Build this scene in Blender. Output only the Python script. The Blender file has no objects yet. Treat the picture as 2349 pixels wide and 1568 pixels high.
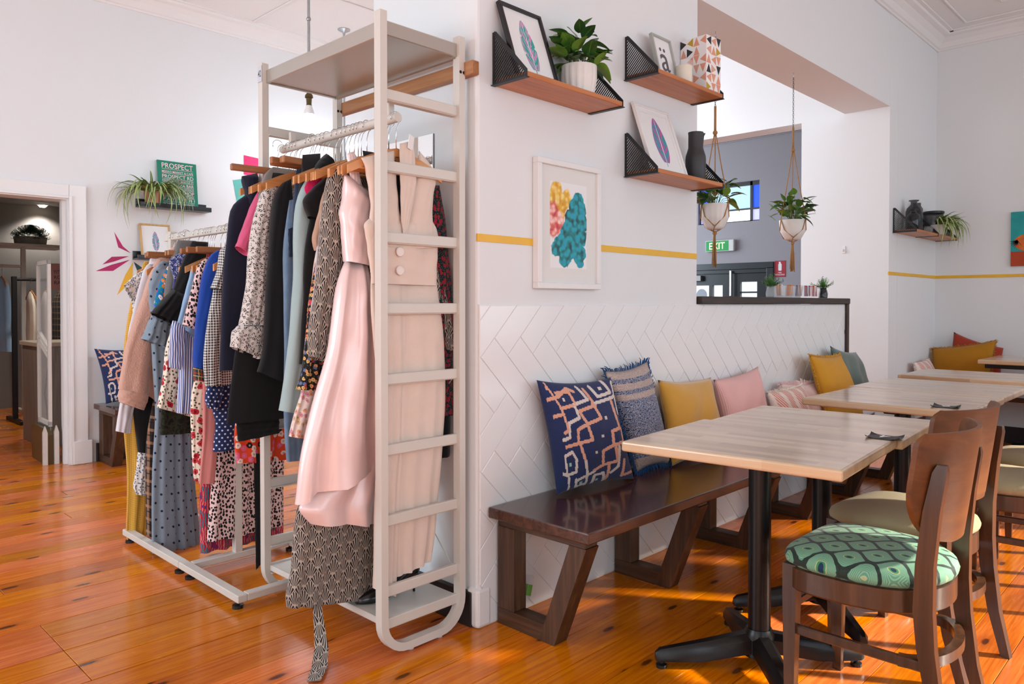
import bpy, bmesh, math, random
from mathutils import Vector, Matrix
R = random.Random(7)
S = bpy.context.scene
COL = S.collection

# ---------------------------------------------------------------- camera
cd = bpy.data.cameras.new('camera'); cam = bpy.data.objects.new('camera', cd); COL.objects.link(cam)
cam.location = (-1.898, -2.016, 1.2)
_a, _p = math.radians(44.1), math.radians(0.9)
_f = Vector((math.cos(_a)*math.cos(_p), math.sin(_a)*math.cos(_p), -math.sin(_p)))
cam.rotation_euler = _f.to_track_quat('-Z', 'Y').to_euler()
cd.sensor_width = 36; cd.lens = 26.42; cd.shift_y = -0.0255
cd.clip_start = 0.02
S.camera = cam

# ---------------------------------------------------------------- world, sun, window light, added fill lamps, exposure
w = bpy.data.worlds.new('sky'); S.world = w; w.use_nodes = True
bg = w.node_tree.nodes['Background']; bg.inputs[0].default_value = (0.80, 0.90, 1.0, 1); bg.inputs[1].default_value = 1.6
def lamp(name, kind, loc, direction, energy, color=(1, 1, 1), size=None, angle=None):
    d = bpy.data.lights.new(name, kind); d.energy = energy; d.color = color
    if size: d.shape = 'RECTANGLE'; d.size, d.size_y = size
    if angle is not None: d.angle = angle
    o = bpy.data.objects.new(name, d); COL.objects.link(o); o.location = loc
    o.rotation_euler = Vector(direction).to_track_quat('-Z', 'Y').to_euler()
    return o
lamp('sun', 'SUN', (6, -9, 6), (-0.55, 0.80, -0.50), 13.0, (1.0, 0.90, 0.76), angle=math.radians(3.5))
DAY = (0.765, 0.895, 1.0)
lamp('window_daylight', 'AREA', (3.85, -4.62, 1.75), (-0.1, 1, -0.05), 33, DAY, (2.8, 1.9))
lamp('window_daylight', 'AREA', (0.6, -4.62, 1.75), (0.0, 1, -0.05), 21, DAY, (2.3, 1.9))
lamp('window_daylight', 'AREA', (-2.6, -4.62, 1.75), (0.15, 1, -0.05), 46, DAY, (2.3, 1.9))
lamp('window_daylight', 'AREA', (-4.62, -1.6, 1.75), (1, 0.15, -0.05), 20, DAY, (2.3, 1.9))
lamp('window_daylight', 'AREA', (-4.62, 2.0, 1.75), (1, 0.1, -0.05), 112, DAY, (2.3, 1.9))
lamp('kitchen_fill', 'AREA', (2.9, 3.6, 2.9), (0.45, -0.6, -0.6), 92, (0.80, 0.90, 1.0), (1.6, 1.2))  # added fill that brightens the passage wall
lamp('entry_fill', 'AREA', (6.8, 6.6, 2.2), (0.15, -1, -0.1), 170, DAY, (2.6, 2.2))  # added fill for the grey entry room, standing in for an unseen window
S.view_settings.view_transform = 'Standard'; S.view_settings.look = 'None'
S.view_settings.exposure = 0.0; S.view_settings.gamma = 1.0; S.view_settings.use_curve_mapping = False

# ---------------------------------------------------------------- shader helper
def srgb(r, g, b):
    f = lambda c: (c/255/12.92) if c/255 <= 0.04045 else ((c/255+0.055)/1.055)**2.4
    return (f(r), f(g), f(b), 1)
class G:
    """small node-graph builder: every method returns an output socket"""
    def __init__(s, name, rough=0.6, metal=0.0, spec=0.5):
        s.m = bpy.data.materials.new(name); s.m.use_nodes = True
        s.t = s.m.node_tree; s.b = s.t.nodes['Principled BSDF']
        s.b.inputs['Roughness'].default_value = rough; s.b.inputs['Metallic'].default_value = metal
        s.b.inputs['Specular IOR Level'].default_value = spec
    def put(s, inp, v):
        if isinstance(v, bpy.types.NodeSocket): s.t.links.new(v, inp)
        elif v is not None:
            if hasattr(inp.default_value, '__len__') and not hasattr(v, '__len__'): v = (v,)*len(inp.default_value)
            inp.default_value = tuple(v)[:len(inp.default_value)] if hasattr(v, '__len__') else v
    def n(s, typ, *ins, out=0, **props):
        nd = s.t.nodes.new(typ)
        for k, v in props.items(): setattr(nd, k, v)
        for i, v in enumerate(ins):
            if v is not None: s.put(nd.inputs[i], v)
        return nd.outputs[out]
    def m_(s, op, a, b=None, c=None): return s.n('ShaderNodeMath', a, b, c, operation=op)
    def add(s, a, b): return s.m_('ADD', a, b)
    def sub(s, a, b): return s.m_('SUBTRACT', a, b)
    def mul(s, a, b): return s.m_('MULTIPLY', a, b)
    def fr(s, a): return s.m_('FRACT', a)
    def fl(s, a): return s.m_('FLOOR', a)
    def ab(s, a): return s.m_('ABSOLUTE', a)
    def lt(s, a, b): return s.m_('LESS_THAN', a, b)
    def gt(s, a, b): return s.m_('GREATER_THAN', a, b)
    def mx(s, a, b): return s.m_('MAXIMUM', a, b)
    def mn(s, a, b): return s.m_('MINIMUM', a, b)
    def uv(s): return s.n('ShaderNodeTexCoord', out=2)
    def ob(s): return s.n('ShaderNodeTexCoord', out=3)
    def rnd(s): return s.n('ShaderNodeObjectInfo', out=5)
    def xyz(s, v):
        nd = s.t.nodes.new('ShaderNodeSeparateXYZ'); s.put(nd.inputs[0], v); return nd.outputs
    def vec(s, x, y, z=0.0): return s.n('ShaderNodeCombineXYZ', x, y, z)
    def sc(s, v, k, off=(0, 0, 0)):
        nd = s.t.nodes.new('ShaderNodeMapping'); s.put(nd.inputs[0], v); nd.inputs[3].default_value = k; nd.inputs[1].default_value = off
        return nd.outputs[0]
    def vadd(s, a, b): return s.n('ShaderNodeVectorMath', a, b, operation='ADD')
    def vmul(s, a, k): return s.n('ShaderNodeVectorMath', a, (k, k, k), operation='MULTIPLY')
    def noise(s, v, scale, detail=3, rough=0.5, dist=0.0, out=0):
        nd = s.t.nodes.new('ShaderNodeTexNoise'); s.put(nd.inputs['Vector'], v); nd.inputs['Scale'].default_value = scale
        nd.inputs['Detail'].default_value = detail; nd.inputs['Roughness'].default_value = rough; nd.inputs['Distortion'].default_value = dist
        return nd.outputs[out]
    def vor(s, v, scale, out=0, feature='F1', rand=1.0, dim='2D'):
        nd = s.t.nodes.new('ShaderNodeTexVoronoi'); nd.voronoi_dimensions = dim; nd.feature = feature
        s.put(nd.inputs['Vector'], v); nd.inputs['Scale'].default_value = scale; nd.inputs['Randomness'].default_value = rand
        return nd.outputs[out]
    def wn(s, v): return s.n('ShaderNodeTexWhiteNoise', v, noise_dimensions='3D')
    def ramp(s, f, stops, const=False):
        nd = s.t.nodes.new('ShaderNodeValToRGB'); s.put(nd.inputs[0], f); cr = nd.color_ramp
        if const: cr.interpolation = 'CONSTANT'
        while len(cr.elements) < len(stops): cr.elements.new(0.5)
        for e, (p, c) in zip(cr.elements, stops): e.position = p; e.color = c if len(c) == 4 else (*c, 1)
        return nd.outputs[0]
    def mix(s, f, a, b):
        nd = s.t.nodes.new('ShaderNodeMix'); nd.data_type = 'RGBA'
        s.put(nd.inputs[0], f); s.put(nd.inputs[6], a); s.put(nd.inputs[7], b); return nd.outputs[2]
    def smooth(s, v, a, b):
        nd = s.t.nodes.new('ShaderNodeMapRange'); nd.interpolation_type = 'SMOOTHSTEP'
        s.put(nd.inputs[0], v); nd.inputs[1].default_value = a; nd.inputs[2].default_value = b; return nd.outputs[0]
    def bump(s, h, strength=0.2, dist=0.01):
        nd = s.t.nodes.new('ShaderNodeBump'); nd.inputs['Strength'].default_value = strength; nd.inputs['Distance'].default_value = dist
        s.put(nd.inputs['Height'], h); s.t.links.new(nd.outputs[0], s.b.inputs['Normal'])
    def col(s, c): s.put(s.b.inputs['Base Color'], c); return s
    def i(s, name, v): s.put(s.b.inputs[name], v); return s
    def hsv(s, c, h=0.5, sat=1.0, val=1.0):
        nd = s.t.nodes.new('ShaderNodeHueSaturation'); s.put(nd.inputs['Hue'], h); s.put(nd.inputs['Saturation'], sat); s.put(nd.inputs['Value'], val); s.put(nd.inputs['Color'], c)
        return nd.outputs[0]
def plain(name, c, rough=0.5, metal=0.0, var=0.06, scale=30, bump=0.0, spec=0.5, bscale=200):
    g = G(name, rough, metal, spec)
    nz = g.noise(g.ob(), scale, 3)
    d = tuple(max(0, x*(1-var)) for x in c[:3]) + (1,); l = tuple(min(1, x*(1+var)) for x in c[:3]) + (1,)
    g.col(g.mix(nz, d, l))
    if bump: g.bump(g.noise(g.ob(), bscale, 2), bump, 0.003)
    return g.m
def emit(name, c, k):
    g = G(name); g.col(c); g.i('Emission Color', c); g.i('Emission Strength', k); return g.m

# ---------------------------------------------------------------- mesh helper
class MB:
    def __init__(s): s.v = []; s.f = []; s.uv = {}
    def add(s, vs, fs, uvs=None):
        o = len(s.v); s.v += [tuple(p) for p in vs]
        for k, f in enumerate(fs):
            if uvs: s.uv[len(s.f)] = uvs[k]
            s.f.append([i+o for i in f])
        return s
    def box(s, lo, hi, bev=0.0, seg=2, M=None):
        c = [(a+b)/2 for a, b in zip(lo, hi)]; d = [abs(b-a) for a, b in zip(lo, hi)]
        if bev <= 0:
            x0, y0, z0 = lo; x1, y1, z1 = hi
            vs = [(x0,y0,z0),(x1,y0,z0),(x1,y1,z0),(x0,y1,z0),(x0,y0,z1),(x1,y0,z1),(x1,y1,z1),(x0,y1,z1)]
            fs = [(0,3,2,1),(4,5,6,7),(0,1,5,4),(1,2,6,5),(2,3,7,6),(3,0,4,7)]
        else:
            bm = bmesh.new(); bmesh.ops.create_cube(bm, size=1)
            for v in bm.verts: v.co = Vector((v.co.x*d[0]+c[0], v.co.y*d[1]+c[1], v.co.z*d[2]+c[2]))
            bmesh.ops.bevel(bm, geom=list(bm.edges), offset=min(bev, min(d)*0.49), segments=seg, affect='EDGES', profile=0.5)
            bm.verts.ensure_lookup_table(); vs = [v.co.copy() for v in bm.verts]; fs = [[v.index for v in f.verts] for f in bm.faces]; bm.free()
        if M is not None: vs = [M @ Vector(p) for p in vs]
        return s.add(vs, fs)
    def ring_loft(s, rings, cap0=True, cap1=True, closed=True, uvs=None):
        n = len(rings[0]); o = len(s.v)
        for r in rings: s.v += [tuple(p) for p in r]
        m = n if closed else n-1
        for i in range(len(rings)-1):
            for j in range(m):
                k = (j+1) % n
                if uvs:
                    a, b = uvs[i], uvs[i+1]
                    s.uv[len(s.f)] = [a[j], a[j+1], b[j+1], b[j]]
                s.f.append([o+i*n+j, o+i*n+k, o+(i+1)*n+k, o+(i+1)*n+j])
        if cap0: s.f.append([o+j for j in range(n)][::-1])
        if cap1: s.f.append([o+(len(rings)-1)*n+j for j in range(n)])
        return s
    def tube(s, pts, r, n=8, cap=True, closed=False):
        pts = [Vector(p) for p in pts]; rs = r if hasattr(r, '__len__') else [r]*len(pts)
        rings = []; up = None; N = len(pts)
        for i, p in enumerate(pts):
            if closed: t = pts[(i+1) % N]-pts[i-1]
            else: t = pts[min(i+1, N-1)]-pts[max(i-1, 0)]
            t.normalize()
            if up is None:
                up = Vector((0, 0, 1)) if abs(t.z) < 0.9 else Vector((1, 0, 0))
            u = (up - t*up.dot(t)).normalized(); v = t.cross(u); up = u
            rings.append([p + (u*math.cos(2*math.pi*k/n) + v*math.sin(2*math.pi*k/n))*rs[i] for k in range(n)])
        if closed: rings.append(rings[0]); cap = False
        return s.ring_loft(rings, cap, cap)
    def cyl(s, p0, p1, r0, r1=None, n=16): return s.tube([p0, p1], [r0, r0 if r1 is None else r1], n)
    def lathe(s, prof, c=(0, 0, 0), n=24, cap=True):
        return s.ring_loft([[(c[0]+r*math.cos(2*math.pi*k/n), c[1]+r*math.sin(2*math.pi*k/n), c[2]+z) for k in range(n)] for r, z in prof], cap, cap)
    def prism(s, poly, d, axis=1, base=0.0):
        """2-D polygon (a,b) extruded along axis from base to base+d"""
        mk = {0: lambda a, b, t: (t, a, b), 1: lambda a, b, t: (a, t, b), 2: lambda a, b, t: (a, b, t)}[axis]
        n = len(poly); vs = [mk(a, b, base) for a, b in poly]+[mk(a, b, base+d) for a, b in poly]
        return s.add(vs, [list(range(n))[::-1], list(range(n, 2*n))]+[[i, (i+1) % n, n+(i+1) % n, n+i] for i in range(n)])
    def sphere(s, c, r, nu=16, nv=10, sz=1.0):
        return s.lathe([(max(1e-4, r*math.sin(math.pi*i/nv)), -r*sz*math.cos(math.pi*i/nv)) for i in range(nv+1)], c, nu)
    def shift(s, d): s.v = [(x+d[0], y+d[1], z+d[2]) for x, y, z in s.v]; return s
    def xf(s, M): s.v = [tuple(M @ Vector(p)) for p in s.v]; return s
    def mesh(s, name, smooth=None):
        me = bpy.data.meshes.new(name); me.from_pydata(s.v, [], s.f)
        if s.uv:
            ul = me.uv_layers.new(name='UVMap')
            for p in me.polygons:
                u = s.uv.get(p.index)
                if u:
                    for k, li in enumerate(p.loop_indices): ul.data[li].uv = u[k]
        bm = bmesh.new(); bm.from_mesh(me); bmesh.ops.recalc_face_normals(bm, faces=bm.faces[:]); bm.to_mesh(me); bm.free()
        if smooth is not None:
            for p in me.polygons: p.use_smooth = True
            if smooth < 3: me.set_sharp_from_angle(angle=smooth)
        me.update(); return me
def obj(name, me, mat, parent=None, loc=(0, 0, 0), rot=(0, 0, 0), smooth=None):
    """one mesh object; a world-space mesh under a world-built thing is shifted to the thing's base"""
    if isinstance(me, MB):
        if parent is not None and parent.get('_w'): me.shift([-c for c in parent.location])
        me = me.mesh(name, smooth)
    if mat and not me.materials: me.materials.append(mat)
    o = bpy.data.objects.new(name, me); COL.objects.link(o); o.location = loc; o.rotation_euler = rot
    if parent is not None: o.parent = parent
    return o
def tag(o, label, cat, group=None):
    o['label'] = label; o['category'] = cat
    if group: o['group'] = group
    return o
_W = []
def thing(name, label, cat, loc=(0, 0, 0), rotz=0.0, group=None, world=False):
    o = bpy.data.objects.new(name, None); COL.objects.link(o); o.location = loc; o.rotation_euler = (0, 0, rotz); o.empty_display_size = 0.05
    if world: o['_w'] = 1; _W.append(o)
    return tag(o, label, cat, group)
def struct(name, mb, mat, smooth=None):
    o = obj(name, mb, mat, smooth=smooth); o['kind'] = 'structure'; return o
def origin_to(o, base):
    """move the origin of a top-level world-space mesh to its base"""
    b = Vector(base); o.data.transform(Matrix.Translation(-b)); o.location = b; return o
def dup(root, loc=None, rotz=None, label=None):
    def cp(o, par):
        c = o.copy(); COL.objects.link(c)
        if par is not None: c.parent = par
        for ch in list(o.children): cp(ch, c)
        return c
    r = cp(root, None)
    if loc is not None: r.location = loc
    if rotz is not None: r.rotation_euler = (0, 0, rotz)
    if label: r['label'] = label
    return r
def lerp(a, b, t): return a+(b-a)*t
def text_mesh(s, width, height, font_shear=0.0):
    """flat lettering in the XZ plane, left-bottom at the origin, stretched to width x height, facing -Y"""
    c = bpy.data.curves.new('lettering', 'FONT'); c.body = s; c.fill_mode = 'FRONT'; c.resolution_u = 3; c.offset = 0.004
    o = bpy.data.objects.new('lettering', c); COL.objects.link(o)
    dg = bpy.context.evaluated_depsgraph_get(); me = bpy.data.meshes.new_from_object(o.evaluated_get(dg))
    bpy.data.objects.remove(o); bpy.data.curves.remove(c)
    xs = [v.co.x for v in me.vertices]; ys = [v.co.y for v in me.vertices]
    x0, x1, y0, y1 = min(xs), max(xs), min(ys), max(ys)
    for v in me.vertices: v.co = Vector(((v.co.x-x0)/(x1-x0)*width, 0, (v.co.y-y0)/(y1-y0)*height))
    return me
# ---------------------------------------------------------------- materials
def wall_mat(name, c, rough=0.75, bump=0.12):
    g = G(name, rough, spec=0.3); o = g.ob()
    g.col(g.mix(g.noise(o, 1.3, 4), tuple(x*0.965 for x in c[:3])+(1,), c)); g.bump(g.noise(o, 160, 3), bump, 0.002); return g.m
M_WALL = wall_mat('wall_paint', (0.775, 0.785, 0.79, 1))
M_GREYWALL = wall_mat('grey_wall_paint', srgb(158, 152, 157))
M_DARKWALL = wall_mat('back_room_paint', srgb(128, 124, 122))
M_CEIL = wall_mat('ceiling_paint', (0.80, 0.785, 0.77, 1))
M_TRIM = plain('white_gloss_trim', (0.80, 0.785, 0.775, 1), 0.35, var=0.03, scale=6)
M_YELLOW = plain('yellow_paint_strip', srgb(230, 178, 50), 0.45, var=0.08, scale=12)
M_TILE = plain('white_glazed_tile', (0.80, 0.80, 0.80, 1), 0.16, var=0.02, scale=3)
M_GROUT = plain('tile_grout', (0.78, 0.765, 0.755, 1), 0.7)
M_BLACKSKIRT = plain('black_skirting_paint', srgb(26, 25, 26), 0.4)
def plank_mat():
    g = G('varnished_pine_boards', 0.2, spec=0.15); o = g.ob(); x, y, z = g.xyz(o); r = g.rnd()
    off = g.vec(g.mul(r, 37.0), g.mul(r, 11.0), 0.0)
    p = g.vadd(o, off)
    grain = g.noise(g.sc(p, (1.1, 26, 1)), 3.2, 5, 0.6, 0.6)
    fine = g.noise(g.sc(p, (2.5, 160, 1)), 3.0, 3, 0.6)
    base = g.ramp(grain, [(0.15, srgb(158, 74, 18)), (0.42, srgb(198, 102, 30)), (0.62, srgb(220, 128, 46)), (0.9, srgb(236, 154, 70))])
    base = g.mix(g.mul(fine, 0.3), base, srgb(160, 74, 20))
    kd = g.vor(g.sc(p, (3.0, 9.0, 1)), 1.0, out=0); kr = g.xyz(g.vor(g.sc(p, (3.0, 9.0, 1)), 1.0, out=1))[0]
    kn = g.mul(g.smooth(g.add(kd, g.mul(g.noise(p, 60, 2), 0.05)), 0.15, 0.085), g.gt(kr, 0.66))
    halo = g.mul(g.smooth(kd, 0.34, 0.08), g.gt(kr, 0.66))
    base = g.mix(g.mul(halo, 0.45), base, srgb(150, 70, 20)); base = g.mix(g.mul(kn, 0.85), base, srgb(52, 22, 10))
    base = g.hsv(base, g.add(0.492, g.mul(r, 0.018)), g.add(0.95, g.mul(r, 0.15)), g.add(0.88, g.mul(g.fr(g.mul(r, 7.13)), 0.40)))
    g.col(base); g.i('Roughness', g.add(0.15, g.mul(g.noise(o, 7, 4), 0.2))); g.i('Coat Weight', 0.55); g.i('Coat Roughness', 0.15)
    g.bump(g.add(grain, g.mul(fine, 0.6)), 0.12, 0.002); return g.m
M_PLANK = plank_mat()
M_SUBFLOOR = plain('dark_board_joints', srgb(40, 20, 10), 0.9)
def wood(name, dark, mid, light, axis=0, rough=0.35, k=9.0, knots=False, coat=0.0):
    g = G(name, rough); o = g.ob(); r = g.rnd(); p = g.vadd(o, g.vec(g.mul(r, 9.0), g.mul(r, 5.0), g.mul(r, 7.0)))
    s = [k*2.2]*3; s[axis] = k*0.14
    n1 = g.noise(g.sc(p, tuple(s)), 2.0, 5, 0.62, 0.8); s2 = [90]*3; s2[axis] = 3.0
    n2 = g.noise(g.sc(p, tuple(s2)), 2.0, 2)
    c = g.ramp(n1, [(0.2, dark), (0.5, mid), (0.82, light)]); c = g.mix(g.mul(n2, 0.3), c, dark)
    if knots:
        d = g.vor(g.sc(p, tuple(3.5 if i == axis else 8.0 for i in range(3))), 1.0, dim='3D')
        c = g.mix(g.mul(g.smooth(d, 0.16, 0.06), 0.7), c, dark)
    g.col(c); g.bump(n2, 0.08, 0.001)
    if coat: g.i('Coat Weight', coat); g.i('Coat Roughness', 0.1)
    return g.m
M_BENCH = wood('dark_stained_bench_top', srgb(34, 16, 9), srgb(70, 36, 20), srgb(106, 58, 32), 0, 0.24, 7, coat=0.5)
M_BENCHLEG = wood('dark_stained_leg_timber', srgb(44, 26, 16), srgb(78, 51, 33), srgb(116, 82, 56), 2, 0.45, 9, True)
M_BENCHY = wood('dark_stained_rail_timber', srgb(44, 26, 16), srgb(74, 48, 31), srgb(108, 76, 52), 1, 0.45, 9)
M_SILL = wood('charred_sill_timber', srgb(26, 19, 16), srgb(52, 40, 34), srgb(84, 68, 58), 0, 0.5, 14)
M_SILLV = wood('charred_post_timber', srgb(26, 19, 16), srgb(60, 44, 34), srgb(92, 70, 54), 2, 0.5, 14)
M_SHELF = wood('honey_pine_shelf', srgb(150, 84, 42), srgb(188, 116, 66), srgb(212, 144, 92), 0, 0.4, 6, True)
M_BATTEN = wood('pine_batten', srgb(140, 88, 50), srgb(172, 118, 76), srgb(196, 146, 104), 1, 0.5, 8)
M_CHAIR = wood('brown_stained_beech', srgb(42, 25, 14), srgb(70, 43, 25), srgb(96, 62, 38), 2, 0.35, 7, coat=0.2)
M_CHAIRBACK = wood('varnished_ply_backrest', srgb(72, 39, 15), srgb(104, 59, 22), srgb(128, 77, 31), 0, 0.48, 4)
M_HANGER = wood('varnished_hanger_wood', srgb(170, 104, 54), srgb(206, 142, 84), srgb(226, 170, 112), 0, 0.35, 8)
M_HANGERD = wood('trouser_hanger_wood', srgb(122, 74, 40), srgb(160, 104, 62), srgb(184, 128, 84), 0, 0.4, 8)
M_LAMINATE = wood('grey_oak_laminate', srgb(100, 90, 84), srgb(132, 120, 112), srgb(156, 144, 134), 2, 0.5, 7)
M_OAKFRAME = wood('light_oak_frame', srgb(176, 134, 78), srgb(204, 164, 106), srgb(220, 184, 130), 2, 0.5, 8)
def butcher():
    g = G('butcher_block_acacia', 0.32); o = g.ob(); x, y, z = g.xyz(o); r = g.rnd()
    row = g.fl(g.mul(g.add(x, g.mul(r, 3.0)), 26.0)); seg = g.fl(g.add(g.mul(y, 2.6), g.mul(row, 0.37)))
    h = g.wn(g.vec(row, seg, g.fl(g.mul(r, 50)))); gr = g.noise(g.sc(o, (60, 2.5, 60)), 2.0, 4, 0.6, 0.4)
    c = g.ramp(g.add(g.mul(h, 0.65), g.mul(gr, 0.35)), [(0.12, srgb(166, 132, 98)), (0.35, srgb(190, 158, 122)), (0.7, srgb(206, 176, 140)), (0.95, srgb(218, 192, 158))])
    g.col(c); g.i('Roughness', g.add(0.26, g.mul(gr, 0.16))); g.i('Coat Weight', 1.0); g.i('Coat Roughness', 0.18); g.bump(gr, 0.05, 0.001); return g.m
M_TABLE = butcher()
M_WHITEMETAL = plain('white_powder_coat', srgb(208, 202, 193), 0.42, 0.0, 0.02, 4)
M_GREYSHELF = plain('pale_grey_metal_shelf', srgb(186, 179, 170), 0.30, 0.7, 0.03, 4)
M_BLACKMETAL = plain('black_powder_coat', srgb(24, 24, 27), 0.45, 0.1, 0.05)
M_PEDESTAL = plain('satin_black_cast_iron', srgb(20, 19, 20), 0.32, 0.35, 0.1, 14)
M_CHROME = plain('chrome_wire', (0.72, 0.72, 0.72, 1), 0.18, 1.0, 0.02)
M_STEEL = plain('galvanised_conduit', (0.42, 0.44, 0.45, 1), 0.35, 0.9, 0.2, 40)
M_BLACK = plain('black_plastic', srgb(18, 18, 18), 0.4)
M_BLACKLEDGE = plain('black_lacquer', srgb(26, 27, 29), 0.25, var=0.02)
M_WHITE = plain('white_paper', (0.82, 0.81, 0.80, 1), 0.7, var=0.01)
M_WHITEFRAME = plain('white_picture_frame', (0.78, 0.77, 0.76, 1), 0.4, var=0.02)
M_GREYFRAME = plain('grey_green_frame', srgb(170, 172, 164), 0.4, var=0.02)
M_BLACKFRAME = plain('black_picture_frame', srgb(22, 22, 26), 0.3, var=0.05)
M_MIRROR = plain('mirror_glass', (0.9, 0.9, 0.9, 1), 0.02, 1.0, 0.0)
def glass(name, c=(1, 1, 1, 1), rough=0.02, alpha=0.25, spec=0.5):
    g = G(name, rough, spec=spec); g.col(c); g.i('Alpha', alpha); return g.m
M_GLASS = glass('clear_glass', (0.85, 0.88, 0.88, 1), 0.03, 0.13)
M_SMOKE = glass('smoked_grey_glass', srgb(38, 40, 44), 0.05, 0.72)
M_ACRYL = glass('clear_acrylic', (0.75, 0.74, 0.72, 1), 0.08, 0.22)
M_CERAMIC = plain('matt_white_ceramic', srgb(226, 220, 214), 0.55, var=0.03, scale=25, bump=0.15, bscale=90)
M_TERRA = plain('terracotta', srgb(176, 128, 102), 0.7, var=0.1)
M_CARAFE = plain('matt_charcoal_carafe', srgb(48, 48, 51), 0.5, var=0.06)
M_CANDLE = plain('cream_candle_wax', srgb(236, 224, 200), 0.4, var=0.03)
M_ROPE = plain('jute_rope', srgb(170, 124, 74), 0.85, var=0.25, scale=120, bump=0.6, bscale=300)
M_SOIL = plain('potting_soil', srgb(50, 38, 28), 0.9, var=0.3)
M_BUTTON = plain('pearl_button', srgb(226, 212, 202), 0.25, var=0.03)
M_LEATHER = plain('black_shoe_leather', srgb(16, 15, 16), 0.22, var=0.1)
M_TAG = plain('white_card_tag', srgb(238, 234, 232), 0.5, var=0.02)
M_NUMTAG = plain('grey_sticker', srgb(196, 198, 206), 0.5, var=0.02)
M_INK = plain('dark_printed_ink', srgb(46, 46, 52), 0.6)
def leaf_mat(name, a, b, c, stripe=None):
    g = G(name, 0.35); u, v, _ = g.xyz(g.uv()); r = g.rnd()
    col = g.ramp(g.add(g.mul(r, 0.7), g.mul(g.noise(g.ob(), 25, 2), 0.4)), [(0.1, a), (0.5, b), (0.95, c)])
    mid = g.ab(g.sub(u, 0.5))
    if stripe: col = g.mix(g.lt(mid, 0.2), col, stripe)
    else: col = g.mix(g.mul(g.lt(mid, 0.03), 0.4), col, c)
    g.col(col); g.i('Subsurface Weight', 0.0); return g.m
M_LEAF = leaf_mat('pothos_leaf', srgb(30, 58, 34), srgb(62, 108, 40), srgb(126, 164, 62))
M_SPIDER = leaf_mat('spider_plant_leaf', srgb(60, 88, 32), srgb(96, 126, 48), srgb(136, 158, 74), srgb(186, 196, 132))
M_FERN = leaf_mat('small_artificial_foliage', srgb(40, 84, 36), srgb(70, 122, 52), srgb(112, 160, 80))
M_DARKFERN = leaf_mat('dark_artificial_foliage', srgb(20, 40, 26), srgb(34, 62, 38), srgb(56, 88, 54))
M_STEM = plain('green_stem', srgb(96, 120, 60), 0.6)
# ---------------------------------------------------------------- fabrics (u, v in metres along the cloth)
def fab(name, fn, rough=0.85, weave=0.25, wscale=900, sheen=0.15, spec=0.2):
    g = G(name, rough, spec=spec); uv = g.uv(); u, v, _ = g.xyz(uv)
    c = fn(g, u, v, uv) if callable(fn) else g.mix(g.noise(g.ob(), 18, 3), tuple(x*0.9 for x in fn[:3])+(1,), fn)
    g.col(c); g.i('Sheen Weight', sheen)
    if weave: g.bump(g.add(g.noise(uv, wscale, 1), g.mul(g.noise(uv, 45, 2), 0.8)), weave, 0.003)
    return g.m
def stag(g, u, v, nu, nv, row_shift=0.5):
    """staggered cells: returns cell coords fu, fv in -.5...5 and ids"""
    vv = g.mul(v, nv); row = g.fl(vv); uu = g.add(g.mul(u, nu), g.mul(row, row_shift))
    return g.sub(g.fr(uu), 0.5), g.sub(g.fr(vv), 0.5), g.fl(uu), row
def length(g, a, b): return g.m_('SQRT', g.add(g.mul(a, a), g.mul(b, b)))
def dots(bgc, fgc, nu, nv, r, jitter=0.0):
    def f(g, u, v, uv):
        a, b, _, _ = stag(g, u, v, nu, nv); d = length(g, a, g.mul(b, nu/nv))
        return g.mix(g.lt(d, r), g.mix(g.noise(uv, 30, 3), tuple(x*0.85 for x in bgc[:3])+(1,), bgc), fgc)
    return f
def gingham(a, b, n):
    def f(g, u, v, uv):
        x = g.gt(g.fr(g.mul(u, n)), 0.5); y = g.gt(g.fr(g.mul(v, n)), 0.5)
        return g.mix(g.mul(g.add(x, y), 0.5), a, b)
    return f
def stripes(a, b, n, slant=0.0, duty=0.5):
    def f(g, u, v, uv): return g.mix(g.gt(g.fr(g.add(g.mul(u, n), g.mul(v, n*slant))), duty), a, b)
    return f
def leopard(bgc, fgc, k):
    def f(g, u, v, uv):
        p = g.vadd(uv, g.vmul(g.noise(uv, k*1.3, 2, out=1), 0.6/k)); d = g.vor(p, k)
        ring = g.mul(g.mul(g.gt(d, 0.2), g.lt(d, 0.40)), g.gt(g.noise(uv, k*1.1, 2), 0.46))
        return g.mix(ring, bgc, fgc)
    return f
def dalmatian(bgc, fgc, k, t=0.34):
    def f(g, u, v, uv):
        p = g.vadd(g.vec(u, g.mul(v, 0.8)), g.vmul(g.noise(uv, k*1.2, 1, out=1), 0.25/k)); d = g.vor(p, k, rand=0.85); r = g.xyz(g.vor(p, k, out=1, rand=0.85))[1]
        return g.mix(g.lt(d, g.add(t-0.12, g.mul(r, 0.2))), bgc, fgc)
    return f
def floral(bgc, cols, k, t=0.34, leaf=None, dens=0.75):
    def f(g, u, v, uv):
        p = g.vadd(uv, g.vmul(g.noise(uv, k*2.5, 2, out=1), 0.35/k)); d = g.vor(p, k); rc = g.xyz(g.vor(p, k, out=1))
        flower = g.ramp(rc[0], [(i/len(cols), c) for i, c in enumerate(cols)], True)
        flower = g.mix(g.lt(d, t*0.32), flower, tuple(x*0.5 for x in cols[0][:3])+(1,))
        base = bgc
        if leaf: base = g.mix(g.lt(g.vor(g.vadd(uv, (3.3, 1.7, 0)), k*1.9), 0.24), bgc, leaf)
        return g.mix(g.mul(g.lt(d, t), g.lt(rc[1], dens)), base, flower)
    return f
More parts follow.
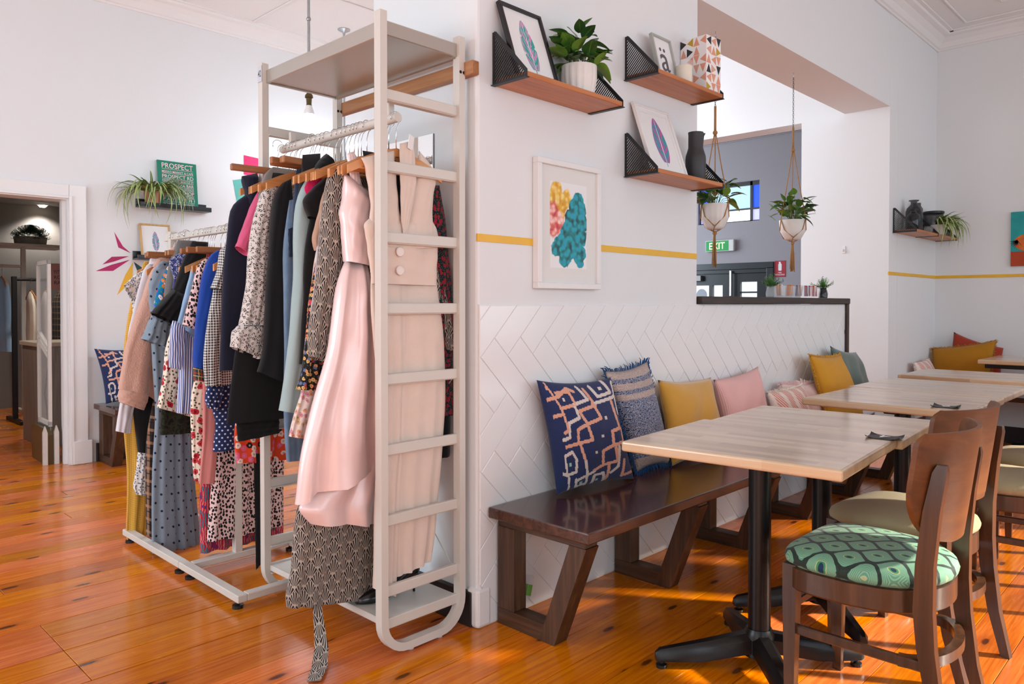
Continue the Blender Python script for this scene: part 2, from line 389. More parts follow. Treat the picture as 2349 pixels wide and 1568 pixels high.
def plaid(bgc, a, b, n):
    def f(g, u, v, uv):
        x = g.fr(g.mul(u, n)); y = g.fr(g.mul(v, n))
        c = g.mix(g.mul(g.lt(x, 0.22), 0.45), bgc, a); c = g.mix(g.mul(g.lt(y, 0.22), 0.45), c, a)
        return g.mix(g.mul(g.mx(g.lt(g.ab(g.sub(x, 0.7)), 0.05), g.lt(g.ab(g.sub(y, 0.7)), 0.05)), 0.8), c, b)
    return f
def shells(bgc, fgc, nu, nv):
    def f(g, u, v, uv):
        uvd = g.xyz(g.vadd(uv, g.vmul(g.noise(uv, 14, 2, out=1), 0.010))); A, B = g.mul(uvd[0], nu), g.mul(uvd[1], nv)
        P, Q = g.sub(g.fr(g.add(A, B)), 0.5), g.sub(g.fr(g.sub(A, B)), 0.5)      # diamond cells
        a, b = g.mul(g.add(P, Q), 0.5), g.add(g.mul(g.sub(P, Q), 0.5), 0.5)
        ang = g.m_('ARCTAN2', a, g.add(b, 0.02)); ray = g.gt(g.ab(g.sub(g.fr(g.mul(ang, 4.2)), 0.5)), 0.25)
        m = g.mul(g.mul(ray, g.lt(g.ab(ang), 0.62)), g.lt(b, 0.9)); m = g.mx(m, g.lt(length(g, a, g.sub(b, 0.1)), 0.09))
        edge = g.gt(g.mx(g.ab(P), g.ab(Q)), 0.462)
        return g.mix(g.mul(g.mx(m, edge), g.add(0.5, g.mul(g.noise(uv, 40, 2), 0.5))), bgc, fgc)
    return f
def ikat(bgc, cols, k):
    def f(g, u, v, uv):
        w = g.n('ShaderNodeTexWave', g.sc(uv, (1, 1, 1)), k, 6.0, 3.0, 1.5)
        return g.mix(g.gt(w, 0.55), bgc, g.ramp(g.noise(uv, k*0.6, 1), [(0.0, cols[0]), (0.45, cols[1]), (0.6, cols[2])], True))
    return f
def camo(cols, k):
    def f(g, u, v, uv): return g.ramp(g.noise(uv, k, 3, 0.6, 0.8), [(0, cols[0]), (0.45, cols[1]), (0.56, cols[2])], True)
    return f
def ogee(g, u, v, nu, nv):
    U = g.mul(u, nu); V = g.mul(v, nv); s = g.mul(g.m_('SINE', g.mul(V, 2*math.pi)), 0.25)
    d1 = g.ab(g.sub(g.fr(g.add(g.sub(U, s), 0.5)), 0.5)); d2 = g.ab(g.sub(g.fr(g.add(U, s)), 0.5))
    return g.mn(d1, d2), U, V
def peacock(g, u, v, uv):
    d, U, V = ogee(g, u, v, 9.5, 8.6)
    body = g.mix(g.gt(g.m_('SINE', g.mul(d, 130)), 0.3), srgb(92, 146, 120), srgb(132, 174, 142))
    # eyes in the middle of each ogee cell
    a = g.sub(g.fr(g.add(U, 0.75)), 0.5); b = g.sub(g.fr(g.add(V, 0.25)), 0.5)
    a2 = g.sub(g.fr(g.add(U, 0.25)), 0.5); b2 = g.sub(g.fr(g.add(V, 0.75)), 0.5)
    e = g.mn(length(g, a, g.mul(b, 0.75)), length(g, a2, g.mul(b2, 0.75)))
    c = g.mix(g.lt(e, 0.105), body, srgb(166, 178, 132)); c = g.mix(g.lt(e, 0.085), c, srgb(60, 132, 84)); c = g.mix(g.lt(e, 0.05), c, srgb(18, 46, 78))
    band = g.lt(d, g.add(0.055, g.mul(g.noise(uv, 60, 2), 0.045)))
    return g.mix(band, c, g.mix(g.noise(uv, 150, 2), srgb(16, 28, 26), srgb(46, 62, 52)))
def rag(g, u, v, uv):
    n1 = g.noise(g.sc(uv, (300, 120, 1)), 1.0, 1); c = g.ramp(n1, [(0.3, srgb(26, 44, 80)), (0.42, srgb(72, 100, 136)), (0.5, srgb(196, 192, 194)), (0.56, srgb(58, 86, 122)), (0.63, srgb(120, 66, 84)), (0.68, srgb(150, 160, 176))], True)
    vv = g.add(v, g.mul(g.noise(uv, 30, 1), 0.012)); st = g.mul(g.add(g.lt(g.ab(g.sub(vv, 0.415)), 0.016), g.add(g.lt(g.ab(g.sub(vv, 0.365)), 0.014), g.add(g.gt(vv, 0.455), g.lt(vv, 0.07)))), 0.6)
    return g.mix(st, c, g.mix(g.noise(g.sc(uv, (260, 120, 1)), 1.0, 1), srgb(176, 144, 122), srgb(226, 204, 184)))
NAVY, BLACK = srgb(30, 34, 52), srgb(24, 24, 26)
F = {
 'navy': fab('navy_wool', NAVY), 'black': fab('black_crepe', BLACK), 'blackrib': fab('black_rib_knit', stripes(srgb(20, 20, 22), srgb(32, 32, 35), 180)),
 'pinkdenim': fab('pink_denim', srgb(212, 92, 130)), 'greyknit': fab('grey_marl_knit', srgb(140, 136, 132), weave=0.5, wscale=400),
 'leopard': fab('leopard_print', leopard(srgb(214, 206, 200), srgb(26, 24, 26), 78)),
 'jean': fab('light_denim', lambda g, u, v, uv: g.mix(g.noise(g.sc(uv, (3, 1, 1)), 14, 4), srgb(72, 98, 128), srgb(132, 156, 180)), weave=0.4),
 'darkjean': fab('dark_denim', srgb(46, 62, 86), weave=0.4), 'blackjean': fab('black_denim', srgb(36, 36, 40), weave=0.4),
 'sage': fab('pale_sage_wool', srgb(164, 184, 184)), 'hotpink': fab('hot_pink_ruffle', srgb(206, 24, 84), weave=0.8, wscale=120),
 'darkfloral': fab('dark_floral_print', floral(srgb(26, 22, 28), [srgb(226, 150, 92), srgb(206, 62, 86), srgb(226, 178, 110), srgb(84, 110, 160)], 62, 0.44, srgb(70, 80, 50))),
 'creamfloral': fab('pale_pink_floral_print', floral(srgb(236, 216, 206), [srgb(226, 160, 130), srgb(220, 150, 160), srgb(214, 180, 140)], 45, 0.4)),
 'redlace': fab('red_print', dalmatian(srgb(196, 22, 60), srgb(60, 10, 20), 40, 0.3)),
 'tan': fab('tan_cotton', srgb(190, 152, 128)), 'lilac': fab('pale_lilac_cotton', srgb(196, 196, 208)),
 'shells': fab('fan_shell_print', shells(srgb(30, 28, 28), srgb(198, 182, 168), 22, 15.5)),
 'satin': fab('blush_pink_satin', srgb(246, 216, 212), 0.30, 0.06, 700, 0.1, 0.5),
 'beige': fab('beige_linen', srgb(228, 208, 194), 0.8, 0.35, 700), 'rosefloral': fab('dark_rose_print', floral(srgb(22, 22, 28), [srgb(160, 28, 44), srgb(150, 30, 50)], 60, 0.4, srgb(60, 90, 84))),
 'gold': fab('mustard_gingham', gingham(srgb(196, 140, 38), srgb(226, 182, 86), 110)),
 'lace': fab('blue_sprig_cream_print', floral(srgb(226, 220, 214), [srgb(90, 108, 140), srgb(110, 124, 150)], 75, 0.3)),
 'shirt': fab('white_shirting', srgb(222, 216, 220)), 'teddy': fab('pink_teddy_fleece', srgb(204, 160, 142), 0.95, 1.0, 130, 0.4),
 'polka': fab('grey_blue_polka_dot', dots(srgb(136, 152, 166), srgb(28, 34, 58), 17, 25, 0.10)),
 'bluefloral': fab('bright_blue_floral', floral(srgb(20, 116, 180), [srgb(240, 226, 230), srgb(190, 40, 90), srgb(220, 120, 40)], 30, 0.32, srgb(70, 150, 50))),
 'hounds': fab('grey_houndstooth', gingham(srgb(128, 126, 122), srgb(92, 92, 92), 260)),
 'blueruffle': fab('navy_white_ruffle', leopard(srgb(60, 72, 132), srgb(200, 206, 224), 60)),
 'ltblue': fab('pale_blue_chambray', srgb(148, 182, 216)), 'dalm': fab('pink_dalmatian_print', dalmatian(srgb(232, 198, 194), srgb(24, 22, 24), 74, 0.38)),
 'bluestripe': fab('blue_white_stripe', stripes(srgb(226, 228, 238), srgb(66, 84, 152), 95, 0.0)),
 'royal': fab('royal_blue_wool', srgb(26, 66, 154)), 'ging': fab('black_white_gingham', gingham(srgb(228, 226, 222), srgb(28, 28, 30), 88)),
 'navydot': fab('navy_polka_dot', dots(srgb(34, 50, 96), srgb(214, 222, 236), 42, 62, 0.17)),
 'salmon': fab('salmon_knit', srgb(222, 140, 134), weave=0.5), 'rosecream': fab('cream_rose_print', floral(srgb(238, 224, 206), [srgb(176, 30, 46), srgb(196, 60, 66)], 26, 0.36, srgb(90, 96, 70), 0.6)),
 'camo': fab('dark_camouflage', camo([srgb(28, 30, 22), srgb(44, 48, 32), srgb(22, 22, 20)], 30)),
 'plaid': fab('brown_plaid', plaid(srgb(50, 38, 36), srgb(196, 150, 116), srgb(30, 26, 28), 16)),
 'ikat': fab('red_folk_print', ikat(srgb(178, 24, 50), [srgb(20, 128, 140), srgb(206, 120, 120), srgb(40, 60, 130)], 26)),
 'orangefloral': fab('orange_floral_print', floral(srgb(222, 70, 30), [srgb(240, 208, 196), srgb(26, 20, 24), srgb(232, 90, 130), srgb(240, 208, 196)], 32, 0.4)),
 'check': fab('tartan_check', plaid(srgb(40, 60, 60), srgb(190, 60, 40), srgb(220, 190, 120), 34)),
 # cushions and seats
 'mustard': fab('mustard_velvet', srgb(206, 154, 60), 0.75, 0.3, 500, 0.5), 'mustardlinen': fab('mustard_linen', srgb(208, 150, 44), 0.9, 0.5, 350),
 'mustarddeep': fab('deep_mustard_linen', srgb(180, 122, 28), 0.9, 0.5, 350),
 'cord': fab('blush_corduroy', lambda g, u, v, uv: g.mix(g.m_('SINE', g.add(g.mul(u, 900), g.mul(g.noise(uv, 6, 2), 6))), srgb(218, 164, 160), srgb(240, 202, 197)), 0.85, 0.2),
 'sagecush': fab('grey_green_suede', srgb(92, 110, 104), 0.85, 0.3, 500, 0.4), 'rust': fab('rust_red_linen', srgb(168, 62, 44)),
 'boho': fab('white_coral_macrame', lambda g, u, v, uv: g.mix(g.smooth(g.m_('SINE', g.add(g.mul(u, 55), g.mul(g.noise(uv, 9, 2), 2.0))), 0.2, 0.7), g.mix(g.gt(g.m_('SINE', g.add(g.mul(u, 300), g.mul(v, 200))), 0.0), srgb(212, 130, 118), srgb(238, 218, 208)), srgb(238, 226, 216)), 0.95, 1.0, 120),
 'palepink': fab('pale_pink_cotton', srgb(238, 206, 202)), 'cream': fab('cream_yarn', srgb(234, 222, 206), 0.95, 0.8, 200), 'bluefringe': fab('blue_yarn', srgb(26, 74, 122)),
 'rag': fab('blue_rag_weave', rag, 0.9, 1.0, 160),
 'seatbeige': fab('olive_beige_wool_seat', srgb(158, 146, 112), 0.9, 0.5, 500), 'peacock': fab('peacock_feather_print', peacock, 0.6, 0.2),
}
def kilim_colours(): return {'navy': srgb(40, 52, 92), 'peach': srgb(222, 164, 138), 'cream': srgb(218, 206, 198)}
KIL = kilim_colours()
F['satin'].node_tree.nodes['Principled BSDF'].inputs['Metallic'].default_value = 0.12
F['kilim'] = fab('navy_kilim_ground', KIL['navy'], 0.9, 0.5, 300)
# ---------------------------------------------------------------- setting: floor
CZ = 3.62
fl = struct('floor', MB().box((-4.8, -4.8, -0.06), (9.0, 8.6, -0.006)), M_SUBFLOOR)
BW = 0.148
def plank_mesh(L, w):
    mb = MB().box((0, 0, -0.02), (L, w, 0), 0.0012, 1); return mb.mesh('plank')
_pl = {}
def plank(x0, x1, y0, dz=0.0, gap=0.0016):
    L = round(x1-x0, 2)
    key = (L, gap)
    if key not in _pl: _pl[key] = plank_mesh(L-0.002, BW-gap); _pl[key].materials.append(M_PLANK)
    o = bpy.data.objects.new('plank', _pl[key]); COL.objects.link(o); o.parent = fl; o.location = (x0, y0, dz); return o
LJ = -1.118
for k in range(-25, 57):
    y0 = 0.607 + k*BW; near = -3.2 < y0 < 4.2
    if y0 < -3.6 or y0 > 8.2: continue
    xs = [-4.6]
    if 0 <= k <= 3 or k < 0 and k % 7 == 0 and y0 > -0.2: xs.append(LJ)
    step = R.choice([2.4, 3.0, 3.6, 4.2])
    x = xs[-1] + step*R.uniform(0.5, 1.0)
    while x < 5.2: xs.append(round(x, 2)); x += R.choice([2.4, 3.0, 3.6, 4.2])
    xs.append(5.9)
    if y0 > 4.2: xs = [-3.0, round(R.uniform(-1, 1.2), 2), 2.6]
    g = 0.0042 if (k in (-1, 0, 1, 2, 3) and True) else R.choice([0.0014, 0.0018, 0.0026])
    for a, b in zip(xs[:-1], xs[1:]):
        if b-a > 0.05: plank(round(a, 2), round(b, 2), y0, R.uniform(-0.0012, 0.0), g)

# ---------------------------------------------------------------- setting: walls
def wbox(name, lo, hi, mat=None, bev=0.0): return struct(name, MB().box(lo, hi, bev), mat or M_WALL)
wbox('wall_centre', (0, 0, 0), (1.56, 0.65, CZ), bev=0.012)
wt = wbox('wall_front', (1.5, 0.002, 0), (3.565, 0.22, 1.198))
wbox('wall_beam', (1.5, 0.002, 2.771), (4.52, 0.35, CZ))
wbox('wall_passage', (4.5, 0.001, 0), (4.72, 0.712, CZ))
wbox('wall_passage_lintel', (4.5, 0.712, 2.755), (4.72, 4.3, CZ))
wbox('wall_passage_far', (4.5, 3.2, 0), (4.72, 4.3, 2.755))
wbox('wall_corner', (4.7, 0.0, 0), (6.0, 0.2, CZ))
wbox('wall_right', (5.77, -4.8, 0), (6.0, 0.02, CZ))
# left wall with the doorway to the back room
DX0, DX1, DZ = -1.35, -0.172, 1.985
_wl = [(-4.8, 0), (DX0, 0), (DX0, DZ), (DX1, DZ), (DX1, 0), (4.6, 0), (4.6, CZ), (-4.8, CZ)]
struct('wall_left', MB().prism(_wl, 0.17, 1, 4.25), M_WALL)
# walls behind the camera, with tall windows that let the daylight in
def window_wall(name, axis, pos, lo, hi, wins, z0, z1, n0):
    mb = MB(); d = 0.18 if pos > 0 else -0.18
    def b(a0, a1, c0, c1):
        if axis == 1: mb.box((a0, min(pos, pos+d), c0), (a1, max(pos, pos+d), c1))
        else: mb.box((min(pos, pos+d), a0, c0), (max(pos, pos+d), a1, c1))
    cur = lo
    for a, c in wins: b(cur, a, 0, CZ); b(a, c, 0, z0); b(a, c, z1, CZ); cur = c
    b(cur, hi, 0, CZ); struct(name, mb, M_WALL)
    for i, (a, c) in enumerate(wins):
        fr = MB(); t = 0.05
        def bb(a0, a1, c0, c1):
            if axis == 1: fr.box((a0, pos-0.1, c0), (a1, pos-0.05, c1))
            else: fr.box((pos-0.1, a0, c0), (pos-0.05, a1, c1))
        bb(a, c, z0, z0+t); bb(a, c, z1-t, z1); bb(a, a+t, z0, z1); bb(c-t, c, z0, z1); bb((a+c)/2-0.02, (a+c)/2+0.02, z0, z1); bb(a, c, z0+1.25, z0+1.29)
        struct('window_%d' % (n0+i), fr, M_TRIM)
window_wall('wall_behind', 1, -4.5, -4.8, 6.0, [(-3.8, -1.4), (-0.6, 1.8), (2.4, 5.3)], 0.75, 2.75, 1)
window_wall('wall_far_left', 0, -4.5, -4.8, 4.5, [(-2.8, -0.4), (0.8, 3.2)], 0.75, 2.75, 4)
struct('ceiling', MB().box((-4.8, -4.8, CZ), (6.0, 4.45, CZ+0.1)), M_CEIL)
# stepped cornices and ceiling mouldings
def cornice(name, p0, p1, nx, ny):
    """profile swept between two points; (nx, ny) points into the room"""
    prof = [(0, -0.12), (0.012, -0.12), (0.016, -0.105), (0.03, -0.10), (0.05, -0.06), (0.09, -0.03), (0.13, -0.022), (0.14, -0.008), (0.17, -0.008), (0.172, 0.0), (0, 0)]
    rings = [[(p[0]+nx*a, p[1]+ny*a, CZ+b) for a, b in prof] for p in (p0, p1)]
    return struct(name, MB().ring_loft(rings), M_CEIL)
cornice('trim_1', (-4.5, 4.25), (4.5, 4.25), 0, -1); cornice('trim_2', (5.77, -4.5), (5.77, 0), -1, 0); cornice('trim_3', (1.56, 0), (5.77, 0), 0, -1)
cornice('trim_4', (4.5, 0.7), (4.5, 4.25), -1, 0)
def ceil_line(name, pts, w=0.016, h=0.012):
    mb = MB()
    for a, b in zip(pts[:-1], pts[1:]):
        lo = (min(a[0], b[0])-w/2, min(a[1], b[1])-w/2, CZ-h); hi = (max(a[0], b[0])+w/2, max(a[1], b[1])+w/2, CZ+0.001); mb.box(lo, hi, 0.004, 1)
    return struct(name, mb, M_CEIL)
for i, d in enumerate((0.30, 0.62, 1.0)):
    ceil_line('trim_%d' % (5+i), [(-1.0, -d), (5.77-d, -d), (5.77-d, -4.0)])
ceil_line('trim_8', [(1.21, 0.7), (1.21, 4.1)], 0.02, 0.01); ceil_line('trim_9', [(-2.5, 3.15), (4.3, 3.15)], 0.02, 0.01)
# yellow stripe
struct('trim_10', MB().box((-0.004, -0.004, 1.431), (1.545, 0.003, 1.459)), M_YELLOW)
struct('trim_11', MB().box((4.49, -0.004, 1.432), (5.77, 0.003, 1.459)), M_YELLOW)
struct('trim_12', MB().box((5.765, -3.8, 1.432), (5.774, -0.002, 1.459)), M_YELLOW)
struct('trim_13', MB().box((3.562, -0.022, 0.0), (3.602, 0.24, 1.201)), M_SILLV)
struct('baseboard_left', MB().box((0.0, 4.23, 0), (4.4, 4.252, 0.14), 0.004), M_BLACKSKIRT)
struct('baseboard_centre', MB().box((-0.018, 0.02, 0), (0.002, 0.66, 0.13), 0.004), M_BLACKSKIRT)
struct('baseboard_right', MB().box((5.752, -4.4, 0), (5.772, -0.0, 0.14), 0.004), M_BLACKSKIRT)
# white plinth stub at the pillar corner
struct('trim_14', MB().box((-0.012, -0.012, 0), (0.06, 0.05, 0.145), 0.012), M_TRIM)
# door casing: stepped architrave, reveal and plinth block
dc = MB(); dc.box((DX1, 4.225, 0), (DX1+0.115, 4.262, DZ+0.1), 0.004); dc.box((DX0-0.12, 4.226, DZ), (DX1-0.0005, 4.262, DZ+0.0995), 0.004)
dc.box((DX1-0.004, 4.214, 0), (DX1+0.018, 4.25, DZ+0.016), 0.003); dc.box((DX0, 4.215, DZ-0.004), (DX1-0.0045, 4.25, DZ+0.0155), 0.003)
dc.box((DX1-0.012, 4.24, 0), (DX1+0.01, 4.43, DZ)); dc.box((DX1-0.03, 4.30, 0), (DX1-0.01, 4.34, DZ)); dc.box((DX0, 4.241, DZ-0.012), (DX1-0.0125, 4.43, DZ+0.01)); dc.box((DX0-0.12, 4.227, 0), (DX0, 4.262, DZ-0.001))
dc.box((DX1+0.008, 4.212, 0), (DX1+0.14, 4.262, 0.175), 0.006)
struct('door_1', dc, M_TRIM)

# ---------------------------------------------------------------- herringbone tiles on the front wall
TW, TL, TT = 0.1, 0.3, 0.005
struct('wall_tile_grout', MB().box((0.004, -0.004, 0.0), (3.565, 0.004, 1.1985)), M_GROUT)
tile_wall = bpy.data.objects['wall_tile_grout']; tile_wall.name = 'wall_tiled'
def clip(poly, ax, lim, keep_less):
    out = []
    for i in range(len(poly)):
        p, q = poly[i], poly[(i+1) % len(poly)]; ip = (p[ax] <= lim) == keep_less; iq = (q[ax] <= lim) == keep_less
        if ip: out.append(p)
        if ip != iq:
            t = (lim-p[ax])/(q[ax]-p[ax]); out.append((lerp(p[0], q[0], t), lerp(p[1], q[1], t)))
    return out
_s = math.sqrt(0.5)
def unrot(a, b): return ((a+b)*_s*TW, (b-a)*_s*TW)
_o = unrot(0, 1); AX, AZ = 0.081-_o[0], 1.073-_o[1]
def tile_obj(poly, mesh=None, at=None):
    if mesh is None:
        c = (sum(p[0] for p in poly)/len(poly), sum(p[1] for p in poly)/len(poly)); e = 0.0035
        ins = [(p[0]+(c[0]-p[0])*e/max(1e-3, math.dist(p, c)), p[1]+(c[1]-p[1])*e/max(1e-3, math.dist(p, c))) for p in poly]
        n = len(poly); mb = MB()
        vs = [(a-c[0], 0, b-c[1]) for a, b in poly]+[(a-c[0], -TT+0.0015, b-c[1]) for a, b in poly]+[(a-c[0], -TT, b-c[1]) for a, b in ins]
        fs = [list(range(2*n, 3*n))]+[[i, (i+1) % n, n+(i+1) % n, n+i] for i in range(n)]+[[n+i, n+(i+1) % n, 2*n+(i+1) % n, 2*n+i] for i in range(n)]
        mesh = MB().add(vs, fs).mesh('tile'); mesh.materials.append(M_TILE); at = c
    o = bpy.data.objects.new('tile', mesh); COL.objects.link(o); o.parent = tile_wall; o.location = (at[0], -0.0025, at[1]); return mesh
_tm = {}
for k in range(-16, 40):
    for m in range(-8, 9):
        for kind in (0, 1):
            g = 0.011
            a, b = k+6*m, k
            q = [(a+g, b+g), (a+3-g, b+g), (a+3-g, b+1-g), (a+g, b+1-g)] if kind == 0 else [(a+3+g, b-2+g), (a+4-g, b-2+g), (a+4-g, b+1-g), (a+3+g, b+1-g)]
            pw = [(AX+unrot(*p)[0], AZ+unrot(*p)[1]) for p in q]
            xs = [p[0] for p in pw]; zs = [p[1] for p in pw]
            if max(xs) < 0.006 or min(xs) > 3.56 or max(zs) < 0.004 or min(zs) > 1.195: continue
            if min(xs) > 0.006 and max(xs) < 3.56 and min(zs) > 0.004 and max(zs) < 1.195:
                c = (sum(xs)/4, sum(zs)/4)
                if kind in _tm: tile_obj(None, _tm[kind], c)
                else: _tm[kind] = tile_obj(pw)
            else:
                p = clip(clip(clip(clip(pw, 0, 0.006, False), 0, 3.56, True), 1, 0.004, False), 1, 1.195, True)
                if len(p) >= 3:
                    ar = abs(sum(p[i][0]*p[(i+1) % len(p)][1]-p[(i+1) % len(p)][0]*p[i][1] for i in range(len(p))))/2
                    if ar > 2e-4: tile_obj(p)

# ---------------------------------------------------------------- grey entry room beyond the passage
GX = 9.0
def grey_wall():
    mb = MB(); wins = (3.28, 4.33, 2.48, 3.10); dy0, dy1, dz = 3.04, 5.2, 1.84
    mb.box((GX, 0.3, 0), (GX+0.2, dy0, 4.0)); mb.box((GX, dy1, 0), (GX+0.2, 7.4, 4.0)); mb.box((GX, dy0, dz), (GX+0.2, dy1, wins[2]))
    mb.box((GX, dy0, wins[2]), (GX+0.2, wins[0], 4.0)); mb.box((GX, wins[1], wins[2]), (GX+0.2, dy1, 4.0)); mb.box((GX, wins[0], wins[3]), (GX+0.2, wins[1], 4.0))
    return mb
struct('wall_entry', grey_wall(), M_GREYWALL)
struct('wall_entry_side', MB().box((4.72, 0.2, 0), (GX, 0.4, 4.0)), M_GREYWALL)
struct('wall_entry_far', MB().box((4.72, 7.3, 0), (GX, 7.5, 0.6)).box((4.72, 7.3, 3.4), (GX, 7.5, 4.0)), M_GREYWALL)
struct('ceiling_entry', MB().box((4.72, 0.2, 3.95), (GX+0.2, 7.5, 4.05)), M_CEIL)
ec = MB(); ec.box((GX-0.05, 0.4, 3.80), (GX+0.001, 7.3, 3.95), 0.01)
ec.box((GX-0.025, 0.4, 3.735), (GX+0.001, 7.3, 3.75), 0.004)
for k in range(70): ec.box((GX-0.03, 2.3+k*0.05, 3.75), (GX+0.001, 2.325+k*0.05, 3.80))
struct('trim_15', ec, M_GREYWALL)
# stained-glass top light
wn = MB(); y0, y1, z0, z1 = 3.28, 4.33, 2.48, 3.10; fx0, fx1 = GX+0.06, GX+0.10
wn.box((fx0, y0, z1-0.06), (fx1, y1, z1)); wn.box((fx0, y0, z0), (fx1, y1, z0+0.02)); wn.box((fx0, y0, z0), (fx1, y0+0.012, z1)); wn.box((fx0, y1-0.012, z0), (fx1, y1, z1))
for yy in (3.44, 4.17): wn.box((fx0, yy-0.02, z0), (fx1, yy+0.02, z1))
wn.box((fx0-0.01, y0, 2.665), (fx1, y1, 2.69))
w1 = struct('window_6', wn, plain('dark_window_frame', srgb(58, 52, 54), 0.5))
def pane(ya, yb, za, zb, mat): obj('pane', MB().box((GX+0.075, ya, za), (GX+0.08, yb, zb)), mat, w1)
P_BLUE = emit('glowing_blue_glass', srgb(36, 82, 214), 0.75); P_SKY = emit('glowing_sky_pane', srgb(166, 196, 220), 0.85); P_WHITE = emit('glowing_white_pane', (1, 1, 1, 1), 1.6); P_VIOLET = emit('glowing_violet_glass', srgb(176, 176, 246), 1.0)  # panes glow by themselves: the daylight behind them is put into their emission
for ya, yb, up, lo in ((3.292, 3.42, P_BLUE, P_VIOLET), (3.46, 4.15, P_SKY, P_WHITE), (4.19, 4.318, P_BLUE, P_VIOLET)):
    pane(ya, yb, 2.69, 3.04, up); pane(ya, yb, 2.50, 2.665, lo)
# black entry doors with glazed panes
M_DOORBLK = plain('black_door_paint', srgb(34, 36, 40), 0.35, var=0.05)
dm = MB(); X0, X1 = GX+0.02, GX+0.08
dm.box((GX-0.03, 3.04, 1.74), (GX+0.1, 5.2, 1.84), 0.006); dm.box((GX-0.03, 3.04, 0), (GX+0.1, 3.15, 1.76), 0.006); dm.box((GX-0.01, 3.14, 1.68), (GX+0.1, 5.2, 1.75), 0.004)
d2 = struct('door_2', dm, M_DOORBLK)
def leaf_door(ya, yb, panes, za, zb):
    cur = ya; mb = MB()
    for p, q in panes: mb.box((X0, cur, 0.02), (X1, p, 1.68)); mb.box((X0, p, 0.02), (X1, q, za)); mb.box((X0, p, zb), (X1, q, 1.68)); cur = q
    mb.box((X0, cur, 0.02), (X1, yb, 1.68)); o = obj('door_leaf', mb, M_DOORBLK, d2)
    for p, q in panes:
        obj('pane', MB().box((X0+0.03, p, za), (X0+0.035, q, zb)), M_GLASS, o)
        m2 = MB().box((X0+0.01, p, (za+zb)/2-0.012), (X1-0.01, q, (za+zb)/2+0.012))
        if q-p > 0.2 and p < 3.6: obj('glazing_bar', m2, M_DOORBLK, o)
    return o
leaf_door(3.15, 3.72, [(3.32, 3.60)], 1.22, 1.545); l2 = leaf_door(3.74, 5.19, [(3.90, 4.08), (4.14, 4.45), (4.52, 4.75), (4.8, 5.1)], 1.22, 1.50)
obj('closer_box', MB().box((GX-0.05, 4.25, 1.57), (GX+0.02, 4.75, 1.66), 0.006), plain('grey_metal_closer', srgb(128, 124, 124), 0.4, 0.5), l2)
obj('pull_bar', MB().cyl((GX-0.04, 3.73, 1.33), (GX-0.04, 3.73, 1.72), 0.018, n=10), M_CHROME, l2)
obj('round_sticker', MB().cyl((X0-0.004, 4.27, 1.35), (X0, 4.27, 1.35), 0.095, n=28), plain('frosted_sticker', srgb(150, 152, 162), 0.5), l2)
# street outside the entry doors
struct('ground_street', MB().box((GX+0.3, -2, -0.2), (22, 10, -0.05)), plain('street_paving', srgb(150, 148, 146), 0.9))
tag(origin_to(obj('street_wall', MB().box((20, -1, -0.1), (20.3, 9, 1.32)), plain('pale_brick_wall', srgb(150, 146, 142), 0.9)), (20, 4, -0.1)), 'pale masonry wall across the street, seen through the black entry doors', 'wall')
# ---------------------------------------------------------------- tall white rack (open wardrobe frame)
RX0, RX1, RY0, RY1, RH = -0.395, -0.045, 0.05, 0.85, 2.175
rack = thing('clothes_rack', 'tall white metal open rack with ladder ends standing against the pillar', 'clothes rack', (RX0, RY0, 0), world=True)
def end_frame(y):
    # a bent U: two posts joined by a rounded foot
    w, d, r = 0.034, 0.028, 0.10; path = []
    xa, xb = RX0, RX1
    path += [(xa, RH), (xa, 0.022+r)]
    for k in range(1, 8):
        a = math.pi/2*k/8; path.append((xa+r-r*math.cos(a), 0.022+r-r*math.sin(a)))
    path += [(xa+r, 0.022), (xb-r, 0.022)]
    for k in range(1, 8):
        a = math.pi/2*k/8; path.append((xb-r+r*math.sin(a), 0.022+r-r*math.cos(a)))
    path += [(xb, 0.022+r), (xb, RH)]
    rings = []
    for i, p in enumerate(path):
        q0, q1 = path[max(0, i-1)], path[min(len(path)-1, i+1)]; tx, tz = q1[0]-q0[0], q1[1]-q0[1]; l = math.hypot(tx, tz); nx, nz = -tz/l, tx/l
        rings.append([(p[0]+nx*d/2, y-w/2, p[1]+nz*d/2), (p[0]+nx*d/2, y+w/2, p[1]+nz*d/2), (p[0]-nx*d/2, y+w/2, p[1]-nz*d/2), (p[0]-nx*d/2, y-w/2, p[1]-nz*d/2)])
    f = obj('end_frame', MB().ring_loft(rings), M_WHITEMETAL, rack, smooth=0.5)
    for xx in (xa+0.12, xb-0.10): obj('foot', MB().cyl((xx, y, 0), (xx, y, 0.012), 0.012, n=10).shift((-RX0, -RY0, 0)), M_WHITEMETAL, f)
    return f
RUNGS = [1.905, 1.665, 1.425, 1.185, 0.945, 0.705, 0.465, 0.225]
for y in (RY0, RY1):
    end_frame(y)
    for z in RUNGS+[0.115]:
        s = 1 if y == RY0 else -1
        obj('rung', MB().box((RX0+0.012, y-0.004 if s > 0 else y-0.016, z-0.018), (RX1-0.012, y+0.016 if s > 0 else y+0.004, z+0.018), 0.003, 1).box((RX0+0.012, y+0.002, z-0.020), (RX1-0.012, y+s*0.028, z-0.016)), M_WHITEMETAL, rack)
    for xx in (RX0, RX1):
        for k in (0, 1): obj('bolt_hole', MB().cyl((xx-0.008+0.0*k, y-0.0175, 2.045-0.0), (xx-0.008, y-0.018, 2.045), 0.006, n=10).shift((0.016*k, 0, 0)), M_BLACK, rack) if xx == RX1 else None
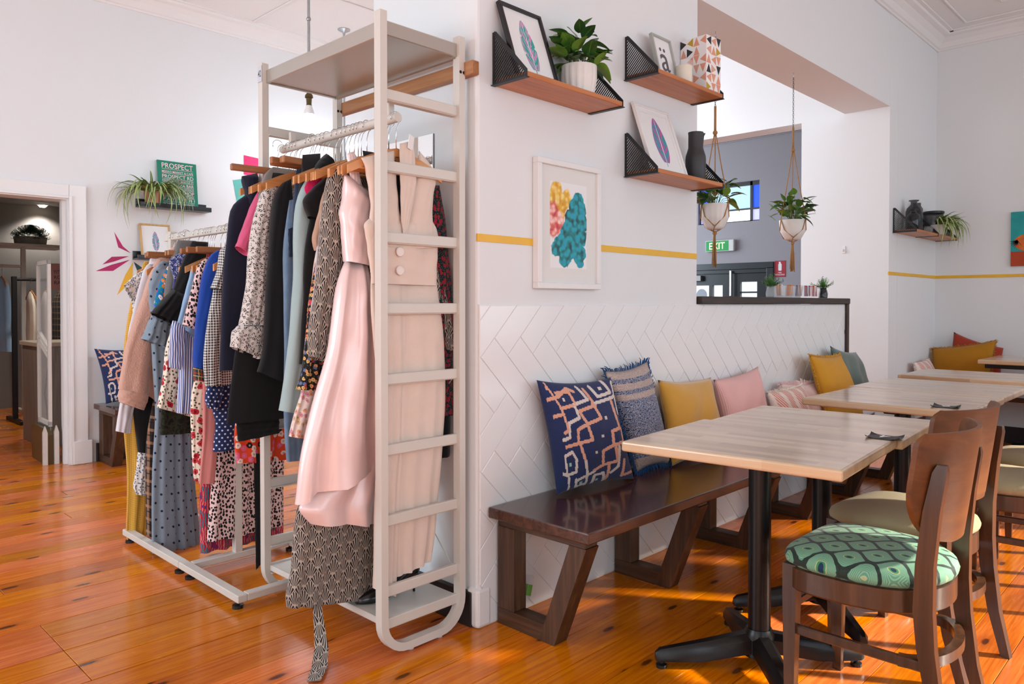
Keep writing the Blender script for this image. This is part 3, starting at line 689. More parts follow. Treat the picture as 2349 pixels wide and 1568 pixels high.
obj('top_shelf', MB().box((RX0+0.01, RY0+0.012, 2.105), (RX1-0.01, RY1-0.012, 2.112)).box((RX0+0.004, RY0, 2.095), (RX0+0.016, RY1, 2.15), 0.003, 1).box((RX1-0.016, RY0, 2.095), (RX1-0.004, RY1, 2.15), 0.003, 1).box((RX0, RY0-0.004, 2.10), (RX1, RY0+0.01, 2.15), 0.003, 1).box((RX0, RY1-0.01, 2.10), (RX1, RY1+0.004, 2.15), 0.003, 1), M_GREYSHELF, rack)
obj('bottom_shelf', MB().box((RX0+0.01, RY0+0.01, 0.105), (RX1-0.01, RY1-0.01, 0.128), 0.003, 1), M_WHITEMETAL, rack)
RLX, RLZ = -0.30, 1.845
obj('hanging_rail', MB().cyl((RLX, RY0+0.03, RLZ), (RLX, RY1+0.02, RLZ), 0.0165, n=16), M_WHITEMETAL, rack, smooth=0.6)
for y in (RY0+0.075, RY1-0.06): obj('rail_bracket', MB().box((RLX-0.013, y-0.008, RLZ+0.01), (RLX+0.013, y+0.008, RLZ+0.06), 0.003, 1), M_WHITEMETAL, rack)
obj('brace_wire', MB().cyl((RX1, RY0+0.02, 0.20), (RX1+0.01, RY1-0.02, 0.95), 0.0022, n=6).cyl((RX1, RY1-0.02, 0.20), (RX1+0.01, RY0+0.02, 0.95), 0.0022, n=6), M_WHITEMETAL, rack)
ntag = obj('number_sticker', MB().box((RX0-0.0165, RY1-0.017, 2.10), (RX0-0.0155, RY1+0.017, 2.165)), M_NUMTAG, rack)
tm = text_mesh('42', 0.024, 0.026); tm.transform(Matrix.Rotation(-math.pi/2, 4, 'Z')); o = obj('printed_number', tm, M_INK, ntag, loc=(-0.017, RY1-RY0+0.012, 2.12))
# wooden batten and mirror on the pillar side
bt = obj('wooden_batten', MB().box((-0.036, -0.012, 2.035), (-0.001, 0.90, 2.085), 0.003, 1), M_BATTEN); tag(origin_to(bt, (-0.018, 0.4, 2.035)), 'plain pine batten fixed across the pillar behind the white rack', 'batten')
mr = thing('wall_mirror', 'frameless mirror on the pillar side behind the hanging clothes', 'mirror', (-0.004, 0.4, 0.5), world=True)
obj('mirror_glass', MB().box((-0.008, 0.245, 0.55), (-0.0035, 0.62, 1.862)), M_MIRROR, mr); obj('backing', MB().box((-0.0034, 0.244, 0.549), (-0.001, 0.621, 1.863)), M_BLACK, mr)

# ---------------------------------------------------------------- low white garment rack
lr = thing('garment_rack', 'low white steel garment rack packed with dresses on the floorboards', 'clothes rack', (-0.28, 1.3, 0), world=True)
LZ = 1.55; LX = -0.30
def beam(a, b, w=0.04, h=0.03, z=0.045):
    lo = (min(a[0], b[0])-w/2, min(a[1], b[1])-w/2, z-h/2); hi = (max(a[0], b[0])+w/2, max(a[1], b[1])+w/2, z+h/2); return MB().box(lo, hi, 0.003, 1)
for a, b in (((-0.53, 0.80), (-0.53, 1.325)), ((-0.53, 1.37), (-0.53, 2.02)), ((-0.03, 0.80), (-0.03, 2.02)), ((-0.489, 0.80), (-0.071, 0.80)), ((-0.489, 1.30), (-0.071, 1.30)), ((-0.489, 2.02), (-0.071, 2.02))):
    obj('base_beam', beam(a, b), M_WHITEMETAL, lr)
for y in (1.30, 2.02):
    obj('upright', MB().box((LX-0.018, y-0.018, 0.05), (LX+0.018, y+0.018, LZ+0.03), 0.003, 1), M_WHITEMETAL, lr)
obj('upright', MB().box((LX-0.018, 1.02, 0.9), (LX+0.018, 1.056, LZ+0.03), 0.003, 1), M_WHITEMETAL, lr)
obj('hanging_rail', MB().box((LX-0.014, 1.0, LZ-0.016), (LX+0.014, 2.07, LZ+0.016), 0.004, 1), M_WHITEMETAL, lr)
obj('rail_end_cap', MB().box((LX-0.018, 2.05, LZ-0.02), (LX+0.018, 2.085, LZ+0.024), 0.004, 1), M_WHITEMETAL, lr); obj('rail_end_cap', MB().box((LX-0.018, 1.28, LZ-0.02), (LX+0.018, 1.318, LZ+0.03), 0.004, 1), M_WHITEMETAL, lr)
for x, y in ((-0.53, 0.82), (-0.53, 1.27), (-0.53, 1.38), (-0.53, 1.99), (-0.03, 1.3), (-0.05, 0.82)): obj('foot', MB().lathe([(0.022, 0), (0.022, 0.012), (0.008, 0.016), (0.008, 0.032)], (x, y, 0), 12), M_BLACK, lr)

# ---------------------------------------------------------------- benches
def bench(label, loc, rotz, L, legs, h=0.445, t=0.04, yf=-0.473):
    """local x along the length, back edge at y = 0"""
    b = thing('bench', label, 'bench', loc, rotz, 'dark stained benches')
    obj('seat_top', MB().box((0, yf, h-t), (L, 0, h), 0.005, 2), M_BENCH, b)
    for lx in legs:
        w = 0.07; z1 = h-t
        obj('bearer', MB().box((lx-w/2, yf+0.05, z1-0.035), (lx+w/2, -0.005, z1), 0.003, 1), M_BENCHY, b)
        obj('rear_leg', MB().box((lx-w/2, -0.088, 0.06), (lx+w/2, -0.004, z1-0.035), 0.003, 1), M_BENCHLEG, b)
        obj('foot_rail', MB().prism([(-0.004, 0.0), (-0.2145, 0.0), (-0.2365, 0.06), (-0.004, 0.06)], w-0.004, 0, lx-w/2+0.002), M_BENCHY, b)
        obj('slanted_leg', MB().prism([(-0.215, 0.0), (-0.285, 0.0), (yf+0.045, z1-0.034), (yf+0.12, z1-0.034)], w, 0, lx-w/2), M_BENCHLEG, b)
    return b
bench('long dark stained bench along the white tiled wall', (0.04, -0.014, 0), 0, 3.68, [0.08, 0.82, 1.51, 2.23, 2.91, 3.55])
bench('dark stained bench against the left wall beside the doorway', (-0.02, 4.228, 0), 0, 1.3, [0.07, 1.2])
bench('dark bench along the right wall below the pineapple painting', (5.75, -0.012, 0), -math.pi/2, 2.6, [0.1, 1.2, 2.4])

# ---------------------------------------------------------------- tables
def table(cx, cy, rot, w, d, label, h=0.752, card=None, bar=False):
    t = thing('cafe_table', label, 'table', (cx, cy, 0), rot, 'acacia cafe tables')
    obj('table_top', MB().box((-w/2, -d/2, h-0.034), (w/2, d/2, h), 0.008, 3), M_TABLE, t)
    obj('column', MB().cyl((0, 0, 0.07), (0, 0, h-0.05), 0.036, n=24), M_PEDESTAL, t, smooth=0.6)
    obj('top_plate', MB().box((-0.2, -0.025, h-0.058), (0.2, 0.025, h-0.034), 0.004, 1).box((-0.025, -0.2, h-0.058), (0.025, 0.2, h-0.034), 0.004, 1) if not bar else MB().box((-w/2+0.04, -d/2+0.04, h-0.066), (w/2-0.04, d/2-0.04, h-0.034), 0.004, 1), M_PEDESTAL, t)
    for k in range(4):
        a = math.radians(45+90*k)-rot; ca, sa = math.cos(a), math.sin(a); rings = []
        for s_, hw, zt in ((0.0, 0.036, 0.12), (0.05, 0.034, 0.115), (0.20, 0.028, 0.085), (0.33, 0.022, 0.062), (0.345, 0.014, 0.05)):
            zb = max(0.026, zt-0.062)
            rings.append([(ca*s_-sa*o_, sa*s_+ca*o_, z) for o_, z in ((-hw, zb), (hw, zb), (hw, zt-0.018), (hw*0.45, zt), (-hw*0.45, zt), (-hw, zt-0.018))])
        arm = obj('base_arm', MB().ring_loft(rings), M_PEDESTAL, t, smooth=0.7)
        obj('levelling_foot', MB().lathe([(0.018, 0), (0.018, 0.01), (0.007, 0.014), (0.007, 0.03)], (ca*0.325, sa*0.325, 0), 12), M_BLACK, arm)
    obj('base_hub', MB().lathe([(0.05, 0.04), (0.05, 0.11), (0.04, 0.13)], n=20), M_PEDESTAL, t, smooth=0.6)
    return t
RT = math.radians(4.8)
table(0.450, -0.882, RT, 0.62, 0.69, 'nearest wooden cafe table, with the front numbered card on it')
table(1.045, -0.850, RT, 0.56, 0.69, 'wooden cafe table pushed up behind the nearest one', h=0.748)
table(1.985, -0.86, 0.0, 0.67, 0.70, 'wooden cafe table with the second card, before the blush cushions')
table(2.665, -0.84, 0.0, 0.67, 0.72, 'wooden cafe table fourth from the front of the row')
table(3.55, -0.80, 0.0, 0.60, 0.70, 'wooden cafe table at the back, before the deep mustard cushion', h=0.752)
table(5.22, -0.92, 0.0, 0.70, 0.76, 'wooden cafe table with a black under-frame at the right wall', h=0.765, bar=True)
# numbered cards with curled corners
def card(x, y, rot, digit, label):
    c = thing('table_card', label, 'card', (x, y, 0.752), rot, 'numbered table cards')
    n = 10; vs = []; L, W_ = 0.105, 0.085
    for i in range(n+1):
        for j in range(n+1):
            u, v = i/n, j/n; k = max(0, abs(u-0.5)*2+abs(v-0.5)*2-1.35); vs.append(((u-0.5)*L, (v-0.5)*W_, 0.002+0.022*k*k))
    fs = [(i*(n+1)+j, (i+1)*(n+1)+j, (i+1)*(n+1)+j+1, i*(n+1)+j+1) for i in range(n) for j in range(n)]
    obj('card_sheet', MB().add(vs, fs), plain('matt_black_card', srgb(46, 46, 48), 0.55), c, smooth=4)
    tm = text_mesh(digit, 0.034, 0.05); tm.transform(Matrix.Rotation(-math.pi/2, 4, 'X')); obj('printed_digit', tm, M_WHITE, c, loc=(-0.017, -0.025, 0.0042))
card(0.775, -1.165, math.radians(95), '4', 'black card printed 4 with curled corners on the nearest table')
card(1.76, -1.10, math.radians(95), '6', 'black numbered card lying on the second pair of tables')

# ---------------------------------------------------------------- chairs
def seat_outline(n=40, w=0.222, d=0.212):
    out = []
    for k in range(n):
        a = 2*math.pi*k/n; c, s = math.cos(a), math.sin(a)
        e = 4.5 if s > 0 else 2.2
        r = (abs(c)**e+abs(s)**e)**(-1/e); out.append((w*r*c*(1.0 if s > 0 else 0.97), d*r*s))
    return out
def make_chair(label, fabric):
    c = thing('cafe_chair', label, 'chair', group='cafe chairs')
    ol = seat_outline()
    rings = []; uvs = []
    for f, z in ((0.93, 0.435), (1.0, 0.447), (1.015, 0.458), (0.985, 0.474), (0.9, 0.486), (0.72, 0.494), (0.45, 0.499), (0.12, 0.501)):
        r = [(x*f, y*f, z) for x, y in ol]; rings.append(r); u = [(p[0]+0.25, p[1]+0.25) for p in r]; uvs.append(u+[u[0]])
    mb = MB().ring_loft(rings, True, True, uvs=uvs); mb.uv[len(mb.f)-1] = [(p[0]+0.25, p[1]+0.25) for p in rings[-1]]
    obj('seat_pad', mb, fabric, c, smooth=4)
    obj('seat_apron', MB().ring_loft([[(x*f, y*f, z) for x, y in ol] for f, z in ((0.96, 0.370), (0.985, 0.376), (0.985, 0.434), (0.96, 0.437))]), M_CHAIR, c, smooth=0.7)
    for s_ in (-1, 1):
        fx, fy = s_*0.178, 0.172
        obj('front_leg', MB().ring_loft([[(fx+s_*o_+a*h_, fy+b*h_, z) for a, b in ((-1, -1), (1, -1), (1, 1), (-1, 1))] for z, h_, o_ in ((0.44, 0.020, 0.0), (0.36, 0.020, 0.0), (0.0, 0.0135, 0.004))]), M_CHAIR, c)
        # rear leg and back post in one sweep
        rings = []
        for z, yy, xx, hx, hy in ((0.0, -0.25, 0.175, 0.013, 0.014), (0.15, -0.212, 0.178, 0.015, 0.018), (0.30, -0.19, 0.18, 0.016, 0.022), (0.40, -0.183, 0.18, 0.016, 0.024), (0.52, -0.186, 0.18, 0.016, 0.022), (0.66, -0.200, 0.178, 0.015, 0.02), (0.765, -0.218, 0.175, 0.014, 0.017), (0.785, -0.222, 0.175, 0.009, 0.011)):
            rings.append([(s_*xx+a*hx, yy+b*hy, z) for a, b in ((-1, -1), (1, -1), (1, 1), (-1, 1))])
        obj('rear_leg', MB().ring_loft(rings), M_CHAIR, c, smooth=0.6)
        obj('side_stretcher', MB().box((s_*0.178-0.010, -0.20, 0.235), (s_*0.178+0.010, 0.17, 0.262), 0.004, 1), M_CHAIR, c)
    # curved rear stretcher hoop
    path = [(0.178*math.cos(a), -0.12-0.095*math.sin(a), 0.25) for a in [math.pi*k/16 for k in range(17)]]
    rg = []
    for i, p in enumerate(path):
        q0, q1 = Vector(path[max(0, i-1)]), Vector(path[min(16, i+1)]); t = (q1-q0).normalized(); nx, ny = -t.y, t.x
        rg.append([(p[0]+nx*a, p[1]+ny*a, p[2]+b) for a, b in ((-0.013, -0.014), (0.013, -0.014), (0.013, 0.014), (-0.013, 0.014))])
    obj('hoop_stretcher', MB().ring_loft(rg), M_CHAIR, c, smooth=0.6)
    obj('front_stretcher', MB().box((-0.17, 0.166, 0.30), (0.17, 0.182, 0.325), 0.003, 1), M_CHAIR, c)
    # bent ply backrest: bowed sheet with rounded lower edge
    n = 20; nz = 26; fr_, bk = [], []
    def pt(u, v, off):
        wz = 0.30+0.70*(1-(1-v/0.62)**2.6)**0.5 if v < 0.62 else 1.0-0.10*max(0, (v-0.9)/0.1)**2
        x = (u*2-1)*0.222*wz; z = lerp(0.56, 0.865, v)-0.018*abs(u*2-1)**3*(v > 0.6)*0
        y = -0.216-(z-0.545)*0.14+0.085*(x/0.222)**2
        return (x, y+off, z)
    mb = MB()
    g1 = [[pt(i/n, j/nz, 0.0065) for i in range(n+1)] for j in range(nz+1)]; g2 = [[pt(i/n, j/nz, -0.0065) for i in range(n+1)] for j in range(nz+1)]
    rings = [a+b[::-1] for a, b in zip(g1, g2)]
    obj('backrest', MB().ring_loft(rings), M_CHAIRBACK, c, smooth=0.7)
    return c
PK, BG = F['peacock'], F['seatbeige']
ch_g = make_chair('brown wooden chair with a green peacock-feather seat at the nearest table', PK); ch_g.location = (0.435, -1.248, 0); ch_g.rotation_euler = (0, 0, math.radians(0))
ch_b = make_chair('brown wooden chair with an olive beige seat at the second table', BG); ch_b.location = (0.96, -1.185, 0); ch_b.rotation_euler = (0, 0, math.radians(-8))
dup(ch_b, (1.83, -1.34, 0), math.radians(4), 'beige-seated wooden chair cut by the right edge, lower of the two')
dup(ch_b, (2.42, -1.36, 0), math.radians(2), 'beige-seated wooden chair cut by the right edge, upper of the two')
dup(ch_g, (3.35, -1.42, 0), math.radians(-6), 'wooden chair with a green peacock-feather seat at the far right edge')
# garments: kind, label, y, hanger, rail, parts (name, cloth, y, left edge (x,z), right edge (x,z), thickness, folds)
GARMENTS = [
 ('blazer','navy wool blazer, leftmost garment on the tall white rack',0.87,1,'t',[('body','navy',0.87,[(-0.418,1.664),(-0.47,1.637),(-0.505,1.611),(-0.529,1.586),(-0.536,1.534),(-0.548,1.428),(-0.561,1.298),(-0.571,1.114),(-0.575,0.937)],[(-0.18,1.664),(-0.12,1.637),(-0.12,1.611),(-0.12,1.586),(-0.12,1.534),(-0.12,1.428),(-0.12,1.298),(-0.12,1.114),(-0.12,0.937)],0.07,(3,0.006)),('collar','navy',0.865,[(-0.483,1.712),(-0.478,1.685),(-0.467,1.658),(-0.462,1.599)],[(-0.416,1.733),(-0.413,1.692),(-0.409,1.657),(-0.402,1.605)],0.06,(1,0.004))]),
 ('jacket','pink denim jacket with turned-up short sleeve next to the navy blazer',0.815,1,'t',[('body','pinkdenim',0.825,[(-0.407,1.724),(-0.433,1.657),(-0.449,1.544),(-0.461,1.369),(-0.47,1.09)],[(-0.2,1.724),(-0.14,1.657),(-0.14,1.544),(-0.14,1.369),(-0.14,1.09)],0.05,(2,0.005)),('sleeve','pinkdenim',0.795,[(-0.449,1.649),(-0.479,1.586),(-0.51,1.509),(-0.539,1.428)],[(-0.393,1.652),(-0.423,1.587),(-0.457,1.489),(-0.489,1.393)],0.05,(1,0.003)),('cuff','pinkdenim',0.795,[(-0.535,1.44),(-0.542,1.424)],[(-0.483,1.407),(-0.493,1.389)],0.056,(0,0))]),
 ('cardigan','grey marl knit cardigan with soft collar between pink jacket and leopard blouse',0.78,1,'t',[('body','greyknit',0.78,[(-0.393,1.75),(-0.43,1.722),(-0.453,1.644),(-0.472,1.539),(-0.489,1.366),(-0.499,1.195)],[(-0.18,1.75),(-0.12,1.722),(-0.12,1.644),(-0.12,1.539),(-0.12,1.366),(-0.12,1.195)],0.05,(2,0.006))]),
 ('blouse','black and white leopard print blouse with gathered cuff',0.735,1,'t',[('body','leopard',0.75,[(-0.354,1.718),(-0.402,1.684),(-0.43,1.643),(-0.449,1.504),(-0.467,1.298),(-0.479,1.092)],[(-0.2,1.718),(-0.14,1.684),(-0.14,1.643),(-0.14,1.504),(-0.14,1.298),(-0.14,1.092)],0.05,(3,0.006)),('sleeve','leopard',0.72,[(-0.399,1.684),(-0.459,1.654),(-0.477,1.625),(-0.492,1.574),(-0.506,1.524),(-0.519,1.456),(-0.53,1.352),(-0.536,1.269),(-0.559,1.148),(-0.565,1.12)],[(-0.376,1.691),(-0.399,1.669),(-0.411,1.642),(-0.418,1.602),(-0.426,1.538),(-0.434,1.469),(-0.44,1.366),(-0.446,1.263),(-0.458,1.161),(-0.463,1.118)],0.055,(3,0.006)),('cuff','leopard',0.717,[(-0.565,1.124),(-0.591,1.099),(-0.598,1.067),(-0.598,1.039)],[(-0.465,1.122),(-0.469,1.084),(-0.476,1.025),(-0.489,0.987)],0.07,(5,0.009))]),
 ('dress','plain black A-line dress hanging below the leopard cuff',0.765,1,'t',[('body','black',0.765,[(-0.451,1.505),(-0.497,1.297),(-0.552,1.077),(-0.561,1.027),(-0.576,0.913),(-0.587,0.827),(-0.596,0.741)],[(-0.16,1.505),(-0.1,1.297),(-0.1,1.077),(-0.1,1.027),(-0.1,0.913),(-0.1,0.827),(-0.1,0.741)],0.05,(3,0.007)),('underskirt','black',0.785,[(-0.551,0.754),(-0.548,0.703),(-0.543,0.665)],[(-0.369,0.752),(-0.369,0.707),(-0.369,0.677)],0.03,(2,0.004))]),
 ('cardigan','long black ribbed cardigan with cut-away front edge',0.655,1,'t',[('body','blackrib',0.655,[(-0.42,1.668),(-0.446,1.638),(-0.463,1.588),(-0.472,1.505),(-0.484,1.352),(-0.493,1.228),(-0.501,1.072),(-0.514,0.988),(-0.529,0.944)],[(-0.383,1.689),(-0.383,1.655),(-0.379,1.587),(-0.376,1.513),(-0.373,1.356),(-0.37,1.229),(-0.371,1.068),(-0.371,0.955),(-0.379,0.866)],0.06,(2,0.005))]),
 ('trousers','light blue denim jeans folded over a hanger',0.585,2,'t',[('folded_leg','jean',0.585,[(-0.43,1.594),(-0.443,1.519),(-0.455,1.418),(-0.457,1.317),(-0.456,1.25),(-0.453,0.983),(-0.458,0.785),(-0.453,0.673),(-0.446,0.601)],[(-0.363,1.613),(-0.36,1.526),(-0.357,1.423),(-0.353,1.32),(-0.35,1.251),(-0.351,0.978),(-0.36,0.775),(-0.364,0.661),(-0.368,0.599)],0.045,(1,0.003)),('pocket','darkjean',0.559,[(-0.451,1.482),(-0.449,1.425),(-0.448,1.376)],[(-0.427,1.492),(-0.427,1.434),(-0.431,1.38)],0.008,(0,0))]),
 ('trousers','dark indigo jeans hung by the waist behind the sage coat',0.555,2,'t',[('folded_leg','darkjean',0.555,[(-0.417,1.71),(-0.423,1.67),(-0.427,1.605),(-0.431,1.524),(-0.434,1.36),(-0.435,1.096),(-0.436,0.931)],[(-0.352,1.725),(-0.351,1.678),(-0.349,1.613),(-0.349,1.531),(-0.352,1.363),(-0.357,1.094),(-0.362,0.926)],0.04,(1,0.003))]),
 ('trousers','black denim jeans hung highest on the tall rack',0.525,2,'t',[('folded_leg','blackjean',0.525,[(-0.409,1.761),(-0.413,1.702),(-0.424,1.633),(-0.43,1.571),(-0.429,1.424),(-0.426,1.195),(-0.424,0.932)],[(-0.332,1.777),(-0.333,1.712),(-0.333,1.643),(-0.335,1.58),(-0.34,1.429),(-0.345,1.195),(-0.35,0.927)],0.045,(1,0.003))]),
 ('coat','pale sage wool coat with long sleeve',0.47,1,'t',[('body','sage',0.485,[(-0.376,1.7),(-0.411,1.679),(-0.422,1.6),(-0.43,1.422),(-0.442,1.195),(-0.454,0.953),(-0.462,0.817)],[(-0.2,1.7),(-0.14,1.679),(-0.14,1.6),(-0.14,1.422),(-0.14,1.195),(-0.14,0.953),(-0.14,0.817)],0.06,(3,0.006)),('sleeve','sage',0.452,[(-0.42,1.684),(-0.456,1.625),(-0.47,1.59),(-0.483,1.539),(-0.488,1.473),(-0.49,1.448),(-0.487,1.377),(-0.489,1.29),(-0.502,1.121),(-0.524,0.953),(-0.55,0.819)],[(-0.359,1.682),(-0.372,1.618),(-0.38,1.569),(-0.388,1.52),(-0.399,1.438),(-0.407,1.381),(-0.414,1.292),(-0.422,1.119),(-0.438,0.948),(-0.453,0.793)],0.06,(1,0.005))]),
 ('top','hot pink ruffled top glimpsed between sage coat and black dress',0.435,1,'t',[('shoulder','hotpink',0.435,[(-0.364,1.708),(-0.406,1.677),(-0.443,1.644),(-0.453,1.621),(-0.448,1.561),(-0.445,1.482)],[(-0.323,1.707),(-0.323,1.684),(-0.327,1.654),(-0.331,1.621),(-0.338,1.571),(-0.343,1.489)],0.05,(4,0.008)),('hem','redlace',0.435,[(-0.455,0.924),(-0.461,0.877),(-0.459,0.805),(-0.456,0.73)],[(-0.373,0.919),(-0.379,0.87),(-0.387,0.798),(-0.394,0.722)],0.05,(3,0.006))]),
 ('dress','black cap-sleeved dress with a funnel collar',0.4,1,'t',[('body','black',0.41,[(-0.358,1.68),(-0.427,1.608),(-0.446,1.511),(-0.471,1.392),(-0.475,1.29),(-0.472,1.247),(-0.481,1.142),(-0.491,0.984)],[(-0.2,1.68),(-0.14,1.608),(-0.14,1.511),(-0.14,1.392),(-0.14,1.29),(-0.14,1.247),(-0.14,1.142),(-0.14,0.984)],0.05,(3,0.006)),('sleeve','black',0.38,[(-0.391,1.669),(-0.445,1.625),(-0.477,1.59),(-0.493,1.566),(-0.488,1.544),(-0.471,1.513)],[(-0.302,1.667),(-0.321,1.616),(-0.33,1.583),(-0.34,1.55),(-0.348,1.517),(-0.355,1.481)],0.06,(1,0.004)),('collar','black',0.39,[(-0.39,1.75),(-0.416,1.724),(-0.432,1.703),(-0.439,1.68)],[(-0.37,1.727),(-0.363,1.712),(-0.352,1.698),(-0.34,1.677)],0.06,(0,0))]),
 ('dress','pale pink floral dress whose hem shows beside the satin gown',0.375,1,'t',[('body','creamfloral',0.375,[(-0.453,1.352),(-0.481,1.04),(-0.503,0.89),(-0.52,0.841),(-0.536,0.802),(-0.551,0.735)],[(-0.325,1.357),(-0.336,1.033),(-0.361,0.878),(-0.383,0.827),(-0.411,0.789),(-0.429,0.705)],0.05,(4,0.008))]),
 ('dress','dark flower-print dress with orange and red blooms',0.345,1,'t',[('body','darkfloral',0.345,[(-0.399,1.557),(-0.445,1.413),(-0.479,1.263),(-0.495,1.165),(-0.506,1.04),(-0.52,0.948),(-0.537,0.902)],[(-0.268,1.586),(-0.278,1.423),(-0.298,1.266),(-0.318,1.163),(-0.346,1.034),(-0.375,0.938),(-0.393,0.883)],0.05,(5,0.01))]),
 ('blouse','tan blouse with gathered sleeve beside the shell print dress',0.32,1,'t',[('sleeve','tan',0.32,[(-0.418,1.631),(-0.445,1.594),(-0.475,1.496),(-0.49,1.44),(-0.493,1.409),(-0.481,1.388)],[(-0.342,1.64),(-0.36,1.603),(-0.379,1.504),(-0.394,1.446),(-0.407,1.414),(-0.423,1.391)],0.05,(3,0.006))]),
 ('blouse','pale lilac blouse sliver beside the shell print sleeve',0.3,1,'t',[('sleeve','lilac',0.3,[(-0.442,1.595),(-0.467,1.533),(-0.479,1.439),(-0.488,1.376),(-0.492,1.274),(-0.51,1.173),(-0.514,1.059)],[(-0.355,1.604),(-0.374,1.541),(-0.383,1.445),(-0.393,1.381),(-0.402,1.276),(-0.421,1.172),(-0.439,1.056)],0.04,(1,0.004))]),
 ('dress','black and taupe fan shell print dress with long sleeves and trailing sash',0.265,1,'t',[('body','shells',0.28,[(-0.368,1.704),(-0.386,1.684),(-0.391,1.506),(-0.403,1.195),(-0.443,0.888),(-0.514,0.653),(-0.565,0.526)],[(-0.16,1.704),(-0.1,1.684),(-0.1,1.506),(-0.1,1.195),(-0.1,0.888),(-0.1,0.653),(-0.1,0.526)],0.06,(4,0.008)),('sleeve','shells',0.25,[(-0.433,1.691),(-0.463,1.672),(-0.477,1.616),(-0.492,1.531),(-0.501,1.426),(-0.512,1.342),(-0.523,1.245),(-0.531,1.19),(-0.541,1.153),(-0.548,1.066),(-0.544,1.022)],[(-0.388,1.697),(-0.395,1.681),(-0.401,1.625),(-0.407,1.539),(-0.411,1.431),(-0.413,1.346),(-0.424,1.257),(-0.44,1.189),(-0.453,1.15),(-0.472,1.044),(-0.493,1.003)],0.06,(3,0.007)),('skirt','shells',0.265,[(-0.574,0.53),(-0.587,0.508),(-0.599,0.407),(-0.612,0.295),(-0.63,0.218),(-0.626,0.185)],[(-0.19,0.565),(-0.199,0.525),(-0.211,0.413),(-0.227,0.269),(-0.244,0.159),(-0.255,0.126)],0.07,(6,0.013)),('sleeve','shells',0.13,[(-0.141,1.419),(-0.121,1.292),(-0.09,1.163),(-0.058,1.032)],[(-0.089,1.422),(-0.064,1.293),(-0.019,1.146),(-0.006,1.018)],0.04,(2,0.005))]),
 ('gown','blush pink satin gown with high-low ruffled hem',0.185,1,'t',[('strap','satin',0.185,[(-0.438,1.715),(-0.433,1.681),(-0.421,1.615),(-0.421,1.554)],[(-0.41,1.726),(-0.399,1.702),(-0.382,1.62),(-0.368,1.559)],0.022,(0,0)),('bodice','satin',0.185,[(-0.449,1.645),(-0.451,1.567),(-0.467,1.51),(-0.458,1.457),(-0.452,1.371),(-0.45,1.345)],[(-0.349,1.593),(-0.349,1.56),(-0.349,1.517),(-0.35,1.465),(-0.352,1.376),(-0.354,1.332)],0.075,(1,0.004)),('underskirt','satin',0.215,[(-0.415,0.739),(-0.486,0.628),(-0.587,0.542),(-0.609,0.52),(-0.557,0.46)],[(-0.217,0.778),(-0.247,0.654),(-0.267,0.561),(-0.279,0.468),(-0.291,0.407)],0.06,(2,0.022)),('skirt','satin',0.185,[(-0.45,1.345),(-0.475,1.28),(-0.494,1.19),(-0.518,1.054),(-0.552,0.958),(-0.582,0.857),(-0.605,0.776),(-0.619,0.727),(-0.639,0.643),(-0.653,0.552)],[(-0.354,1.335),(-0.343,1.257),(-0.338,1.165),(-0.325,1.041),(-0.31,0.963),(-0.299,0.9),(-0.29,0.806),(-0.283,0.741),(-0.273,0.677),(-0.266,0.626)],0.085,(2,0.034))]),
 ('jumpsuit','beige sleeveless linen jumpsuit with buttons, nearest on the tall rack',0.092,1,'t',[('bodice','beige',0.092,[(-0.411,1.489),(-0.432,1.471),(-0.436,1.461),(-0.424,1.411),(-0.415,1.351),(-0.408,1.306),(-0.407,1.269)],[(-0.14,1.503),(-0.121,1.473),(-0.111,1.45),(-0.117,1.402),(-0.119,1.361),(-0.122,1.314),(-0.124,1.267)],0.045,(2,0.004)),('shoulder_panel','beige',0.09,[(-0.447,1.686),(-0.43,1.662),(-0.416,1.598),(-0.407,1.539),(-0.413,1.46),(-0.417,1.401)],[(-0.309,1.73),(-0.309,1.678),(-0.303,1.611),(-0.292,1.529),(-0.277,1.447),(-0.27,1.394)],0.04,(0,0)),('shoulder_panel','beige',0.09,[(-0.207,1.684),(-0.221,1.643),(-0.237,1.58),(-0.254,1.509),(-0.27,1.44),(-0.274,1.394)],[(-0.199,1.745),(-0.12,1.668),(-0.135,1.606),(-0.145,1.539),(-0.139,1.472),(-0.131,1.401)],0.04,(1,0.003)),('trouser_leg','beige',0.092,[(-0.407,1.296),(-0.407,1.182),(-0.392,1.022),(-0.378,0.934),(-0.371,0.748),(-0.39,0.617),(-0.394,0.48),(-0.396,0.32),(-0.398,0.231)],[(-0.271,1.299),(-0.261,1.182),(-0.262,1.016),(-0.27,0.926),(-0.278,0.736),(-0.29,0.6),(-0.298,0.461),(-0.306,0.297),(-0.314,0.183)],0.042,(3,0.007)),('trouser_leg','beige',0.096,[(-0.287,1.299),(-0.293,1.182),(-0.297,1.017),(-0.301,0.928),(-0.305,0.739),(-0.309,0.603),(-0.314,0.463),(-0.314,0.298),(-0.307,0.248)],[(-0.12,1.303),(-0.102,1.211),(-0.085,1.099),(-0.077,0.95),(-0.081,0.797),(-0.09,0.669),(-0.109,0.517),(-0.133,0.35),(-0.151,0.268)],0.042,(3,0.007)),('belt_strap','beige',0.065,[(-0.307,1.75),(-0.305,1.705),(-0.304,1.601),(-0.3,1.496),(-0.293,1.436)],[(-0.25,1.77),(-0.241,1.726),(-0.231,1.609),(-0.255,1.53),(-0.278,1.437)],0.008,(0,0))]),
 ('dress','dark rose print dress showing right of the beige jumpsuit',0.135,1,'t',[('body','rosefloral',0.135,[(-0.227,1.632),(-0.227,1.478),(-0.228,1.273),(-0.228,1.039),(-0.229,0.796)],[(-0.068,1.642),(-0.038,1.492),(-0.014,1.294),(-0.006,1.095),(-0.009,0.777)],0.05,(3,0.006))]),
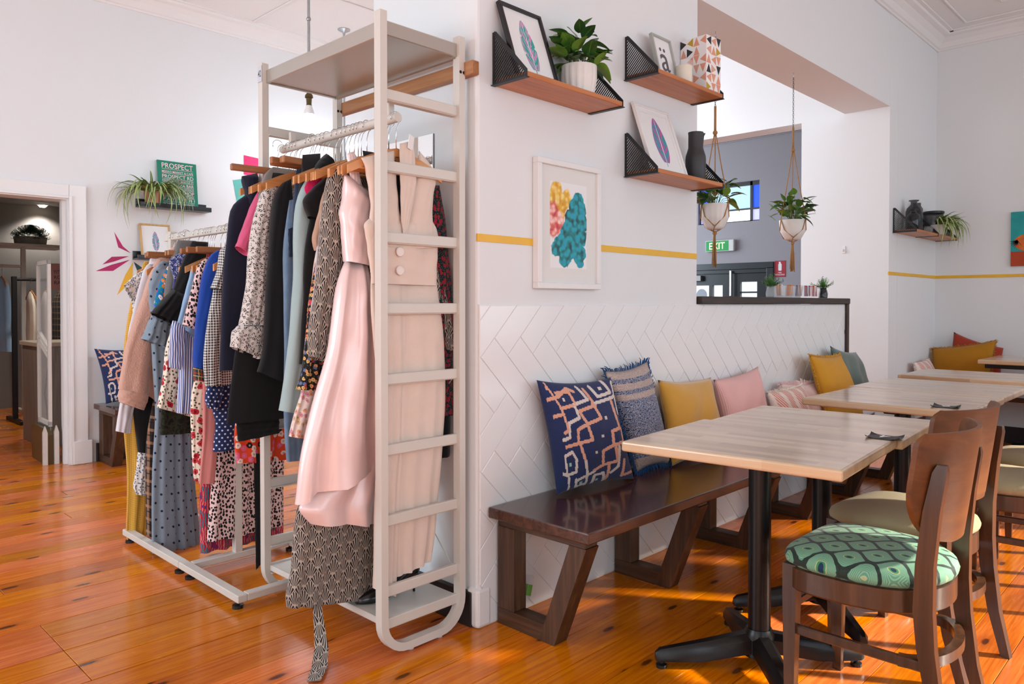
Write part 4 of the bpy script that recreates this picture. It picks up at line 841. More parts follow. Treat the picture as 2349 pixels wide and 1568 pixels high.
 ('skirt','black skirt hem showing low behind the beige jumpsuit',0.15,1,'t',[('body','black',0.15,[(-0.217,0.911),(-0.217,0.785),(-0.218,0.624)],[(-0.006,0.878),(-0.006,0.743),(-0.006,0.622)],0.05,(2,0.006))]),
 ('dress','mustard gingham maxi dress at the far left of the low rack',2.0,1,'l',[('body','gold',2.0,[(-0.45,1.416),(-0.513,1.224),(-0.536,1.095),(-0.552,0.979),(-0.559,0.866),(-0.553,0.557),(-0.538,0.388),(-0.541,0.177),(-0.552,0.065),(-0.541,-0.019)],[(-0.252,1.424),(-0.299,1.225),(-0.311,1.09),(-0.323,0.97),(-0.324,0.851),(-0.348,0.532),(-0.367,0.362),(-0.395,0.149),(-0.413,0.08),(-0.426,0.037)],0.05,(4,0.012))]),
 ('blouse','cream blouse with lace cap sleeve and blue sprigs',1.965,1,'l',[('body','lace',1.975,[(-0.428,1.389),(-0.466,1.368),(-0.5,1.281),(-0.519,1.228),(-0.512,1.062)],[(-0.22,1.389),(-0.16,1.368),(-0.16,1.281),(-0.16,1.228),(-0.16,1.062)],0.04,(2,0.005)),('lace_sleeve','lace',1.945,[(-0.46,1.38),(-0.512,1.346),(-0.564,1.295)],[(-0.429,1.326),(-0.461,1.264),(-0.517,1.202)],0.04,(5,0.008)),('cuff','lace',1.945,[(-0.502,0.472),(-0.515,0.375),(-0.53,0.284),(-0.518,0.249)],[(-0.446,0.464),(-0.451,0.365),(-0.462,0.272),(-0.473,0.236)],0.05,(3,0.006))]),
 ('shirt','white cotton shirt with collar and loose cuff beside the teddy coat',1.9,1,'l',[('body','shirt',1.91,[(-0.437,1.421),(-0.481,1.385),(-0.513,1.271),(-0.542,1.14),(-0.561,1.052),(-0.573,0.851)],[(-0.26,1.421),(-0.2,1.385),(-0.2,1.271),(-0.2,1.14),(-0.2,1.052),(-0.2,0.851)],0.04,(2,0.005)),('collar','shirt',1.89,[(-0.431,1.447),(-0.461,1.424),(-0.465,1.398)],[(-0.397,1.44),(-0.385,1.414),(-0.376,1.388)],0.04,(0,0)),('sleeve','shirt',1.88,[(-0.558,0.938),(-0.589,0.812),(-0.612,0.701),(-0.63,0.587)],[(-0.497,0.935),(-0.523,0.807),(-0.548,0.68),(-0.565,0.566)],0.045,(2,0.004))]),
 ('coat','fluffy dusty pink teddy coat with deep cuffs',1.82,1,'l',[('body','teddy',1.84,[(-0.365,1.487),(-0.4,1.45),(-0.434,1.41),(-0.455,1.28),(-0.469,1.064),(-0.475,0.849)],[(-0.22,1.487),(-0.16,1.45),(-0.16,1.41),(-0.16,1.28),(-0.16,1.064),(-0.16,0.849)],0.08,(2,0.006)),('collar','teddy',1.8,[(-0.373,1.493),(-0.415,1.452),(-0.461,1.42),(-0.482,1.381)],[(-0.351,1.455),(-0.377,1.411),(-0.411,1.379),(-0.445,1.356)],0.06,(0,0)),('sleeve','teddy',1.79,[(-0.44,1.429),(-0.49,1.365),(-0.509,1.314),(-0.537,1.227),(-0.574,1.121),(-0.614,0.991),(-0.635,0.863),(-0.645,0.798)],[(-0.398,1.409),(-0.437,1.322),(-0.454,1.228),(-0.471,1.119),(-0.491,0.985),(-0.506,0.876),(-0.512,0.813),(-0.515,0.758)],0.085,(1,0.005)),('cuff','teddy',1.79,[(-0.637,0.806),(-0.647,0.765),(-0.639,0.735)],[(-0.508,0.774),(-0.517,0.728),(-0.535,0.688)],0.095,(0,0)),('sleeve','teddy',1.835,[(-0.472,1.022),(-0.493,0.894),(-0.502,0.839),(-0.496,0.748)],[(-0.447,0.999),(-0.431,0.89),(-0.425,0.803),(-0.449,0.698)],0.07,(1,0.004))]),
 ('dress','grey blue polka dot maxi dress with flared sleeve',1.71,1,'l',[('body','polka',1.73,[(-0.436,1.401),(-0.476,1.379),(-0.505,1.277),(-0.518,1.11),(-0.512,0.88),(-0.501,0.69),(-0.515,0.425),(-0.522,0.224),(-0.526,0.004)],[(-0.287,1.412),(-0.299,1.324),(-0.311,1.193),(-0.323,1.02),(-0.333,0.803),(-0.33,0.536),(-0.314,0.322),(-0.302,0.181),(-0.288,-0.011)],0.06,(5,0.016)),('sleeve','polka',1.68,[(-0.486,1.402),(-0.521,1.361),(-0.543,1.29),(-0.546,1.214),(-0.53,1.144)],[(-0.442,1.391),(-0.45,1.319),(-0.455,1.236),(-0.456,1.162),(-0.456,1.116)],0.055,(1,0.004)),('sleeve_ruffle','polka',1.675,[(-0.534,1.149),(-0.554,1.095),(-0.578,1.037)],[(-0.456,1.121),(-0.452,1.058),(-0.451,0.984)],0.08,(4,0.012)),('collar','polka',1.67,[(-0.486,1.405),(-0.506,1.388),(-0.514,1.363)],[(-0.454,1.402),(-0.452,1.386),(-0.454,1.369)],0.03,(0,0))]),
 ('top','bright blue tropical flower print top',1.655,1,'l',[('body','bluefloral',1.655,[(-0.435,1.407),(-0.468,1.378),(-0.498,1.328),(-0.517,1.26),(-0.533,1.19)],[(-0.352,1.406),(-0.363,1.363),(-0.378,1.299),(-0.395,1.215),(-0.406,1.11)],0.045,(2,0.006))]),
 ('jacket','grey houndstooth jacket edge between blue prints',1.6,2,'l',[('body','hounds',1.6,[(-0.44,1.503),(-0.465,1.436),(-0.485,1.378),(-0.502,1.275),(-0.511,1.153)],[(-0.353,1.504),(-0.358,1.441),(-0.362,1.382),(-0.376,1.277),(-0.385,1.152)],0.05,(1,0.004))]),
 ('blouse','navy and white ruffled blouse with smocked neck',1.545,1,'l',[('body','blueruffle',1.545,[(-0.418,1.456),(-0.463,1.434),(-0.505,1.404),(-0.497,1.372),(-0.483,1.326),(-0.49,1.271)],[(-0.335,1.465),(-0.344,1.439),(-0.352,1.402),(-0.361,1.339),(-0.37,1.277),(-0.379,1.214)],0.05,(5,0.008))]),
 ('top','cream rose-print top with red blooms and gathered peplum',1.52,1,'l',[('body','rosecream',1.52,[(-0.521,1.034),(-0.535,0.984),(-0.544,0.843),(-0.556,0.786),(-0.57,0.73)],[(-0.391,1.029),(-0.395,0.978),(-0.4,0.832),(-0.409,0.763),(-0.418,0.671)],0.06,(7,0.012))]),
 ('skirt','dark camouflage skirt between polka dress and striped shirt',1.57,2,'l',[('body','camo',1.57,[(-0.529,0.79),(-0.537,0.703),(-0.542,0.595)],[(-0.371,0.776),(-0.38,0.687),(-0.393,0.586)],0.04,(2,0.006))]),
 ('top','black scuba top with wide bell sleeve',1.45,2,'l',[('sleeve','black',1.45,[(-0.435,1.489),(-0.468,1.421),(-0.5,1.331),(-0.524,1.259)],[(-0.36,1.489),(-0.369,1.426),(-0.418,1.333),(-0.471,1.238)],0.05,(1,0.004)),('bell_cuff','black',1.44,[(-0.526,1.265),(-0.574,1.218),(-0.623,1.16)],[(-0.477,1.242),(-0.491,1.184),(-0.515,1.107)],0.09,(4,0.012))]),
 ('shirt','blue and white striped long shirt',1.405,1,'l',[('body','bluestripe',1.415,[(-0.494,1.115),(-0.508,1.017),(-0.511,0.911),(-0.522,0.711)],[(-0.374,1.113),(-0.379,1.012),(-0.388,0.904),(-0.405,0.695)],0.05,(4,0.01)),('sleeve','bluestripe',1.375,[(-0.556,1.127),(-0.566,1.079),(-0.57,1.027),(-0.573,0.921)],[(-0.499,1.116),(-0.503,1.067),(-0.511,1.009),(-0.521,0.906)],0.05,(1,0.004))]),
 ('shirt','pale blue chambray shirt beside the dalmatian blouse',1.37,1,'l',[('body','ltblue',1.37,[(-0.44,1.391),(-0.474,1.361),(-0.5,1.257),(-0.52,1.184),(-0.539,1.107)],[(-0.392,1.389),(-0.401,1.313),(-0.413,1.214),(-0.43,1.125),(-0.46,1.045)],0.04,(1,0.004))]),
 ('top','cream rose-print trousers hanging below the striped shirt',1.345,2,'l',[('leg','rosecream',1.345,[(-0.486,0.805),(-0.493,0.69),(-0.484,0.478),(-0.475,0.406)],[(-0.415,0.799),(-0.424,0.683),(-0.437,0.471),(-0.45,0.403)],0.04,(1,0.004))]),
 ('dress','pink dalmatian spot maxi dress with short sleeve',1.3,1,'l',[('body','dalm',1.32,[(-0.414,1.39),(-0.428,1.194),(-0.429,0.998),(-0.414,0.84),(-0.399,0.68),(-0.4,0.532),(-0.407,0.406),(-0.418,0.25),(-0.429,0.129)],[(-0.11,1.39),(-0.05,1.194),(-0.05,0.998),(-0.05,0.84),(-0.05,0.68),(-0.05,0.532),(-0.05,0.406),(-0.05,0.25),(-0.05,0.129)],0.06,(6,0.014)),('sleeve','dalm',1.28,[(-0.438,1.407),(-0.473,1.386),(-0.491,1.342),(-0.516,1.244),(-0.549,1.111)],[(-0.392,1.398),(-0.405,1.35),(-0.425,1.272),(-0.453,1.186),(-0.489,1.089)],0.05,(1,0.004))]),
 ('skirt','salmon pink knitted skirt panel',1.265,2,'l',[('body','salmon',1.265,[(-0.465,1.002),(-0.47,0.856),(-0.473,0.612),(-0.49,0.41)],[(-0.382,0.998),(-0.391,0.85),(-0.404,0.603),(-0.422,0.402)],0.035,(1,0.004))]),
 ('coat','royal blue wool coat with tartan cuff lining',1.225,1,'l',[('body','royal',1.24,[(-0.391,1.446),(-0.43,1.406),(-0.447,1.233),(-0.464,1.003),(-0.472,0.908)],[(-0.16,1.446),(-0.1,1.406),(-0.1,1.233),(-0.1,1.003),(-0.1,0.908)],0.06,(2,0.005)),('sleeve','royal',1.205,[(-0.421,1.439),(-0.458,1.418),(-0.477,1.38),(-0.497,1.317),(-0.512,1.224),(-0.528,1.11),(-0.534,1.011),(-0.54,0.974),(-0.537,0.929)],[(-0.383,1.426),(-0.395,1.387),(-0.412,1.309),(-0.428,1.225),(-0.444,1.108),(-0.46,1.008),(-0.472,0.948),(-0.488,0.915)],0.06,(1,0.004)),('cuff_lining','check',1.205,[(-0.537,0.933),(-0.535,0.873)],[(-0.48,0.918),(-0.488,0.862)],0.05,(0,0))]),
 ('dress','navy white-dotted dress below the gingham shirt',1.18,1,'l',[('body','navydot',1.19,[(-0.436,0.966),(-0.456,0.853),(-0.469,0.74),(-0.444,0.695),(-0.458,0.556)],[(-0.14,0.966),(-0.08,0.853),(-0.08,0.74),(-0.08,0.695),(-0.08,0.556)],0.05,(4,0.008)),('cuff','navydot',1.155,[(-0.495,0.858),(-0.505,0.822),(-0.509,0.788),(-0.496,0.754)],[(-0.43,0.853),(-0.434,0.816),(-0.442,0.769),(-0.454,0.742)],0.05,(3,0.006))]),
 ('skirt','red folk print maxi skirt sweeping the rack base',1.37,2,'l',[('body','ikat',1.38,[(-0.422,0.517),(-0.435,0.375),(-0.438,0.22),(-0.437,0.064)],[(-0.08,0.517),(-0.02,0.375),(-0.02,0.22),(-0.02,0.064)],0.05,(5,0.016))]),
 ('shirt','black and white gingham shirt dress with ruffled shoulder',1.14,1,'l',[('body','ging',1.15,[(-0.401,1.449),(-0.436,1.402),(-0.449,1.232),(-0.469,1.044),(-0.478,0.848)],[(-0.16,1.449),(-0.1,1.402),(-0.1,1.232),(-0.1,1.044),(-0.1,0.848)],0.05,(3,0.006)),('sleeve','ging',1.115,[(-0.433,1.453),(-0.456,1.431),(-0.47,1.337),(-0.495,1.268)],[(-0.39,1.44),(-0.406,1.383),(-0.422,1.307),(-0.438,1.254)],0.06,(4,0.007)),('sleeve','ging',1.12,[(-0.485,1.265),(-0.497,1.194),(-0.512,1.13),(-0.526,1.014),(-0.532,0.93),(-0.522,0.852)],[(-0.436,1.266),(-0.44,1.194),(-0.448,1.129),(-0.456,1.011),(-0.459,0.925),(-0.457,0.858)],0.05,(2,0.005))]),
 ('dress','orange dress with white and black flowers behind the tall rack post',0.985,2,'l',[('body','orangefloral',0.985,[(-0.418,0.92),(-0.447,0.758),(-0.461,0.696),(-0.465,0.623),(-0.456,0.537)],[(-0.153,0.903),(-0.154,0.728),(-0.158,0.66),(-0.167,0.594),(-0.176,0.517)],0.05,(4,0.01))]),
 ('sash','black fabric sash hanging down beside the tall rack post',0.955,0,'l',[('strip','black',0.955,[(-0.392,0.572),(-0.391,0.461),(-0.388,0.276),(-0.385,0.078)],[(-0.353,0.566),(-0.354,0.455),(-0.353,0.269),(-0.352,0.109)],0.006,(0,0))]),
 ('leggings','black leggings hanging above the brown plaid trousers',1.875,2,'l',[('leg','black',1.875,[(-0.541,0.809),(-0.552,0.681),(-0.542,0.573),(-0.531,0.472)],[(-0.425,0.8),(-0.434,0.669),(-0.443,0.561),(-0.457,0.453)],0.05,(1,0.003))]),
 ('trousers','brown plaid trousers at the left of the low rack',1.83,2,'l',[('leg','plaid',1.83,[(-0.506,0.552),(-0.51,0.471),(-0.51,0.274),(-0.509,0.067)],[(-0.452,0.545),(-0.461,0.464),(-0.471,0.267),(-0.481,0.048)],0.04,(1,0.003))]),
]
def resample(pl, n):
    d = [0.0]
    for a, b in zip(pl[:-1], pl[1:]): d.append(d[-1]+math.dist(a, b))
    out = []; j = 0
    for k in range(n+1):
        t = d[-1]*k/n
        while j < len(d)-2 and d[j+1] < t: j += 1
        q = (t-d[j])/max(1e-9, d[j+1]-d[j]); out.append((lerp(pl[j][0], pl[j+1][0], q), lerp(pl[j][1], pl[j+1][1], q)))
    return out
def smooth_pl(pl):
    o = [pl[0]]
    for a, b, c in zip(pl[:-2], pl[1:-1], pl[2:]): o.append(((a[0]+2*b[0]+c[0])/4, (a[1]+2*b[1]+c[1])/4))
    return o+[pl[-1]]
def cloth(L, Rt, y, th, folds, seed, rows=26, n=36):
    """closed tube of cloth between a left and a right edge, rounded in thickness, with vertical folds"""
    rr = random.Random(seed); nf, amp = folds; ph = rr.uniform(0, 6.28); ph2 = rr.uniform(0, 6.28)
    A, B = smooth_pl(resample(L, rows)), smooth_pl(resample(Rt, rows)); rings, uvs = [], []; vlen = 0.0
    for i, (a, b) in enumerate(zip(A, B)):
        t = i/rows; tt = th*(0.22+0.78*min(1, t*7)**0.7); am = amp*(0.25+0.75*t); ring = []
        for j in range(n):
            al = 2*math.pi*j/n; s = (1-math.cos(al))/2; sg = math.sin(al)
            yy = -(abs(sg)**0.75)*(1 if sg >= 0 else -1)*tt/2
            w = math.sin(2*math.pi*nf*s+ph+1.6*t) + 0.45*math.sin(2*math.pi*(nf*1.7)*s+ph2-1.1*t)
            yy += am*w*(0.35+0.65*min(1, 4*min(s, 1-s)+0.3))
            yy += 0.0022*math.sin(19*t+9*s+ph)*math.sin(7*t-13*s+ph2)
            ring.append((lerp(a[0], b[0], s)+0.15*am*math.sin(11*t+ph), y+yy, lerp(a[1], b[1], s)))
        rings.append(ring); arc = [0.0]
        for j in range(n): arc.append(arc[-1]+math.dist(ring[j], ring[(j+1) % n]))
        if i: vlen += (math.dist(A[i], A[i-1])+math.dist(B[i], B[i-1]))/2
        half = arc[n//2]
        uvs.append([(a[0]+(q if q <= half+1e-6 else 2*half-q+0.0), a[1] if False else -vlen) for q in arc])
    return MB().ring_loft(rings, True, False, uvs=uvs)
def hook_pts(z, r=0.021, drop=0.105):
    return [(0, 0, z-drop), (0, 0, z-0.045)]+[(0.016*math.sin(a)*1.35, 0, z+0.0+0.019*math.cos(a)*1.1) for a in [math.pi*0.86-k*math.pi*1.5/9 for k in range(10)]]
def hanger_shape(z):
    """curved wooden hanger hanging from a rail at height z above the origin"""
    top = []; n = 14
    for k in range(n+1):
        x = lerp(-0.18, 0.18, k/n); top.append((x, z-0.118-0.074*abs(x/0.18)**1.3))
    rings = [[(x, -0.006, zz-0.017), (x, 0.006, zz-0.017), (x, 0.006, zz+0.012), (x, -0.006, zz+0.012)] for x, zz in top]
    return MB().ring_loft(rings), MB().cyl((-0.15, 0, z-0.185), (0.15, 0, z-0.185), 0.0055, n=8)
HK = {r: MB().tube(hook_pts(z), 0.0016, 5).mesh('hook', 4) for r, z in (('t', RLZ), ('l', LZ))}
HB = {}; HBAR = {}; HT = {}; HC = {}
for r, z in (('t', RLZ), ('l', LZ)):
    a, b = hanger_shape(z); HB[r] = a.mesh('shoulder', 0.6); HBAR[r] = b.mesh('bar', 0.6)
    HT[r] = MB().box((-0.19, -0.009, z-0.122), (0.19, 0.010, z-0.096), 0.003, 1).mesh('clamp_bar'); HC[r] = MB().tube([(-0.06, -0.012, z-0.12), (-0.06, -0.014, z-0.155), (0.06, -0.014, z-0.155), (0.06, -0.012, z-0.12)], 0.0016, 5).mesh('clip_wire', 4)
_seen = {}
def short(l):
    for c in (',', ' with ', ' at ', ' next ', ' between ', ' hanging ', ' hung ', ' folded ', ' showing ', ' glimpsed ', ' whose ', ' beside ', ' behind ', ' below ', ' above ', ' edge ', ' sliver ', ' sweeping '): l = l.split(c)[0]
    return l
for gi, (kind, label, gy, hang, rail, parts) in enumerate(GARMENTS):
    z = RLZ if rail == 't' else LZ; cx = RLX if rail == 't' else LX
    root = thing(kind, label, kind, (cx, gy, min(p[3][-1][1] for p in parts)), world=True, group='clothes on the %s rack' % ('tall' if rail == 't' else 'low'))
    tops = max(p[3][0][1] for p in parts)
    for pi, (pn, mat, py, L, Rt, th, fo) in enumerate(parts):
        if pi == 0 and tops < z-0.30 and hang:      # carry the cloth up to its hanger
            w0 = min(0.10, (Rt[0][0]-L[0][0])/2); L = [(cx-w0, z-0.12)]+L; Rt = [(cx+w0*0.4, z-0.12)]+Rt
        obj(pn, cloth(L, Rt, py, th, fo, gi*7+pi), F[mat], root, smooth=4)
    if hang:
        ht = thing('clothes_hanger', 'wooden hanger carrying the '+short(label), 'hanger', (cx, gy, 0), R.uniform(-0.2, 0.2), 'hangers on the %s rack' % ('tall' if rail == 't' else 'low'))
        if hang == 1:
            obj('shoulder', HB[rail], M_HANGER, ht); obj('bar', HBAR[rail], M_HANGER, ht)
        else:
            obj('clamp_bar', HT[rail], M_HANGERD, ht); obj('clip_wire', HC[rail], M_CHROME, ht)
        obj('hook', HK[rail], M_CHROME, ht)
used = set()
# a few extra empty or overlapping hangers seen along the rails
for k, (yy, rail, hang, dx) in enumerate(((0.80, 't', 2, -0.06), (0.62, 't', 2, 0.0), (0.60, 't', 2, -0.02), (0.245, 't', 1, 0.02), (0.16, 't', 1, 0.02), (1.77, 'l', 2, -0.03), (1.33, 'l', 2, -0.02))):
    cx = (RLX if rail == 't' else LX)+dx
    near = min((g_ for g_ in GARMENTS if g_[4] == rail), key=lambda g_: abs(g_[2]-yy)+(9 if g_[1] in used else 0)); used.add(near[1])
    ht = thing('clothes_hanger', 'spare wooden hanger hooked beside the '+short(near[1]), 'hanger', (cx, yy, 0), R.uniform(-0.12, 0.12), 'spare hangers on the %s rack' % ('tall' if rail == 't' else 'low'))
    if hang == 1: obj('shoulder', HB[rail], M_HANGER, ht); obj('bar', HBAR[rail], M_HANGER, ht)
    else: obj('clamp_bar', HT[rail], M_HANGERD, ht); obj('clip_wire', HC[rail], M_CHROME, ht)
    obj('hook', HK[rail], M_CHROME, ht)
# details: jumpsuit buttons, shell dress sash, card tags
by = {o['label']: o for o in bpy.data.objects if o.parent is None and 'label' in o.keys()}
js = by['beige sleeveless linen jumpsuit with buttons, nearest on the tall rack']
for z in (1.38, 1.316):
    obj('button', MB().lathe([(0.0001, 0), (0.0155, 0.0), (0.017, 0.002), (0.0155, 0.004), (0.010, 0.003), (0.0001, 0.003)], n=20).xf(Matrix.Translation((-0.305, 0.0665, z)) @ Matrix.Rotation(math.pi/2, 4, 'X')), M_BUTTON, js, smooth=0.6)
sh = by['black and taupe fan shell print dress with long sleeves and trailing sash']
sp = [(-0.52, 0.285, 0.32), (-0.515, 0.27, 0.20), (-0.515, 0.25, 0.10), (-0.53, 0.21, 0.03), (-0.58, 0.14, 0.008), (-0.64, 0.075, 0.006)]
rg = []; us = []
for i, p in enumerate(sp):
    w = (0.012, 0.014, 0.018, 0.024, 0.026, 0.022)[i]; rg.append([(p[0]-w*0.7, p[1]+w*0.7, p[2]), (p[0]+w*0.7, p[1]-w*0.7, p[2]+0.004), (p[0]+w*0.7, p[1]-w*0.7, p[2]+0.007), (p[0]-w*0.7, p[1]+w*0.7, p[2]+0.003)]); us.append([(0, i*0.08), (w*2, i*0.08), (w*2, i*0.08), (0, i*0.08), (0, i*0.08)])
obj('sash', MB().ring_loft(rg, uvs=us), F['shells'], sh)
def swing_tag(x, y, z, w, h, label, rot=0.3):
    t = obj('swing_tag', MB().box((-w/2, -0.001, -h), (w/2, 0.001, 0)), M_TAG); t.location = (x, y, z); t.rotation_euler = (0, 0.2, rot); tag(t, label, 'tag')
swing_tag(-0.255, 0.062, 1.785, 0.03, 0.05, 'white price tag dangling from the beige strap hanger')
# ---------------------------------------------------------------- shoes on the rack's bottom shelf
def heel_shoe(label, loc, rot):
    s = thing('high_heel_shoe', label, 'shoe', loc, rot, 'black stiletto shoes on the rack shelf')
    # sole path from toe (x=0.13) to heel (x=-0.10): foot rises to the heel
    st = [(0.145, 0.010, 0.004, 0.012), (0.125, 0.008, 0.016, 0.022), (0.095, 0.007, 0.028, 0.034), (0.06, 0.008, 0.035, 0.042), (0.02, 0.018, 0.033, 0.044), (-0.02, 0.040, 0.028, 0.046), (-0.06, 0.064, 0.026, 0.050), (-0.09, 0.076, 0.025, 0.056), (-0.105, 0.082, 0.014, 0.052)]
    rings = []
    for x, zb, hw, h in st:
        rings.append([(x, hw*math.cos(a), zb+max(0, math.sin(a))*h*(1.0 if True else 1)-0.004*(math.sin(a) < 0)) for a in [2*math.pi*k/14 for k in range(14)]])
    obj('upper', MB().ring_loft(rings), M_LEATHER, s, smooth=4)
    obj('heel', MB().tube([(-0.088, 0, 0.078), (-0.085, 0, 0.045), (-0.088, 0, 0.0)], [0.016, 0.007, 0.0045], 10), M_LEATHER, s, smooth=4)
    obj('insole', MB().ring_loft([[(x, -hw*0.8, zb+h*0.72), (x, hw*0.8, zb+h*0.72), (x, hw*0.8, zb+h*0.78), (x, -hw*0.8, zb+h*0.78)] for x, zb, hw, h in st[4:8]]), M_BLACK, s)
    return s
heel_shoe('black leather stiletto shoe, nearer the front of the bottom shelf', (-0.235, 0.205, 0.129), math.radians(170))
heel_shoe('black leather stiletto shoe, just behind the front one on the shelf', (-0.245, 0.285, 0.129), math.radians(176))
sd = thing('sandal', 'cream flat sandal tucked under the shell print dress', 'shoe', (-0.30, 0.40, 0.129), math.radians(178))
obj('sole', MB().ring_loft([[(0.11*math.cos(a)*1.0, 0.036*math.sin(a)*(1+0.2*math.cos(a)), z) for a in [2*math.pi*k/24 for k in range(24)]] for z in (0, 0.012)]), fab('cream_sole', srgb(226, 208, 182)), sd)
obj('strap', MB().tube([(0.04, -0.038, 0.008), (0.045, -0.02, 0.035), (0.045, 0.02, 0.035), (0.04, 0.038, 0.008)], 0.008, 8), F['tan'], sd, smooth=4)
# ---------------------------------------------------------------- perforated-bracket wall shelves
def bracket_mesh():
    """perforated triangular sheet in the YZ plane: frame strips and diagonal bars, 3 mm thick"""
    D, Hh, t, f = 0.176, 0.196, 0.003, 0.010; mb = MB()
    def strip(pts): mb.prism(pts, t, 0, -t/2)
    strip([(0, 0), (-f, 0), (-f, Hh), (0, Hh)]); strip([(0, 0), (-D, 0), (-D, f), (0, f)])
    strip([(-f, Hh), (-0.018, Hh), (-D, 0.026), (-D, f), (-D+0.006, f), (-0.014, Hh-0.018), (-f, Hh-0.018)])
    for k in range(-11, 14):
        c = k*0.0142; w = 0.0031
        def seg(c):
            pts = []   # line z = -y + c  (y negative outward)
            for s in [i/60 for i in range(61)]:
                y = -f*0.6-s*(D-f); z = -y+c
                hyp = Hh-0.004+(Hh-0.026)*(y+0.018)/(D-0.018)
                if f*0.6 <= z <= hyp: pts.append((y, z))
            return (pts[0], pts[-1]) if len(pts) > 2 else None
        s = seg(c)
        if s:
            (y0, z0), (y1, z1) = s; strip([(y0, z0-w), (y1, z1-w), (y1, z1+w), (y0, z0+w)])
    mb.box((-0.010, -D, -0.003), (0.012, 0, 0.0)); return mb
_br = bracket_mesh().mesh('bracket')
def wall_shelf(label, x0, x1, z, both=True):
    s = thing('wall_shelf', label, 'shelf', ((x0+x1)/2, -0.002, z), group='honey pine shelves with black brackets'); h = (x1-x0)/2
    obj('board', MB().box((-h+0.004, -0.174, 0.0), (h-0.004, -0.001, 0.02), 0.002, 1), M_SHELF, s)
    obj('bracket', _br, M_BLACKMETAL, s, loc=(-h+0.002, 0, -0.0002)); obj('bracket', _br, M_BLACKMETAL, s, loc=(h-0.002, 0, -0.0002))
    return s
wall_shelf('pine shelf with perforated black brackets, upper left on the pillar', 0.075, 0.66, 2.015)
wall_shelf('pine shelf with perforated black brackets under the patterned box', 0.915, 1.495, 2.212)
wall_shelf('pine shelf with perforated black brackets under the charcoal carafe', 0.915, 1.50, 1.777)
wall_shelf('pine shelf in the far corner carrying smoked glass bottles', 4.585, 5.175, 1.775); wall_shelf('pine shelf in the far corner carrying the trailing spider plant', 5.18, 5.765, 1.775)

# ---------------------------------------------------------------- framed prints
def feather_mat(name, a, b, c):
    g = G(name, 0.8); uv = g.uv(); u, v, _ = g.xyz(uv)
    w = g.noise(g.vec(g.mul(u, 1.2), g.sub(g.mul(v, 4.5), g.mul(g.ab(g.sub(u, 0.5)), 2.4))), 2.3, 2)
    col = g.ramp(w, [(0.32, a), (0.46, a), (0.51, b), (0.56, c), (0.66, c)])
    g.col(g.mix(g.lt(g.ab(g.sub(u, 0.5)), 0.025), col, srgb(232, 230, 232))); return g.m
TEAL, PINKF, VIO = srgb(44, 158, 148), srgb(214, 132, 180), srgb(98, 110, 176)
def feather(w, h, y, z0, mat, parent, lean=0.12, notch=True, tip=None):
    n = 26; L, Rg = [], []
    for i in range(n+1):
        t = i/n; hw = w/2*(math.sin(math.pi*min(1, t*0.93+0.07))**0.62)*(1-0.25*t); cut = 0.72 if notch and (i in (8, 17)) else 1.0; cut2 = 0.75 if notch and i in (12, 20) else 1.0
        cx = lean*h*(t-0.5)*-1.0*0.6
        L.append((cx-hw*cut, t*h)); Rg.append((cx+hw*cut2, t*h))
    mb = MB(); vs = []; uvs = []
    for (a, za), (b, zb) in zip(L, Rg): vs += [(a, y, z0+za), ((a+b)/2, y, z0+za), (b, y, z0+zb)]
    for i in range(n):
        for j in (0, 1): mb.uv[len(mb.f)] = [(j*0.5, i/n), (j*0.5+0.5, i/n), (j*0.5+0.5, (i+1)/n), (j*0.5, (i+1)/n)]; mb.f.append([i*3+j, i*3+j+1, i*3+j+4, i*3+j+3])
    mb.v = vs
    o = obj('painted_feather', mb, mat, parent)
    mb = MB().prism([(-0.002+lean*h*0.32, z0-h*0.14), (0.002+lean*h*0.32, z0-h*0.14), (0.0015+lean*h*0.28, z0+0.002), (-0.0015+lean*h*0.28, z0+0.002)], 0.0004, 1, y-0.0002); obj('quill', mb, mat, o)
    return o
def frame(label, x, y, z, w, h, lean, rotz, fmat, mat_w=0.0, depth=0.018, fw=0.014):
    """picture frame standing on its lower edge, facing -Y, leaning back by `lean`"""
    f = thing('framed_print', label, 'picture', (x, y, z)); f.rotation_euler = (-lean, 0, rotz)
    m = MB()
    for lo, hi in (((-w/2, 0, 0), (w/2, depth, fw)), ((-w/2, 0, h-fw), (w/2, depth, h)), ((-w/2, 0, fw), (-w/2+fw, depth, h-fw)), ((w/2-fw, 0, fw), (w/2, depth, h-fw))): m.box(lo, hi, 0.0015, 1)
    obj('frame', m, fmat, f); obj('backing', MB().box((-w/2+0.004, depth*0.55, 0.004), (w/2-0.004, depth, h-0.004)), M_WHITE, f)
    if mat_w:
        a = MB(); i0 = fw-0.002
        for lo, hi in (((-w/2+i0, depth*0.4, i0), (w/2-i0, depth*0.55, i0+mat_w)), ((-w/2+i0, depth*0.4, h-i0-mat_w), (w/2-i0, depth*0.55, h-i0)), ((-w/2+i0, depth*0.4, i0+mat_w), (-w/2+i0+mat_w*0.8, depth*0.55, h-i0-mat_w)), ((w/2-i0-mat_w*0.8, depth*0.4, i0+mat_w), (w/2-i0, depth*0.55, h-i0-mat_w))): a.box(lo, hi)
        obj('mount', a, M_WHITE, f)
    obj('glazing', MB().box((-w/2+fw-0.002, depth*0.30, fw-0.002), (w/2-fw+0.002, depth*0.33, h-fw+0.002)), glass('picture_glass', (0.5, 0.5, 0.5, 1), 0.02, 0.02), f)
    return f
f1 = frame('black-framed print of a teal and pink feather on the upper left shelf', 0.205, -0.125, 2.0352, 0.235, 0.315, 0.33, 0, M_BLACKFRAME)
feather(0.085, 0.215, 0.0092, 0.05, feather_mat('feather_ink_teal_pink', TEAL, srgb(150, 180, 200), PINKF), f1)
